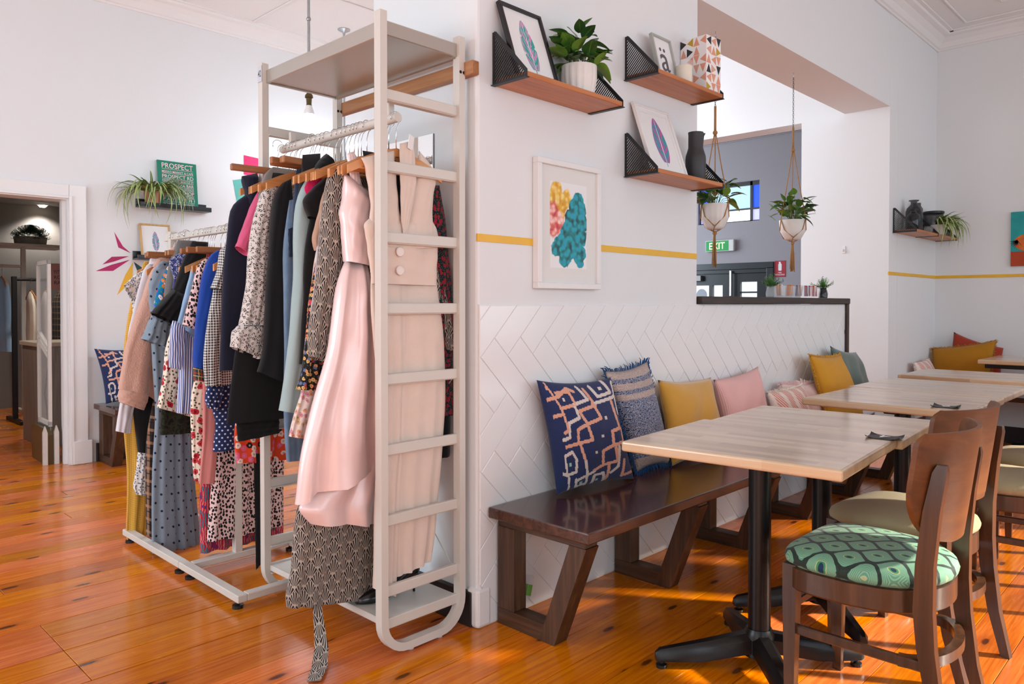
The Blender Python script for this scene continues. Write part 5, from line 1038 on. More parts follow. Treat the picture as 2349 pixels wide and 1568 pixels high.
f2 = frame('small grey-framed print of the letter a with two dots', 1.125, -0.112, 2.2322, 0.162, 0.225, 0.24, 0, M_GREYFRAME, fw=0.010)
tm = text_mesh('ä', 0.068, 0.118); obj('printed_letter', tm, plain('grey_printing_ink', srgb(92, 84, 90), 0.8), f2, loc=(-0.034, 0.0088, 0.05))
f3 = frame('white-framed print of a multicoloured feather beside the charcoal carafe', 1.10, -0.135, 1.7972, 0.295, 0.345, 0.33, 0, M_WHITEFRAME, 0.028)
feather(0.115, 0.23, 0.0095, 0.062, feather_mat('feather_ink_violet', srgb(52, 150, 160), VIO, srgb(200, 84, 150)), f3, 0.06, False)
# large ink painting
pf = thing('framed_painting', 'large white-framed abstract ink painting in yellow, coral and teal', 'painting', (0.50, -0.001, 1.262), world=False)
W_, H_, D_, fw = 0.405, 0.52, 0.032, 0.024
m = MB()
for lo, hi in (((-W_/2, -D_, 0), (W_/2, 0, fw)), ((-W_/2, -D_, H_-fw), (W_/2, 0, H_)), ((-W_/2, -D_, fw), (-W_/2+fw, 0, H_-fw)), ((W_/2-fw, -D_, fw), (W_/2, 0, H_-fw))): m.box(lo, hi, 0.002, 1)
obj('frame', m, M_WHITEFRAME, pf); obj('mount', MB().box((-W_/2+0.01, -D_*0.55, 0.01), (W_/2-0.01, -0.004, H_-0.01)), plain('ivory_mount', (0.77, 0.76, 0.73, 1), 0.8, var=0.01), pf)
def ink():
    g = G('alcohol_ink_painting', 0.7); uv = g.uv()
    wv = g.noise(uv, 7, 3, out=1); p = g.vadd(uv, g.vmul(g.n('ShaderNodeVectorMath', wv, (0.5, 0.5, 0.5), operation='SUBTRACT'), 0.11))
    cellp = g.vadd(g.sc(uv, (1.0, 1.55, 1)), g.vmul(wv, 0.05)); cd_ = g.vor(cellp, 9.0, feature='SMOOTH_F1'); ce = g.vor(cellp, 9.0, feature='DISTANCE_TO_EDGE'); sp = g.vor(uv, 46.0)
    def blob(cs):
        x, y, _ = g.xyz(p); best = None
        for cx, cy, r in cs:
            d = g.sub(length(g, g.sub(x, cx), g.mul(g.sub(y, cy), 1.45)), r*1.12); best = d if best is None else g.mn(best, d)
        return g.sub(best, g.mul(g.sub(0.5, cd_), 0.05))
    yel = blob([(0.18, 0.90, 0.12), (0.10, 0.78, 0.14), (0.30, 0.76, 0.16), (0.42, 0.84, 0.09), (0.26, 0.66, 0.12), (0.50, 0.80, 0.06)])
    cor = blob([(0.07, 0.66, 0.11), (0.17, 0.55, 0.15), (0.08, 0.45, 0.10), (0.22, 0.48, 0.09)])
    tea = blob([(0.76, 0.83, 0.11), (0.66, 0.72, 0.14), (0.84, 0.70, 0.13), (0.58, 0.58, 0.17), (0.80, 0.55, 0.20), (0.45, 0.45, 0.15), (0.66, 0.42, 0.24), (0.88, 0.38, 0.11), (0.30, 0.28, 0.16), (0.52, 0.26, 0.22), (0.38, 0.12, 0.13), (0.78, 0.18, 0.16), (0.18, 0.22, 0.12), (0.82, 0.08, 0.08)])
    nz = g.noise(uv, 5.5, 4, 0.6, 0.8)
    bub = g.add(g.mul(nz, 0.72), g.mul(g.smooth(cd_, 0.62, 0.12), 0.30)); rim = g.mul(g.lt(g.ab(g.sub(g.vor(cellp, 9.0), 0.40)), 0.022), g.gt(g.noise(uv, 9, 2), 0.48))
    ycol = g.ramp(bub, [(0.30, srgb(206, 146, 24)), (0.5, srgb(236, 186, 62)), (0.72, srgb(248, 222, 142))]); ycol = g.mix(g.mul(rim, 0.5), ycol, srgb(188, 112, 20))
    ccol = g.ramp(bub, [(0.30, srgb(194, 54, 74)), (0.5, srgb(236, 138, 122)), (0.72, srgb(250, 214, 204))]); ccol = g.mix(g.mul(rim, 0.4), ccol, srgb(176, 50, 60))
    tcol = g.ramp(bub, [(0.28, srgb(6, 66, 74)), (0.40, srgb(4, 112, 118)), (0.54, srgb(6, 160, 168)), (0.66, srgb(16, 160, 190)), (0.8, srgb(30, 140, 200))]); tcol = g.mix(g.mul(rim, 0.55), tcol, srgb(4, 70, 86))
    tcol = g.mix(g.mul(g.lt(sp, 0.09), 0.3), tcol, srgb(140, 214, 210))
    c = g.mix(g.smooth(yel, 0.03, -0.01), srgb(236, 236, 236), ycol); c = g.mix(g.smooth(cor, 0.05, -0.02), c, ccol); c = g.mix(g.smooth(tea, 0.012, -0.008), c, tcol)
    g.col(c); return g.m
a, b, z0, z1 = -0.118, 0.118, 0.085, 0.435
mb = MB(); mb.v = [(a, -D_*0.56, z0), (b, -D_*0.56, z0), (b, -D_*0.56, z1), (a, -D_*0.56, z1), (a, -D_*0.5, z0), (b, -D_*0.5, z0), (b, -D_*0.5, z1), (a, -D_*0.5, z1)]; mb.f = [[0, 1, 2, 3], [4, 7, 6, 5], [0, 4, 5, 1], [1, 5, 6, 2], [2, 6, 7, 3], [3, 7, 4, 0]]; mb.uv = {0: [(0, 0), (1, 0), (1, 1), (0, 1)]}
me = bpy.data.meshes.new('ink_sheet'); me.from_pydata(mb.v, [], mb.f); ul = me.uv_layers.new(name='UVMap')
for k, li in enumerate(me.polygons[0].loop_indices): ul.data[li].uv = mb.uv[0][k]
obj('ink_sheet', me, ink(), pf)
obj('glazing', MB().box((-W_/2+fw-0.003, -D_*0.78, fw-0.003), (W_/2-fw+0.003, -D_*0.75, H_-fw+0.003)), glass('painting_glass', (0.5, 0.5, 0.5, 1), 0.02, 0.02), pf)

# ---------------------------------------------------------------- things on the shelves
def fluted_pot(mat, r0, r1, h, flutes=0, prof=None):
    prof = prof or [(r0*0.9, 0), (r0, 0.004), (r1, h*0.55), (r1*1.0, h), (r1*0.93, h), (r1*0.9, h*0.8)]
    n = 64 if flutes else 28; rings = []
    dens = []
    for i in range(len(prof)-1):
        k = 6 if flutes and i in (1, 2) else 1
        for q in range(k): dens.append((lerp(prof[i][0], prof[i+1][0], q/k), lerp(prof[i][1], prof[i+1][1], q/k), i in (1, 2)))
    dens.append((*prof[-1], False))
    for r, z, fl_ in dens:
        rings.append([((r-(0.0022 if (fl_ and j % 4 < 2) else 0))*math.cos(2*math.pi*j/n), (r-(0.0022 if (fl_ and j % 4 < 2) else 0))*math.sin(2*math.pi*j/n), z) for j in range(n)])
    return MB().ring_loft(rings, True, True)
def leaf_mesh(L, W_, fold=0.25, droop=0.3, n=7, name='leaf', pointed=1.0):
    vs, fs, mb = [], [], MB()
    for i in range(n+1):
        t = i/n; w = W_/2*(math.sin(math.pi*(t*0.94+0.05)**0.8)**0.8)*(1-0.25*t*pointed); z = -droop*L*t*t
        vs += [(-w, L*t, z+fold*w), (0, L*t, z), (w, L*t, z+fold*w)]
    for i in range(n):
        for j in (0, 1): mb.uv[len(mb.f)] = [(j*0.5, i/n), (j*0.5+0.5, i/n), (j*0.5+0.5, (i+1)/n), (j*0.5, (i+1)/n)]; mb.f.append([i*3+j, i*3+j+1, i*3+j+4, i*3+j+3])
    mb.v = vs; return mb.mesh(name, 4)
LEAFM = [leaf_mesh(0.088, 0.064, 0.22, 0.22), leaf_mesh(0.078, 0.056, 0.3, 0.4), leaf_mesh(0.07, 0.046, 0.2, 0.1)]
for m_ in LEAFM: m_.materials.append(M_LEAF)
def leafy(parent, base, n, rad, hgt, seed, k=1.0, squash=1.0):
    rr = random.Random(seed)
    for i in range(n):
        az = rr.uniform(0, 2*math.pi); e = rr.random(); r = rad*(0.15+0.85*math.sqrt(e)); el = rr.uniform(0.1, 1.0)
        tip = Vector((base[0]+r*math.cos(az)*0.75, base[1]+r*math.sin(az)*0.75*squash, base[2]+hgt*(0.12+0.88*el)*(1.05-0.55*(r/rad)**2)))
        b0 = Vector(base)+Vector((0.012*math.cos(az), 0.012*math.sin(az), 0)); mid = (b0+tip)/2+Vector((0, 0, hgt*0.12))
        if i % 2 == 0: obj('stem', MB().tube([b0, mid, tip], 0.0016*k, 5), M_STEM, parent, smooth=4)
        lf = obj('leaf', rr.choice(LEAFM), None, parent, loc=tip); lf.scale = (k*rr.uniform(0.8, 1.15),)*3
        lf.rotation_euler = (rr.uniform(-0.35, 0.95)+0.25*(el-0.5), rr.uniform(-0.35, 0.35), az-math.pi/2+rr.uniform(-0.7, 0.7))
pp = thing('potted_plant', 'leafy green plant in a ribbed white pot on the upper left shelf', 'plant', (0.475, -0.092, 2.0352))
obj('pot', fluted_pot(M_CERAMIC, 0.062, 0.072, 0.118, 1), M_CERAMIC, pp, smooth=0.35); obj('soil', MB().cyl((0, 0, 0.09), (0, 0, 0.1), 0.064, n=24), M_SOIL, pp); leafy(pp, (0, 0, 0.10), 74, 0.135, 0.175, 3, 1.0, 0.6)
for k in (-0.7, 2.4): obj('hanging_hole', MB().cyl((0.0715*math.cos(k), 0.0715*math.sin(k), 0.108), (0.0735*math.cos(k), 0.0735*math.sin(k), 0.108), 0.003, n=8), M_BLACK, pp)
cn = thing('candle', 'cream candle in a clear glass tumbler on the upper right shelf', 'candle', (1.215, -0.125, 2.2322))
obj('wax', MB().lathe([(0.036, 0.004), (0.038, 0.01), (0.038, 0.082), (0.034, 0.084)], n=24), M_CANDLE, cn, smooth=0.7); obj('glass', MB().lathe([(0.038, 0), (0.0405, 0.004), (0.0415, 0.105), (0.0395, 0.105), (0.0385, 0.006)], n=28), M_GLASS, cn, smooth=0.7); obj('wick', MB().cyl((0, 0, 0.083), (0, 0, 0.094), 0.0012, n=5), M_BLACK, cn)
# gift box with triangle print: print is cut into the faces as flat coloured triangles
bx = thing('gift_box', 'tall gift box printed with coral, black and gold triangles', 'box', (1.44, -0.082, 2.2322), math.radians(-4))
bw, bd, bh = 0.125, 0.15, 0.27
obj('carton', MB().box((-bw/2, -bd/2, 0), (bw/2, bd/2, bh), 0.0015, 1), M_WHITE, bx)
TRI = [plain('coral_print', srgb(218, 152, 128), 0.7), plain('charcoal_print', srgb(40, 40, 42), 0.7), plain('gold_print', srgb(186, 152, 32), 0.6), plain('speckled_coral_print', srgb(214, 160, 140), 0.7, var=0.2, scale=260)]
def tri_print(name, face):
    rr = random.Random(5 if face == 'f' else 9); tris = {0: MB(), 1: MB(), 2: MB(), 3: MB()}
    wd = bw if face == 'f' else bd; nx = 3 if face == 'f' else 4; nz = 6; cw, chh = wd/nx, bh/nz
    for i in range(nx):
        for j in range(nz):
            k = rr.choice([0, 0, 0, 1, 2, 3, 3, None]); a0, b0, a1, b1 = -wd/2+i*cw, j*chh, -wd/2+(i+1)*cw, (j+1)*chh
            if k is None: continue
            m0 = 0.06*cw
            t = rr.choice([[(a0, b0), (a1, b0), ((a0+a1)/2, b1)], [(a0, b1), (a1, b1), ((a0+a1)/2, b0)], [(a0, b0), (a0, b1), (a1, (b0+b1)/2)], [(a1, b0), (a1, b1), (a0, (b0+b1)/2)]])
            c = (sum(p[0] for p in t)/3, sum(p[1] for p in t)/3); t = [(lerp(p[0], c[0], 0.06), lerp(p[1], c[1], 0.06)) for p in t]
            if face == 'f': tris[k].prism(t, 0.0004, 1, -bd/2-0.0005)
            else: tris[k].prism(t, 0.0004, 0, -bw/2-0.0005)
    for k, mb in tris.items():
        if mb.f: o = obj('printed_triangles', mb, TRI[k], bx); o['kind'] = 'stuff'
tri_print('front', 'f'); tri_print('side', 's')
cf = thing('carafe', 'matt charcoal carafe with a small spout on the lower right shelf', 'carafe', (1.375, -0.095, 1.7972))
prof = [(0.046, 0), (0.049, 0.004), (0.0495, 0.11), (0.048, 0.125), (0.040, 0.150), (0.036, 0.165), (0.0355, 0.225), (0.037, 0.24), (0.033, 0.24), (0.031, 0.22)]
rings = []
for r, z in prof: rings.append([((r+(0.017*max(0, (z-0.205)/0.035) if (k == 0 and z > 0.205) else 0.006*max(0, (z-0.205)/0.035) if (k in (1, 31) and z > 0.205) else 0))*math.cos(2*math.pi*k/32-0.55), (r+(0.017*max(0, (z-0.205)/0.035) if (k == 0 and z > 0.205) else 0))*math.sin(2*math.pi*k/32-0.55), z) for k in range(32)])
obj('body', MB().ring_loft(rings), M_CARAFE, cf, smooth=0.9)

# ---------------------------------------------------------------- macrame hanging planters
def hanging(label, x, y, ztop, zrim, h, r, seed, chain_to, fl_):
    p = thing('hanging_planter', label, 'plant', (x, y, zrim-h)); zt = ztop-(zrim-h); zr = h
    obj('pot', fluted_pot(M_CERAMIC, r*0.5, r, h, fl_, [(r*0.42, 0), (r*0.62, 0.008), (r*0.95, h*0.45), (r, h), (r*0.93, h), (r*0.9, h*0.7)]), M_CERAMIC, p, smooth=0.9); obj('soil', MB().cyl((0, 0, h*0.8), (0, 0, h*0.86), r*0.9, n=20), M_SOIL, p)
    leafy(p, (0, 0, h*0.85), 64, r*1.7, 0.20, seed, 1.0)
    zk = chain_to-(zrim-h)            # rope bundle top knot
    hk = obj('ceiling_hook', MB().tube([(0, 0, zt), (0, 0, zt-0.02), (0.008, 0, zt-0.03), (0.0, 0, zt-0.04), (-0.006, 0, zt-0.032)], 0.0018, 6), M_STEEL, p, smooth=4)
    zz = zt-0.038; k = 0
    link = MB().tube([(0.0045*math.cos(a), 0, 0.0085*math.sin(a)) for a in [2*math.pi*i/10 for i in range(10)]], 0.0013, 5, closed=True).mesh('chain_link', 4)
    while zz > zk+0.13: obj('chain_link', link, M_BLACKMETAL, p, loc=(0, 0, zz), rot=(0, 0, (k % 2)*math.pi/2)); zz -= 0.0145; k += 1
    obj('rope_wrap', MB().tube([(0, 0, zk+0.14), (0, 0, zk+0.07), (0, 0, zk)], 0.007, 10), M_ROPE, p, smooth=4); obj('knot', MB().sphere((0, 0, zk-0.012), 0.014, 12, 8), M_ROPE, p, smooth=4)
    for j in range(3):
        a = 2*math.pi*j/3+0.5; ca, sa = math.cos(a), math.sin(a); a2 = a+math.pi/3
        obj('rope_strand', MB().tube([(0.005*ca, 0.005*sa, zk-0.02), (r*0.5*ca, r*0.5*sa, lerp(zk, zr, 0.5)), (r*1.03*ca, r*1.03*sa, zr+0.005), (r*0.98*math.cos(a+0.3), r*0.98*math.sin(a+0.3), h*0.5), (r*0.72*math.cos(a2), r*0.72*math.sin(a2), h*0.10), (0.01*ca, 0.01*sa, -0.012)], 0.0032, 6), M_ROPE, p, smooth=4)
        obj('rope_strand', MB().tube([(r*1.03*ca, r*1.03*sa, zr+0.005), (r*0.98*math.cos(a-0.3), r*0.98*math.sin(a-0.3), h*0.5), (r*0.72*math.cos(a-math.pi/3), r*0.72*math.sin(a-math.pi/3), h*0.10)], 0.0032, 6), M_ROPE, p, smooth=4)
    obj('knot', MB().sphere((0, 0, -0.02), 0.013, 12, 8), M_ROPE, p, smooth=4); rr = random.Random(seed)
    ts = MB()
    for j in range(16):
        a = rr.uniform(0, 6.28); q = rr.uniform(0.2, 1); ts.tube([(0.004*math.cos(a), 0.004*math.sin(a), -0.02), (0.014*q*math.cos(a), 0.014*q*math.sin(a), -0.10), (0.018*q*math.cos(a), 0.018*q*math.sin(a), -0.19-rr.uniform(0, 0.03))], 0.0024, 5)
    t = obj('tassel', ts, M_ROPE, p, smooth=4); t['kind'] = 'stuff'
hanging('macrame hanging plant in a dimpled white pot behind the lower shelf', 2.045, 0.172, 2.770, 1.775, 0.145, 0.083, 11, 2.20, 1)
hanging('macrame hanging plant in a smooth white pot over the counter end', 3.115, 0.18, 2.770, 1.77, 0.135, 0.088, 23, 2.26, 0)

# ---------------------------------------------------------------- counter sill and its things
cs = obj('counter_top', MB().box((1.565, -0.028, 1.2), (3.606, 0.26, 1.24), 0.004, 1), M_SILL); tag(origin_to(cs, (2.58, 0.1, 1.2)), 'dark charred timber counter top on the tiled half wall', 'counter')
def jar_plant(label, x, y, seed):
    j = thing('jar_plant', label, 'plant', (x, y, 1.2402)); obj('jar', MB().lathe([(0.024, 0), (0.03, 0.004), (0.032, 0.03), (0.026, 0.058), (0.022, 0.066), (0.026, 0.072), (0.023, 0.072), (0.020, 0.06), (0.028, 0.03), (0.026, 0.006)], n=24), M_GLASS if seed == 1 else M_SMOKE, j, smooth=0.9)
    rr = random.Random(seed); lm = SPRIG
    for k in range(46):
        a, e = rr.uniform(0, 6.28), rr.uniform(0.05, 1.25); L = rr.uniform(0.04, 0.085); d = Vector((math.cos(a)*math.sin(e), math.sin(a)*math.sin(e), math.cos(e)))
        o = obj('sprig', lm, None, j, loc=(d.x*0.008, d.y*0.008, 0.066)); o.rotation_euler = (math.pi/2-e, 0, a-math.pi/2); o.scale = (L/0.06,)*3
def sprig_mesh():
    mb = MB(); rr = random.Random(2); mb.tube([(0, 0, 0), (0, 0.03, 0.002), (0, 0.06, 0)], 0.0008, 4)
    for k in range(16):
        y = 0.012+0.048*k/15; s = 1 if k % 2 else -1; o = len(mb.v); L = 0.013*(1.1-0.5*k/15); z = rr.uniform(-0.006, 0.008)
        mb.v += [(0, y, 0), (s*L*0.5, y+L*0.25, z+0.001), (s*L, y+L*0.6, z), (s*L*0.4, y+L*0.55, z-0.001)]; mb.f.append([o, o+1, o+2, o+3])
    return mb.mesh('sprig')
SPRIG = sprig_mesh(); SPRIG.materials.append(M_FERN)
jar_plant('feathery green sprig in a clear glass jar at the counter, left of the tumblers', 2.60, 0.09, 1); jar_plant('feathery green sprig in a smoked glass jar at the counter end', 3.44, 0.10, 2)
STK = [plain('brown_sugar_stick', srgb(196, 122, 62), 0.6), plain('blue_sugar_stick', srgb(52, 74, 140), 0.6), plain('white_sugar_stick', srgb(226, 224, 226), 0.6), plain('red_sugar_stick', srgb(192, 52, 48), 0.6)]
for i, (x, mixc) in enumerate(((2.745, (0, 0, 0, 2)), (2.89, (0, 0, 0, 0)), (3.05, (1, 1, 2, 0)), (3.20, (1, 2, 1, 3)), (3.345, (0, 2, 3, 1)))):
    nm = ('first', 'second', 'third', 'fourth', 'fifth')[i]; t = thing('glass_tumbler', 'glass tumbler of sugar sticks, %s from the left on the counter' % nm, 'glass', (x, 0.10+0.004*i, 1.2402), 0, 'tumblers of sugar sticks')
    obj('glass', MB().lathe([(0.024, 0), (0.028, 0.002), (0.0335, 0.078), (0.0315, 0.078), (0.0265, 0.012), (0.001, 0.012)], n=20), M_GLASS, t, smooth=0.7); rr = random.Random(i)
    for k in range(11):
        a = rr.uniform(0, 6.28); q = rr.uniform(0.003, 0.019); mm = Matrix.Translation((q*math.cos(a), q*math.sin(a), 0.014)) @ Matrix.Rotation(rr.uniform(-0.16, 0.16), 4, 'X') @ Matrix.Rotation(rr.uniform(-0.16, 0.16), 4, 'Y') @ Matrix.Rotation(a, 4, 'Z')
        obj('sugar_stick', MB().box((-0.006, -0.002, 0), (0.006, 0.002, 0.072), 0.0015, 1, mm), STK[rr.choice(mixc)], t)
# adhesive hook on the passage wall
hk = thing('wall_hook', 'small clear adhesive hook on the bright white passage wall', 'hook', (4.4985, 0.35, 1.62)); obj('plate', MB().box((-0.006, -0.014, 0), (0, 0.014, 0.062), 0.004, 2), M_WHITEFRAME, hk); obj('prong', MB().tube([(-0.004, 0, 0.03), (-0.016, 0, 0.016), (-0.024, 0, 0.024), (-0.024, 0, 0.034)], 0.004, 8), M_WHITEFRAME, hk, smooth=4)
# exit sign and fire extinguisher sign in the grey entry room
ex = thing('exit_sign', 'green illuminated EXIT sign on the grey wall', 'sign', (GX-0.001, 3.91, 2.03)); obj('housing', MB().box((-0.07, -0.245, 0), (0, 0.245, 0.18), 0.01, 2), plain('white_sign_housing', srgb(206, 206, 200), 0.5), ex)
obj('green_face', MB().box((-0.073, -0.155, 0.012), (-0.069, 0.235, 0.168)), emit('lit_green_sign', srgb(22, 128, 62), 0.55), ex)
tm = text_mesh('EXIT', 0.27, 0.105); tm.transform(Matrix.Rotation(-math.pi/2, 4, 'Z')); obj('lettering', tm, emit('lit_cream_letters', srgb(236, 232, 180), 1.0), ex, loc=(-0.0745, 0.175, 0.038))
fs_ = thing('fire_sign', 'red fire extinguisher sign beside the black entry doors', 'sign', (GX-0.001, 2.945, 1.605)); obj('plate', MB().box((-0.006, -0.085, 0), (0, 0.085, 0.245), 0.002, 1), plain('red_sign', srgb(172, 26, 44), 0.4), fs_)
obj('extinguisher_symbol', MB().prism([(-0.022, 0.095), (0.022, 0.095), (0.026, 0.11), (0.026, 0.19), (0.014, 0.205), (0.022, 0.225), (-0.006, 0.23), (-0.014, 0.205), (-0.026, 0.19), (-0.026, 0.11)], 0.001, 0, -0.0072), M_WHITE, fs_)
for s_, wd, zz in (('FIRE', 0.05, 0.055), ('EXTINGUISHER', 0.145, 0.025)):
    tm = text_mesh(s_, wd, 0.02); tm.transform(Matrix.Rotation(-math.pi/2, 4, 'Z')); obj('lettering', tm, M_WHITE, fs_, loc=(-0.0068, wd/2, zz))
# ---------------------------------------------------------------- cushions
def cushion(label, BL, BR, TR, TL, th, mat, group='cushions along the tiled wall', pinch=0.085, n=22, fringe=None, fringe_sides='LRTB', fl=0.022, paint=None, crumple=0.004, seed=0, name='cushion'):
    BL, BR, TR, TL = map(Vector, (BL, BR, TR, TL)); base = (BL+BR)/2; base.z = min(BL.z, BR.z)
    c = thing(name, label, 'cushion', base, group=group); nrm = (BR-BL).cross(TL-BL).normalized(); rr = random.Random(seed); ph = [rr.uniform(0, 6.28) for _ in range(6)]
    Wd, Hd = (BR-BL).length, (TL-BL).length
    def P(u, v):
        uu, vv = u*2-1, v*2-1
        su = uu*(1-pinch*(1-vv*vv)*abs(uu)); sv = vv*(1-pinch*(1-uu*uu)*abs(vv)); a, b = (su+1)/2, (sv+1)/2
        return BL.lerp(BR, a).lerp(TL.lerp(TR, a), b)-base
    def T(u, v):
        uu, vv = abs(u*2-1), abs(v*2-1); k = max(0, (1-uu**2.6)*(1-vv**2.6))**0.55
        return th/2*k*(1-0.10*v)+crumple*k*(math.sin(9*u+5*v+ph[0])*math.sin(7*v-4*u+ph[1])+0.5*math.sin(17*u-11*v+ph[2]))
    mb = MB(); idx = {}
    for side in (0, 1):
        for j in range(n+1):
            for i in range(n+1):
                edge = i in (0, n) or j in (0, n)
                if side == 1 and edge: idx[(1, i, j)] = idx[(0, i, j)]; continue
                u, v = i/n, j/n; idx[(side, i, j)] = len(mb.v); mb.v.append(tuple(P(u, v)+nrm*T(u, v)*(1 if side == 0 else -1)))
    for side in (0, 1):
        for j in range(n):
            for i in range(n):
                q = [(i, j), (i+1, j), (i+1, j+1), (i, j+1)]; mb.uv[len(mb.f)] = [(a/n*Wd, b/n*Hd) for a, b in q]; mb.f.append([idx[(side, a, b)] for a, b in q])
    me = mb.mesh('cover', 4); o = obj('cover', me, mat, c)
    if paint:
        for m_ in paint[1]: me.materials.append(m_)
        for k, p in enumerate(me.polygons):
            if k < n*n: p.material_index = paint[0]((k % n+0.5)/n, (k//n+0.5)/n)
    if fringe:
        fb = MB(); step = 0.008
        for s_ in fringe_sides:
            L = Wd if s_ in 'TB' else Hd
            for k in range(int(L/step)):
                t = (k+0.5)/(L/step); u, v = {'L': (0, t), 'R': (1, t), 'B': (t, 0), 'T': (t, 1)}[s_]; p = P(u, v); cdir = (p-P(0.5+(u-0.5)*0.9, 0.5+(v-0.5)*0.9)).normalized(); j1 = Vector((rr.uniform(-1, 1), rr.uniform(-1, 1), rr.uniform(-1, 1)))
                ln = fl*rr.uniform(0.7, 1.2); fb.tube([p-cdir*0.004, p+cdir*ln*0.55+j1*0.003+nrm*0.003, p+cdir*ln*0.95+j1*0.007-Vector((0, 0, fl*0.25))], [0.003, 0.0026, 0.0012], 4)
        f = obj('fringe', fb, fringe, c); f['kind'] = 'stuff'
    return c
# kilim pattern: polylines rasterised on the woven grid
SEG = {1: [[(0.17, 0.98), (0.28, 0.79), (0.32, 0.58), (0.26, 0.56)], [(0.10, 0.84), (0.30, 0.87), (0.46, 0.95), (0.52, 0.92)], [(0.28, 0.90), (0.46, 0.92), (0.48, 0.80), (0.30, 0.77)], [(0.14, 0.70), (0.30, 0.72)],
           [(0.64, 0.94), (0.70, 0.78), (0.50, 0.74), (0.56, 0.62), (0.72, 0.66), (0.68, 0.80)], [(0.56, 0.62), (0.44, 0.58), (0.42, 0.46), (0.58, 0.48), (0.56, 0.60)], [(0.42, 0.46), (0.24, 0.44)], [(0.44, 0.44), (0.46, 0.30)],
           [(0.90, 0.80), (0.92, 0.55), (0.82, 0.53), (0.80, 0.40), (0.93, 0.42), (0.94, 0.54)], [(0.80, 0.40), (0.68, 0.36), (0.66, 0.22), (0.82, 0.24), (0.82, 0.38)], [(0.66, 0.22), (0.55, 0.18)], [(0.72, 0.20), (0.70, 0.04)], [(0.90, 0.24), (0.86, 0.06), (0.98, 0.10)]],
       2: [[(0.58, 0.96), (0.64, 0.84), (0.46, 0.80), (0.48, 0.68), (0.34, 0.64), (0.32, 0.52), (0.22, 0.50)], [(0.72, 0.96), (0.76, 0.86), (0.92, 0.88), (0.88, 0.99)], [(0.70, 0.80), (0.98, 0.84)], [(0.98, 0.96), (0.96, 0.68)],
           [(0.20, 0.36), (0.32, 0.39), (0.36, 0.32), (0.34, 0.20), (0.22, 0.18), (0.20, 0.36)], [(0.16, 0.20), (0.24, 0.18), (0.26, 0.02)], [(0.46, 0.30), (0.48, 0.02)], [(0.34, 0.10), (0.56, 0.17)], [(0.34, 0.12), (0.36, 0.03), (0.48, 0.04)], [(0.56, 0.02), (0.56, 0.12), (0.66, 0.13), (0.68, 0.03)], [(0.86, 0.38), (0.82, 0.18), (0.74, 0.12)]]}
DOT = [(0.36, 0.845, 2), (0.82, 0.93, 2), (0.78, 0.66, 2), (0.70, 0.50, 2), (0.60, 0.36, 2), (0.27, 0.28, 3), (0.41, 0.07, 3), (0.60, 0.06, 3), (0.17, 0.94, 1)]
def kilim(u, v):
    u, v = u**0.64, v**0.92
    for x, y, k in DOT:
        if abs(u-x) < 0.016 and abs(v-y) < 0.016: return k
    best, bk = 1, 0
    for k, pls in SEG.items():
        for pl in pls:
            for (x0, y0), (x1, y1) in zip(pl[:-1], pl[1:]):
                dx, dy = x1-x0, y1-y0; t = max(0, min(1, ((u-x0)*dx+(v-y0)*dy)/(dx*dx+dy*dy+1e-9))); d = math.hypot(u-x0-t*dx, v-y0-t*dy)
                if d < best: best, bk = d, k
    return bk if best < 0.0155 else 0
KM = [fab('kilim_peach_yarn', KIL['peach'], 0.9, 0.5, 300), fab('kilim_cream_yarn', KIL['cream'], 0.9, 0.5, 300), fab('kilim_mint_yarn', srgb(150, 200, 180), 0.9)]
cushion('navy kilim cushion with peach and cream lines, nearest on the bench', (0.33, -0.10, 0.452), (0.775, -0.155, 0.450), (0.715, -0.075, 0.885), (0.262, -0.055, 0.905), 0.13, F['kilim'], n=120, paint=(kilim, KM), seed=1)
cushion('blue rag-woven cushion with blue fringe behind the navy kilim one', (0.86, -0.11, 0.455), (1.125, -0.115, 0.452), (1.02, -0.055, 0.940), (0.69, -0.055, 0.915), 0.12, F['rag'], fringe=F['bluefringe'], fl=0.03, seed=2)
cushion('plain mustard velvet cushion between the woven and the blush cord ones', (1.10, -0.14, 0.452), (1.56, -0.16, 0.452), (1.575, -0.07, 0.825), (1.10, -0.06, 0.845), 0.15, F['mustard'], seed=3, crumple=0.008)
cushion('blush pink corduroy cushion beside the mustard velvet one', (1.62, -0.14, 0.452), (2.11, -0.15, 0.452), (2.10, -0.07, 0.85), (1.60, -0.07, 0.81), 0.14, F['cord'], seed=4, crumple=0.010)
cushion('white and coral tufted lumbar cushion beside the blush cord one', (2.10, -0.20, 0.452), (2.60, -0.22, 0.452), (2.58, -0.12, 0.715), (2.12, -0.11, 0.705), 0.12, F['boho'], fringe=F['cream'], fringe_sides='TR', fl=0.02, seed=5)
cushion('pale pink fringed lumbar cushion behind the coral tufted one', (2.42, -0.13, 0.452), (2.98, -0.15, 0.452), (2.95, -0.07, 0.70), (2.40, -0.06, 0.73), 0.11, F['palepink'], fringe=F['palepink'], fl=0.04, seed=6)
cushion('mustard linen cushion with frayed edge near the counter end', (2.74, -0.22, 0.452), (3.22, -0.26, 0.452), (3.20, -0.11, 0.868), (2.72, -0.10, 0.885), 0.14, F['mustardlinen'], fringe=F['mustardlinen'], fl=0.018, seed=7)
cushion('grey green suede cushion at the far end of the long bench', (3.20, -0.15, 0.452), (3.70, -0.17, 0.452), (3.60, -0.07, 0.86), (3.13, -0.07, 0.925), 0.14, F['sagecush'], seed=8, crumple=0.012)
RG = 'cushions in the far right corner'
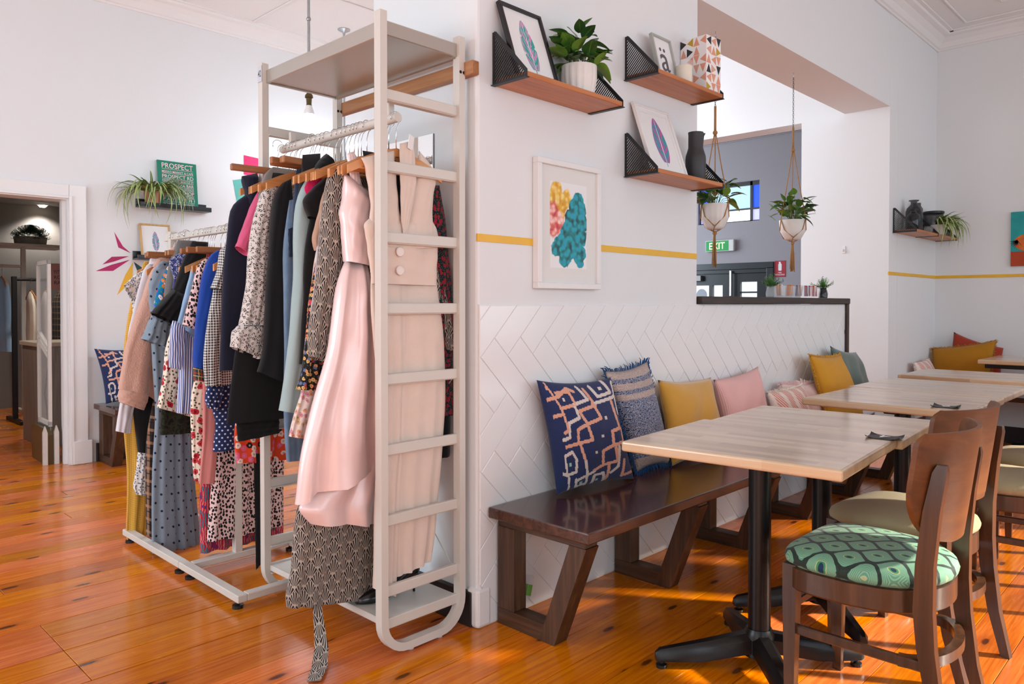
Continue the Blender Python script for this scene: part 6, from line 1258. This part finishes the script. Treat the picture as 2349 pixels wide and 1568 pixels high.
cushion('small coral and white tufted cushion in the far right corner', (4.95, -0.14, 0.452), (5.38, -0.15, 0.452), (5.36, -0.06, 0.73), (4.97, -0.05, 0.715), 0.11, F['boho'], RG, fringe=F['cream'], fringe_sides='LR', fl=0.025, seed=9)
cushion('large deep mustard cushion with frayed edge in the far corner', (5.50, -0.03, 0.452), (5.52, -0.50, 0.452), (5.62, -0.52, 0.89), (5.60, -0.02, 0.80), 0.13, F['mustarddeep'], RG, fringe=F['mustarddeep'], fl=0.02, seed=10)
cushion('rust red cushion behind the large mustard one', (5.64, -0.10, 0.452), (5.66, -0.56, 0.452), (5.72, -0.55, 0.82), (5.71, -0.17, 0.95), 0.10, F['rust'], RG, seed=11)
cushion('navy kilim cushion on the small bench by the doorway', (0.02, 4.08, 0.452), (0.36, 4.04, 0.452), (0.36, 4.17, 0.86), (-0.03, 4.17, 0.865), 0.13, F['kilim'], None, n=60, paint=(kilim, KM), seed=12)

# ---------------------------------------------------------------- spider plants
def blade(L, w, bend, name='leaf'):
    n = 10; mb = MB(); vs = []
    for i in range(n+1):
        t = i/n; a = bend*t*t; y = L*(t-0.18*bend*t**3); z = L*(0.55*t-0.42*bend*t*t); ww = w/2*min(1, 5*t+0.35)*(1-t**3)+0.0004
        vs += [(-ww, y, z+ww*0.5), (0, y, z), (ww, y, z+ww*0.5)]
    for i in range(n):
        for j in (0, 1): mb.uv[len(mb.f)] = [(j*0.5, i/n), (j*0.5+0.5, i/n), (j*0.5+0.5, (i+1)/n), (j*0.5, (i+1)/n)]; mb.f.append([i*3+j, i*3+j+1, i*3+j+4, i*3+j+3])
    mb.v = vs; m = mb.mesh(name, 4); m.materials.append(M_SPIDER); return m
BL_ = [blade(0.26, 0.015, 1.5), blade(0.30, 0.014, 2.1), blade(0.24, 0.016, 1.0), blade(0.34, 0.013, 2.6), blade(0.2, 0.015, 0.6)]
def spider(label, loc, pot, n, seed, az0, az1, k=1.0):
    s = thing('spider_plant', label, 'plant', loc); z0 = pot(s); rr = random.Random(seed)
    for i in range(n):
        a = rr.uniform(az0, az1); o = obj('leaf', BL_[rr.choice([0, 1, 1, 2, 3, 3, 4])], None, s, loc=(0.02*math.cos(a), 0.02*math.sin(a), z0)); o.rotation_euler = (rr.uniform(-0.25, 0.4), rr.uniform(-0.3, 0.3), a-math.pi/2); o.scale = (k, k*rr.uniform(0.75, 1.1), k*rr.uniform(0.8, 1.1))
def pot_a(s): obj('pot', MB().lathe([(0.045, 0), (0.05, 0.004), (0.062, 0.10), (0.06, 0.118), (0.053, 0.118), (0.05, 0.09)], n=24), M_TERRA, s, smooth=0.7); obj('soil', MB().cyl((0, 0, 0.09), (0, 0, 0.10), 0.05, n=18), M_SOIL, s); return 0.105
def pot_b(s): obj('pot', MB().lathe([(0.045, 0), (0.05, 0.004), (0.06, 0.09), (0.055, 0.09), (0.05, 0.07)], n=24), M_CERAMIC, s, smooth=0.7); obj('soil', MB().cyl((0, 0, 0.07), (0, 0, 0.08), 0.05, n=18), M_SOIL, s); return 0.085

# ---------------------------------------------------------------- left wall: picture ledges, poster, prints, painted shards
def ledge(label, x0, x1, z):
    l = thing('picture_ledge', label, 'shelf', ((x0+x1)/2, 4.249, z), group='black picture ledges'); h = (x1-x0)/2
    obj('ledge_base', MB().box((-h, -0.115, 0), (h, 0, 0.012), 0.001, 1), M_BLACKLEDGE, l); obj('front_lip', MB().box((-h, -0.115, 0.012), (h, -0.103, 0.036), 0.001, 1), M_BLACKLEDGE, l); obj('back_plate', MB().box((-h, -0.012, 0.012), (h, 0, 0.07), 0.001, 1), M_BLACKLEDGE, l)
ledge('black picture ledge holding the spider plant and green poster', 0.30, 0.86, 1.962); ledge('black picture ledge below, holding the oak-framed feather print', 0.275, 0.85, 1.548)
spider('spider plant trailing from a terracotta pot on the black ledge', (0.405, 4.185, 1.9745), pot_a, 86, 4, -math.pi*1.08, 0.1, 1.3)
ps = thing('town_poster', 'green poster board listing Prospect place names in pink capitals', 'poster', (0.615, 4.185, 1.9745)); ps.rotation_euler = (-0.11, 0, 0)
PW, PH = 0.315, 0.385
obj('board', MB().box((-PW/2, 0, 0), (PW/2, 0.008, PH), 0.001, 1), plain('teal_green_board', srgb(18, 122, 98), 0.3, var=0.05), ps)
M_PINKINK = plain('pale_pink_lettering', srgb(240, 206, 208), 0.5)
rows = [('PROSPECT', 0.325, 0.042, 1), ('MEKKO MARKET & CAFE', 0.288, 0.018, 1), ('PROSPECT RD', 0.243, 0.030, 1), ('KINTORE AVE  MYRTLE ST', 0.216, 0.015, 1), ("LEO'S PIZZA BAR", 0.180, 0.024, 1), ('MUFFETTS CAKES & GATEAUX', 0.156, 0.013, 1), ('SUNNYS SHOP', 0.116, 0.028, 1), ('FARNGATE  ROSEMONT HALL', 0.094, 0.012, 1), ('P A Y I N T H I', 0.060, 0.024, 1), ("SCHINELLA'S MARKET", 0.026, 0.018, 1)]
for s_, z, h, _ in rows: obj('lettering', text_mesh(s_, 0.25, h), M_PINKINK, ps, loc=(-0.122, -0.0008, z))
for z in (0.317, 0.282, 0.236, 0.210, 0.174, 0.150, 0.109, 0.088, 0.052, 0.018): obj('rule_line', MB().box((-0.122, -0.0008, z), (0.128, 0, z+0.0022)), M_PINKINK, ps)
f4 = frame('oak-framed feather print on the lower black ledge', 0.435, 4.165, 1.5605, 0.235, 0.285, 0.20, 0, M_OAKFRAME); feather(0.06, 0.155, 0.0092, 0.07, feather_mat('feather_ink_small', TEAL, srgb(150, 150, 200), PINKF), f4, 0.02)
SH = [('magenta shard painted on the left wall, pointing up', [(0.262, 1.600), (0.205, 1.650), (0.143, 1.757), (0.172, 1.640)], srgb(176, 30, 98)), ('upper of two magenta shards painted pointing left', [(0.250, 1.575), (0.124, 1.565), (0.057, 1.503), (0.143, 1.530)], srgb(168, 28, 92)),
      ('lower of two magenta shards painted pointing left', [(0.256, 1.548), (0.12, 1.503), (0.01, 1.452), (0.132, 1.456)], srgb(176, 30, 98)), ('yellow shard painted on the left wall, pointing down', [(0.276, 1.525), (0.222, 1.430), (0.160, 1.270), (0.272, 1.385)], srgb(232, 180, 50)), ('dark green shard painted beside the lower ledge', [(0.285, 1.532), (0.345, 1.490), (0.385, 1.455), (0.310, 1.462)], srgb(34, 72, 74)),
      ('hot pink painted square showing behind the hanger ends', [(1.20, 2.50), (1.335, 2.49), (1.335, 2.33), (1.20, 2.33)], srgb(222, 24, 100)), ('turquoise painted patch behind the navy blazer', [(1.10, 2.27), (1.28, 2.315), (1.28, 1.92), (1.14, 2.05)], srgb(92, 176, 166))]
for lb, pts, c in SH: o = obj('painted_shard', MB().prism(pts, 0.0015, 1, 4.2478), plain('mural_paint', c, 0.6, var=0.06)); tag(origin_to(o, (pts[0][0], 4.249, min(p[1] for p in pts))), lb, 'mural')

# ---------------------------------------------------------------- far shelf: smoked bottles, spider plant; pineapple painting
def bottle(label, x, y, r, h):
    b = thing('glass_bottle', label, 'bottle', (x, y, 1.7952)); obj('body', MB().lathe([(r*0.9, 0), (r, 0.006), (r, h*0.62), (r*0.86, h*0.74), (r*0.5, h*0.83), (r*0.38, h*0.88), (r*0.40, h*0.95), (r*0.62, h*0.975), (r*0.62, h), (r*0.4, h)], n=28), M_SMOKE, b, smooth=0.9)
bottle('small smoked glass bottle on the far corner shelf', 4.70, -0.12, 0.05, 0.165); bottle('tall smoked glass bottle on the far corner shelf', 4.83, -0.085, 0.062, 0.255)
v = thing('glass_vase', 'slim black glass vase behind the tall smoked bottle', 'vase', (5.0, -0.06, 1.7952)); obj('body', MB().lathe([(0.04, 0), (0.045, 0.006), (0.045, 0.20), (0.03, 0.225), (0.03, 0.25), (0.025, 0.25)], n=24), M_SMOKE, v, smooth=0.9)
v = thing('glass_jar', 'wide smoked glass jar behind the far spider plant', 'jar', (5.42, -0.075, 1.7952)); obj('body', MB().lathe([(0.07, 0), (0.078, 0.008), (0.078, 0.18), (0.07, 0.2), (0.066, 0.2)], n=28), M_SMOKE, v, smooth=0.9); obj('rim', MB().lathe([(0.079, 0.19), (0.084, 0.195), (0.084, 0.21), (0.079, 0.215)], n=28), M_BLACK, v)
v = thing('glass_dish', 'little clear glass dish on the far corner shelf', 'dish', (5.07, -0.13, 1.7952)); obj('bowl', MB().lathe([(0.02, 0), (0.032, 0.01), (0.036, 0.035), (0.03, 0.055), (0.026, 0.055)], n=24), M_GLASS, v, smooth=0.9)
spider('spider plant cascading from a white pot on the far corner shelf', (5.36, -0.125, 1.7952), pot_b, 78, 8, -math.pi*0.95, 0.05, 1.08)
pn = thing('canvas_painting', 'pineapple painting on teal ground cut off by the right edge', 'painting', (5.768, -0.90, 1.525)); CW, CH = 0.62, 0.465
obj('canvas', MB().box((-0.022, -CW/2, 0), (0, CW/2, CH), 0.002, 1), plain('teal_brushed_paint', srgb(30, 156, 156), 0.7, var=0.35, scale=9), pn); obj('orange_ground', MB().box((-0.0232, -CW/2+0.001, 0.001), (-0.0218, CW/2-0.001, 0.125)), plain('burnt_orange_paint', srgb(172, 62, 24), 0.7, var=0.25, scale=14), pn)
fruit = MB().prism([(0.17+0.12*math.cos(a), 0.20+0.075*math.sin(a)) for a in [2*math.pi*k/20 for k in range(20)]], 0.001, 0, -0.0238); obj('fruit', fruit, plain('orange_fruit_paint', srgb(206, 104, 40), 0.7, var=0.4, scale=30), pn)
for k in range(9):
    a = 2.0+k*0.28; obj('crown_leaf', MB().prism([(0.255, 0.205), (0.262, 0.225), (0.262-0.06*math.cos(a+1.2), 0.215+0.07*math.sin(a+1.2))], 0.001, 0, -0.0242), M_BLACK, pn)

# ---------------------------------------------------------------- pendant lights
pl = thing('pendant_bulb', 'bare lit bulb on a galvanised conduit drop over the clothes', 'light', (0.62, 2.2, 0), world=False); zb = 2.385
obj('conduit', MB().cyl((0, 0, CZ-0.001), (0, 0, zb+0.14), 0.009, n=10), M_STEEL, pl, smooth=0.7); obj('coupling', MB().sphere((0, 0, 2.985), 0.015, 12, 8), M_STEEL, pl, smooth=4)
obj('lampholder', MB().lathe([(0.012, zb+0.14), (0.024, zb+0.125), (0.026, zb+0.11), (0.018, zb+0.105), (0.016, zb+0.07), (0.019, zb+0.06)], n=16), plain('aged_brass', srgb(96, 84, 54), 0.35, 0.8), pl, smooth=0.8)
obj('bulb_collar', MB().lathe([(0.017, zb+0.065), (0.028, zb+0.03), (0.033, zb+0.004)], n=20), M_WHITE, pl, smooth=0.8); obj('bulb', MB().lathe([(0.033, zb+0.004), (0.034, zb-0.012), (0.029, zb-0.032), (0.016, zb-0.044), (0.0005, zb-0.047)], n=20), emit('lit_bulb', (0.78, 0.90, 1.0, 1), 640.0), pl, smooth=0.8)
cr = thing('ceiling_rose', 'metal ceiling rose and drop seen above the tall rack', 'light', (1.86, 3.69, CZ)); obj('cup', MB().lathe([(0.055, 0), (0.055, -0.006), (0.03, -0.02), (0.012, -0.03), (0.009, -0.05)], n=20), M_STEEL, cr, smooth=0.8); obj('conduit', MB().cyl((0, 0, -0.04), (0, 0, -1.13), 0.009, n=10), M_STEEL, cr); obj('lampholder', MB().cyl((0, 0, -1.12), (0, 0, -1.19), 0.02, n=14), M_STEEL, cr); obj('bulb', MB().sphere((0, 0, -1.215), 0.034, 18, 12), bpy.data.materials['lit_bulb'], cr, smooth=4)
# scrap of packaging under the bench
sc_ = thing('plastic_tube', 'small clear plastic tube with green label leaning under the bench', 'litter', (0.225, -0.035, 0.062)); sc_.rotation_euler = (0.0, 0.35, 0.2)
obj('tube', MB().lathe([(0.016, 0), (0.017, 0.01), (0.017, 0.075), (0.014, 0.082)], n=16), M_ACRYL, sc_, smooth=0.8); obj('green_label', MB().lathe([(0.0172, 0.008), (0.0174, 0.046), (0.0172, 0.048)], n=16, cap=False), plain('green_label_print', srgb(112, 168, 52), 0.5, var=0.3, scale=120), sc_)
# ---------------------------------------------------------------- dim back room beyond the doorway
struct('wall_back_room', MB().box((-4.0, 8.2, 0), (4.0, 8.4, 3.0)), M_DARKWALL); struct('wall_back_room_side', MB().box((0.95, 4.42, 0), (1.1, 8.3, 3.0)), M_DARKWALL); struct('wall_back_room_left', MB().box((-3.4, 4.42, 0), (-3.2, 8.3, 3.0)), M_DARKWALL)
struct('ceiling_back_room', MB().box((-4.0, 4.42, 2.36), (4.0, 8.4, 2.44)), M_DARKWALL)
dl = thing('downlight', 'round recessed downlight glowing in the back room ceiling', 'light', (0.605, 8.05, 2.36)); obj('bezel', MB().lathe([(0.06, 0), (0.06, -0.006), (0.05, -0.008), (0.05, 0)], n=24), M_WHITE, dl); obj('lens', MB().cyl((0, 0, -0.005), (0, 0, -0.03), 0.05, 0.03, n=20), emit('warm_downlight', (1, 0.86, 0.66, 1), 9.0), dl)
l_ = bpy.data.lights.new('downlight_glow', 'SPOT'); l_.energy = 48; l_.color = (1, 0.92, 0.82); l_.spot_size = 2.2; l_.spot_blend = 0.6; l_.shadow_soft_size = 0.05; lo_ = bpy.data.objects.new('downlight_glow', l_); COL.objects.link(lo_); lo_.parent = dl; lo_.location = (0, 0, -0.05)
for bx_, by_ in ((-0.9, 5.6), (0.2, 6.2)):  # two extra downlights out of view, added to brighten the back room
    d3 = thing('downlight', 'added unseen downlight brightening the %s of the back room' % ('left side' if bx_ < 0 else 'service counter'), 'light', (bx_, by_, 2.36)); obj('bezel', MB().lathe([(0.06, 0), (0.06, -0.006), (0.05, -0.008), (0.05, 0)], n=24), M_WHITE, d3); obj('lens', MB().cyl((0, 0, -0.005), (0, 0, -0.03), 0.05, 0.03, n=20), bpy.data.materials['warm_downlight'], d3)
    lo2 = bpy.data.objects.new('downlight_glow', l_); COL.objects.link(lo2); lo2.parent = d3; lo2.location = (0, 0, -0.05)
# security gate in the doorway
sg = thing('security_gate', 'white-framed clear security gate with a bronze base in the doorway', 'security gate', (-0.262, 4.455, 0), math.radians(88))
# local x runs along the gate depth, gate seen at an angle
def gbar(a, b, w=0.03): 
    mb = MB(); (x0, z0), (x1, z1) = a, b; dx, dz = x1-x0, z1-z0; l = math.hypot(dx, dz); nx, nz = -dz/l*w/2, dx/l*w/2
    return mb.prism([(x0-nx, z0-nz), (x1-nx, z1-nz), (x1+nx, z1+nz), (x0+nx, z0+nz)], 0.022, 1, -0.011)
G0, G1, GT = -0.06, 0.30, 1.53
M_GATE = plain('pale_gate_plastic', srgb(206, 198, 190), 0.45)
for a, b in (((G0+0.015, 0.28), (G0+0.015, GT)), ((G1-0.015, 0.28), (G1-0.015, GT)), ((G0, GT-0.015), (G1, GT-0.015)), ((G0, 0.30), (G1, 0.30)), ((G0+0.015, 0.86), (G1-0.015, 0.98)), ((G0+0.015, 0.80), (G1-0.015, 0.92))): obj('gate_bar', gbar(a, b), M_GATE, sg)
obj('clear_panel', MB().box((G0+0.004, -0.005, 0.2), (G1-0.004, 0.005, GT-0.005)), M_ACRYL, sg)
obj('base_box', MB().prism([(G0-0.02, 0), (G1+0.03, 0), (G1+0.03, 0.24), (G1-0.02, 0.27), (G0+0.02, 0.27), (G0-0.02, 0.22)], 0.09, 1, -0.045), plain('bronze_base_panel', srgb(92, 78, 52), 0.3, 0.3), sg)
for yy in (-0.045, 0.03): obj('end_cover', MB().prism([(yy, 0), (yy+0.03, 0), (yy+0.03, 0.24), (yy+0.015, 0.29), (yy, 0.24)], 0.03, 0, G0-0.045), M_GATE, sg)
obj('yellow_sticker', MB().box((G0-0.0225, -0.046, 0.01), (G0+0.0, -0.0445, 0.04)), M_YELLOW, sg)
# service counter in grey laminate
ct = thing('service_counter', 'grey oak laminate service counter inside the back room', 'counter', (0.42, 5.49, 0), world=False)
obj('front_panel', MB().box((-0.55, -0.28, 0.0), (0.5, 0.28, 0.84)), M_LAMINATE, ct); obj('counter_top', MB().box((-0.57, -0.30, 0.84), (0.52, 0.30, 0.875), 0.003, 1), plain('pale_counter_top', srgb(176, 160, 142), 0.4), ct); obj('printer', MB().box((-0.30, -0.2, 0.875), (-0.05, 0.1, 1.03), 0.012, 2), M_WHITE, ct)
cb = obj('power_cable', MB().tube([(-0.06, 5.25, 0.88), (-0.08, 5.184, 0.875), (-0.07, 5.203, 0.7), (-0.10, 5.203, 0.45), (-0.06, 5.203, 0.006)], 0.006, 6), M_BLACK, smooth=4); tag(origin_to(cb, (-0.06, 5.2, 0.0)), 'black power cable drooping down the laminate counter', 'cable')
# racks with clothes inside the back room
def back_rack(label, x0, x1, y, z, mat, cols, seed):
    r = thing('clothes_rail', label, 'clothes rack', ((x0+x1)/2, y, 0)); h = (x1-x0)/2
    obj('rail', MB().cyl((-h, 0, z), (h, 0, z), 0.016, n=10), mat, r)
    for s_ in (-1, 1): obj('post', MB().box((s_*h-0.022, -0.022, 0.03), (s_*h+0.022, 0.022, z+0.25 if mat is M_WHITEMETAL else z+0.03), 0.003, 1), mat, r); obj('foot', MB().box((s_*h-0.022, -0.28, 0), (s_*h+0.022, 0.28, 0.04), 0.003, 1), mat, r)
    if mat is M_WHITEMETAL: obj('shelf', MB().box((-h-0.05, -0.25, z+0.205), (h+0.38, 0.25, z+0.235)), mat, r)
    rr = random.Random(seed)
    for k, c in enumerate(cols):
        x = lerp(x0+0.08, x1-0.08, (k+0.5)/len(cols)); zb = z-0.14-rr.uniform(0.75, 1.05); w = rr.uniform(0.2, 0.24)
        gm = thing('dress', c[1], 'dress', (x, y, zb), math.pi/2+rr.uniform(-0.2, 0.2), 'clothes in the back room')
        Ls = [(-0.03, z-0.12-zb), (-w*0.8, z-0.20-zb), (-w, z-0.45-zb), (-w*0.9, z-0.7-zb), (-w*1.15, 0)]; Rs = [(-a, b) for a, b in Ls]
        obj('body', cloth(Ls, Rs, 0, 0.06, (4, 0.01), seed+k, 16, 24), F[c[0]], gm, smooth=4)
        hg = thing('clothes_hanger', 'wooden hanger holding the %s' % short(c[1]), 'hanger', (x, y, z-LZ), math.pi/2, 'hangers in the back room'); obj('shoulder', HB['l'], M_HANGER, hg); obj('hook', HK['l'], M_CHROME, hg)
back_rack('white shelved rail of clothes at the back of the dim room', -0.8, 0.29, 7.55, 1.61, M_WHITEMETAL, [('bluestripe', 'striped dress on the left of the dim back rail'), ('jean', 'long denim dress on the dim back rail'), ('lilac', 'pale lilac dress on the dim back rail'), ('ltblue', 'pale blue dress on the dim back rail')], 50)
back_rack('black rail holding cream lace dresses in the dim room', 0.06, 0.62, 6.9, 1.45, M_BLACKMETAL, [('cream', 'cream lace dress nearest on the black rail'), ('shirt', 'white lace dress on the black rail'), ('plaid', 'dark dress on the black rail')], 60)
bp = thing('artificial_bush', 'round dark green artificial bush in an oval concrete trough', 'plant', (0.361, 7.55, 1.8455)); obj('trough', MB().lathe([(0.12, 0), (0.15, 0.01), (0.16, 0.09), (0.14, 0.09)], n=24), plain('concrete_trough', srgb(150, 144, 134), 0.8), bp)
rr = random.Random(77); sp2 = SPRIG.copy(); sp2.materials.clear(); sp2.materials.append(M_DARKFERN)
for k in range(280):
    a, e = rr.uniform(0, 6.28), rr.uniform(0, 1.6); d = Vector((math.cos(a)*math.sin(e), math.sin(a)*math.sin(e), math.cos(e))); o = obj('sprig', sp2, None, bp, loc=(d.x*0.10, d.y*0.10, 0.07+d.z*0.06)); o.rotation_euler = (math.pi/2-e, 0, a-math.pi/2); o.scale = (1.5,)*3
sgn = thing('fitting_room_sign', 'pink FITTING ROOM RACK sign half hidden behind the gate', 'sign', (0.24, 5.98, 1.33)); obj('stand', MB().cyl((0, 0.02, -1.33), (0, 0.02, 0.1), 0.008, n=8).cyl((0, 0.02, -1.33), (0, 0.02, -1.32), 0.1, n=20), M_BLACKMETAL, sgn); obj('sign_board', MB().box((-0.085, 0, 0), (0.085, 0.01, 0.25)), plain('dusty_pink_board', srgb(168, 118, 116), 0.6), sgn)
for s_, z in (('FITTING', 0.155), ('ROOM', 0.105), ('RACK', 0.055)): obj('lettering', text_mesh(s_, 0.12, 0.033), M_INK, sgn, loc=(-0.06, -0.0008, z))
# ---------------------------------------------------------------- tidy helper marks
for o in _W: del o['_w']
